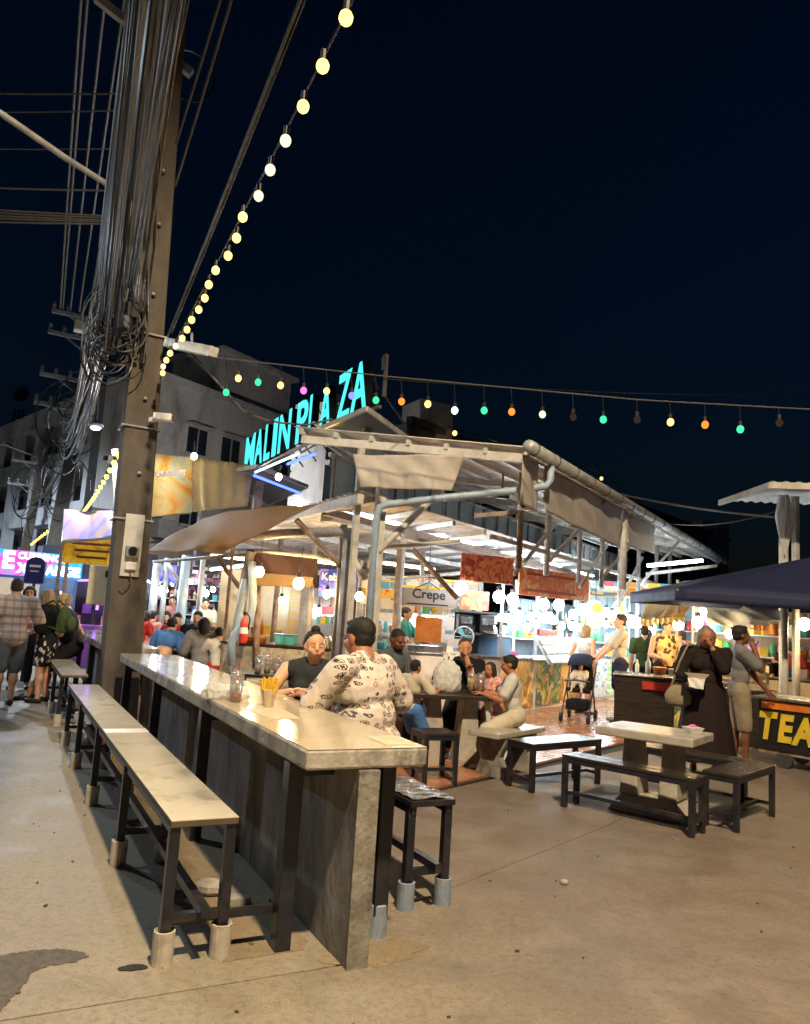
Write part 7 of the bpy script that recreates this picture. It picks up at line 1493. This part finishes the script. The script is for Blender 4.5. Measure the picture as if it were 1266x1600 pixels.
# --- standing on the right
p = Vector((3.6, 9.05, 0)); wd_ = person('woman in a long dark dress holding a food tray and covering her face', p, face_to(p, (1.9, 3.0, 0)), 1.68, 1.28, head=(.1, .35), lean=.03, hands=((.05, -.20, 1.40), (-.16, -.32, 1.06)), skin='skin_tan', top='c_dress', sleeve=1.75, dress='c_dress', bottom='c_dress', leg=.5, hair='hair_grey', style='bob', bust=1.2, elbow_out=.8, topd=.014, vox=.011, female=True)
Mw = WM[wd_['T'].name]
T = thing('food_tray', 'cardboard boat tray with napkin held by the woman in a dark dress', 'food tray', Mw @ Vector((-.13, -.40, 1.07)), face_to(p, (1.9, 3.0, 0))); frustum((0, 0, 0), .16, .1, .25, .14, 0, .045, 0).build('tray', MAT['cream'], T, local=True); MB().sheet([(-.09, -.08, -.10), (.06, -.07, -.12), (.08, -.05, .0), (-.1, -.05, .0)], 6, 6, lambda u, v: .012 * math.sin(u * 9 + v * 5), .003).build('napkin', MAT['white_plastic'], T, local=True)
T = thing('shoulder_bag', 'beige shoulder bag on the long strap of the woman in a dark dress', 'bag', Mw @ Vector((-.30, -.12, .72)), face_to(p, (1.9, 3.0, 0))); b = MB(); b.lathe((0, 0, 0), [(.07, 0), (.13, .04), (.14, .12), (.10, .2), (.05, .24)], 16, M=Matrix.Diagonal((1.1, .55, 1))); b.build('pouch', MAT['c_khaki'], T, smooth=True, local=True)
MB().tube([(-.08, 0, .22), (.0, -.06, .5), (.10, -.02, .72), (.17, .10, .70)], .012, 6).build('strap', MAT['c_khaki'], T, local=True)
p = Vector((4.2, 9.5, 0)); person('slim man in grey tee and olive shorts reaching toward the tea cart', p, face_to(p, (6.2, 9.0, 0)), 1.72, .92, head=(.2, .0), hands=((.12, -.42, .80), (-.10, -.14, 1.42)), feet=((.07, .06, .075), (-.08, -.05, .075)), skin='skin_brown', top='c_grey', sleeve=.75, bottom='c_khaki', leg=1.05, hair='hair_black', style='short', vox=.011)
p = Vector((3.82, 13.3, 0)); person('man in a white and yellow tee and navy shorts pushing the stroller', p, face_to(p, (2.9, 13.4, 0)), 1.84, .98, head=(.3, .0), hands=((.18, -.40, 1.02), (-.18, -.40, 1.02)), skin='skin_light', top='c_cream', sleeve=.8, bottom='c_navy', leg=.85, hair='hair_brown', style='short', shoes='shoe_white', vox=.012)
p = Vector((3.42, 14.1, 0)); person('woman with a blond bob in a white tank top beside the stroller', p, face_to(p, (4.2, 14.6, 0)), 1.62, 1.08, head=(.2, .1), hands=((.22, -.16, .95), (-.22, -.02, .8)), skin='skin_light', top='c_white', tank=True, bottom='c_charcoal', leg=.9, hair='hair_blond', style='bob', vox=.012, bust=1.0, female=True)
p = Vector((4.75, 13.7, 0)); person('man in a printed tank top with a cross body bag at the grill stall', p, face_to(p, (4.7, 12.4, 0)), 1.80, 1.08, head=(.6, .15), hands=((.22, -.30, .95), (-.1, -.16, 1.1)), skin='skin_light', top='fruit_tank', tank=True, bottom='c_black', leg=.9, hair='hair_brown', style='short', vox=.012)
p = Vector((5.35, 14.6, 0)); person('boy in a bright blue tee seen past the grill stall', p, face_to(p, (4.6, 14.9, 0)), 1.62, 1.0, head=(0, .1), skin='skin_light', top='c_royal', bottom='c_grey', hair='hair_brown', vox=.013)
p = fx(1213, 13.4); person('child in black tee standing by the packed snack shelves', p, face_to(p, (5.5, 15.5, 0)), 1.35, .95, skin='skin_mid', top='c_black', bottom='c_black', vox=.013)
p = fx(1236, 14.2); person('shopper in a red top farther back by the snack shelves', p, face_to(p, (8, 16, 0)), 1.55, 1.0, skin='skin_mid', top='c_red', bottom='c_black', leg=1.8, vox=.013)
p = fx(1008, 14.4); person('shopper in dark green standing behind the man with the stroller', p, face_to(p, (5, 16, 0)), 1.68, 1.0, skin='skin_mid', top='c_green', bottom='c_black', leg=1.8, hair='hair_dark', vox=.013)
p = Vector((C2(.85, -1.25).x, C2(.85, -1.25).y, 0)); person('food vendor in a white tee working behind the blue cooler', p, R1 + .3, 1.68, 1.0, lean=.2, head=(.2, .25), hands=((.14, -.36, 1.0), (-.14, -.36, 1.0)), skin='skin_asian', top='c_white', bottom='c_black', leg=1.8, vox=.013)
p = crp + Vector((-.42, .62, 0)); person('crepe vendor in a teal tee holding out a crepe', p, face_to(p, p + Vector((.9, -.35, 0))), 1.72, 1.0, head=(0, .1), hands=((.14, -.40, 1.10), (-.14, -.36, 1.02)), skin='skin_light', top='c_teal', sleeve=.6, bottom='c_navy', leg=1.8, hair='hair_brown', style='pony', vox=.013)
for k, (a_, b_, c_, hr, st, lb) in enumerate(((3.5, 1.3, 'c_slate', 'hair_dark', 'bob', 'shopper in slate grey inside the bright stall row'), (5.2, -1.3, 'c_pink', 'hair_black', 'short', 'vendor in pink behind the stroller couple'), (6.4, .9, 'c_blue', 'hair_black', 'short', 'shopper in blue looking at the bright stalls'), (7.6, -1.3, 'c_white', 'hair_black', 'pony', 'vendor in white at the bright stall past the stroller'), (8.9, 1.0, 'c_cream', 'hair_brown', 'short', 'shopper in cream near the last hall stall'), (10.6, .7, 'c_black', 'hair_dark', 'long', 'shopper in black near the last hall stall'), (1.75, -1.35, 'c_pink', 'hair_black', 'bob', 'vendor in a pink top behind the menu rack'))):
    p = C2(a_, b_); person(lb, p, R1 + (0 if b_ < 0 else 2.6) + .3 * math.sin(k * 3), 1.62 + .03 * (k % 3), 1.0, skin=('skin_asian', 'skin_mid', 'skin_light')[k % 3], top=c_, bottom='c_black', leg=1.7, hair=hr, style=st, vox=.015)
# --- left: people beside the far bar
p = B(8.6, -1.02); person('man in a pale checked shirt and grey shorts standing by the far bench', p, face_to(p, B(12.5, -2.0)), 1.74, 1.08, lean=.06, head=(-.2, .2), hands=((.20, -.26, 1.06), (-.34, -.34, 1.10)), feet=((.10, .05, .08), (-.09, -.05, .08)), skin='skin_light', top='check_shirt', sleeve=1.2, bottom='c_shorts', leg=.98, hair='hair_brown', style='buzz', vox=.011, topd=.03)
p = B(9.0, -.55); bw = person('blond woman in a black top and floral shorts wearing a green backpack', p, face_to(p, B(10.2, -2.6)), 1.62, 1.0, lean=.12, head=(-.3, .2), hands=((.2, -.2, .95), (-.1, -.3, 1.05)), skin='skin_light', top='c_black', sleeve=1.1, bottom='floral_shorts', leg=.72, hair='hair_blond', style='bob', vox=.011, topd=.02, bhip=1.1)
Mb = WM[bw['T'].name]; T = thing('backpack', 'olive green backpack on the back of the blond woman', 'backpack', Mb @ Vector((0, .17, .98)), bw['T'].rotation_euler.z)
b = MB(); b.ell((0, .04, .2), (.135, .085, .2), n=16, k=10); b.box((0, .04, .14), (.23, .12, .24)); o = b.build('pack', MAT['c_green'], T, smooth=True, local=True); md = o.modifiers.new('r', 'REMESH'); md.mode = 'VOXEL'; md.voxel_size = .016; sm = o.modifiers.new('s', 'SMOOTH'); sm.iterations = 5
MB().ell((0, .15, .14), (.11, .05, .11), n=12, k=8).build('front_pocket', MAT['c_green'], T, smooth=True, local=True)
for s_ in (-1, 1): MB().tube([(.09 * s_, 0, .38), (.10 * s_, -.10, .46), (.11 * s_, -.27, .36), (.10 * s_, -.25, .12), (.1 * s_, -.02, .06)], .015, 6).build('strap', MAT['c_green'], T, local=True)
p = B(9.3, -.2); person('man in a beige cap and black tee leaning his arm on the far bar', p, face_to(p, B(9.6, -3.0)), 1.78, 1.2, seat=.62, lean=.22, head=(-.4, .15), hands=((.18, -.34, .95), (-.48, .12, .96)), feet=((.12, -.5, .07), (-.12, -.45, .07)), skin='skin_light', top='c_black', sleeve=.7, bottom='c_black', leg=1.0, hair='hair_grey', style='buzz', cap='c_tan', vox=.011, elbow_out=1.2)
p = B(9.2, -1.9); person('dark haired person at the street edge facing the checked shirt man', p, face_to(p, B(8.2, -.6)), 1.72, 1.0, head=(.2, .15), hands=((.1, -.3, 1.05), (-.1, -.3, 1.05)), skin='skin_asian', top='c_navy', bottom='c_black', leg=1.8, hair='hair_black', style='short', vox=.012)
p = B(10.6, -.8); person('person in pale top mostly hidden behind the blond woman', p, face_to(p, B(8, -1)), 1.66, 1.0, skin='skin_mid', top='c_pink', bottom='c_black', leg=1.8, hair='hair_dark', style='long', vox=.013)
# --- diners in the eating hall
def diner(lb, x, Y, tgt, top, hair='hair_black', style='short', skin='skin_asian', H_=1.64, g_=1.0, lean=.2, head=(0, .2), seat=.455, **k):
    p = fx(x, Y); return person(lb, p, face_to(p, tgt), H_, g_, seat=seat, lean=lean, head=head, hands=((.16, -.36, .80), (-.16, -.36, .80)), skin=skin, top=top, bottom=k.pop('bottom', 'c_black'), leg=k.pop('leg', 1.6), hair=hair, style=style, vox=.013, **k)
diner('woman in a blue top leaning over the dark dining table, back to us', 258, 12.5, lt1 + Vector((.1, .3, 0)), 'c_blue', 'hair_black', 'bun', lean=.42, g_=1.1, lowback=True, sleeve=1.3)
diner('long haired diner in a loose grey jacket, back to us', 322, 12.4, lt1 + Vector((.1, .4, 0)), 'c_grey', 'hair_black', 'long', lean=.2, g_=1.1, sleeve=1.6, topd=.03)
diner('young boy in a white tee and red shorts on the pale bench', 347, 12.3, lt1 + Vector((.3, .4, 0)), 'c_white', 'hair_black', 'short', H_=1.38, bottom='c_red', leg=.8)
diner('man in a black tee facing us across the dark dining table', 311, 14.15, lt1, 'c_black', 'hair_black', 'short', H_=1.76, g_=1.15, head=(0, .05), lean=.08)
diner('person in a red orange top and dark cap at the dark dining table', 276, 14.2, lt1, 'c_red', 'hair_black', 'short', H_=1.7)
diner('small child beside the boy in white at the dining table', 340, 13.9, lt1, 'c_cream', 'hair_dark', 'short', H_=1.3)
diner('woman with tied hair in pink at the crowded back table', 234, 16.0, lt2, 'c_pink', 'hair_black', 'pony')
diner('dark haired diner in red at the crowded back table', 219, 15.9, lt2, 'c_red', 'hair_black', 'bob')
diner('diner in grey at the far side of the crowded back table', 246, 17.3, lt2, 'c_grey', 'hair_black', 'short')
diner('diner in white at the far side of the crowded back table', 228, 17.2, lt2, 'c_white', 'hair_dark', 'short')
diner('diner in navy at the crowded back table', 262, 17.2, lt2, 'c_navy', 'hair_black', 'long')
p = fx(320, 16.4); person('cook in a white tee at the noodle stall', p, .3, 1.66, 1.0, skin='skin_asian', top='c_white', bottom='c_black', leg=1.7, vox=.014)
p = fx(268, 17.6); person('waiter in a pink tee standing by the dark bar stall', p, .1, 1.68, 1.0, skin='skin_asian', top='c_pink', bottom='c_black', leg=1.7, vox=.014)
flush()
# --- stroller with baby
sp_ = Vector((3.12, 13.15, 0)); sy = face_to(sp_, (1.9, 10.2, 0))
st_ = thing('stroller', 'black folding stroller with a round hood, baby sitting inside', 'stroller', sp_, sy)
for s_ in (-1, 1):
    MB().tube([(.22 * s_, -.42, .10), (.22 * s_, .0, .52), (.22 * s_, .36, 1.02)], .014, 7).build('frame_tube', MAT['dark_grey'], st_, local=True); MB().tube([(.22 * s_, .34, .09), (.22 * s_, .02, .5)], .013, 7).build('frame_tube', MAT['dark_grey'], st_, local=True)
    for y in (-.43, .35):
        MB().lathe((.22 * s_, y, .085), [(.02, -.022), (.085, -.022), (.085, .022), (.02, .022)], 14, M=rot('Y', math.pi / 2)).build('wheel', MAT['black'], st_, local=True)
MB().tube([(-.22, .36, 1.02), (.22, .36, 1.02)], .018, 8).build('handle', MAT['black'], st_, local=True)
MB().box((0, -.06, .27), (.36, .5, .16)).build('basket', MAT['c_black'], st_, local=True, bevel=.03)
MB().box((0, -.14, .5), (.36, .36, .06), M=rot('X', -.15)).build('seat', MAT['c_black'], st_, local=True, bevel=.02); MB().box((0, .10, .74), (.36, .06, .5), M=rot('X', -.35)).build('backrest', MAT['c_black'], st_, local=True, bevel=.02)
b = MB(); vs = []; n = 12
for i in range(7):
    a_ = R_(-15 + i * 20)
    for j in range(n + 1): x = -.2 + .4 * j / n; rr = .33 * (1 - .25 * (2 * j / n - 1) ** 4); vs.append((x, .12 - rr * math.cos(a_) , .78 + rr * math.sin(a_)))
b.add(vs, [(i * (n + 1) + j, i * (n + 1) + j + 1, (i + 1) * (n + 1) + j + 1, (i + 1) * (n + 1) + j) for i in range(2, 6) for j in range(n)]); o = b.build('hood', MAT['c_navy'], st_, smooth=True, local=True); sm = o.modifiers.new('s', 'SOLIDIFY'); sm.thickness = .01
MB().tube([(-.2, -.3, .66), (0, -.36, .68), (.2, -.3, .66)], .018, 7).build('bumper_bar', MAT['dark_grey'], st_, local=True)
RQ.clear()
person('baby in a pale outfit sitting in the black stroller', WM[st_.name] @ Vector((0, -.02, 0)), sy, .74, 1.15, seat=.53, lean=-.2, head=(0, .1), hands=((.12, -.2, .68), (-.12, -.2, .68)), feet=((.08, -.32, .52), (-.08, -.32, .52)), skin='skin_light', top='c_cream', sleeve=1.6, bottom='c_cream', leg=1.6, hair='hair_blond', style='buzz', vox=.009, shoes='shoe_white')
flush()
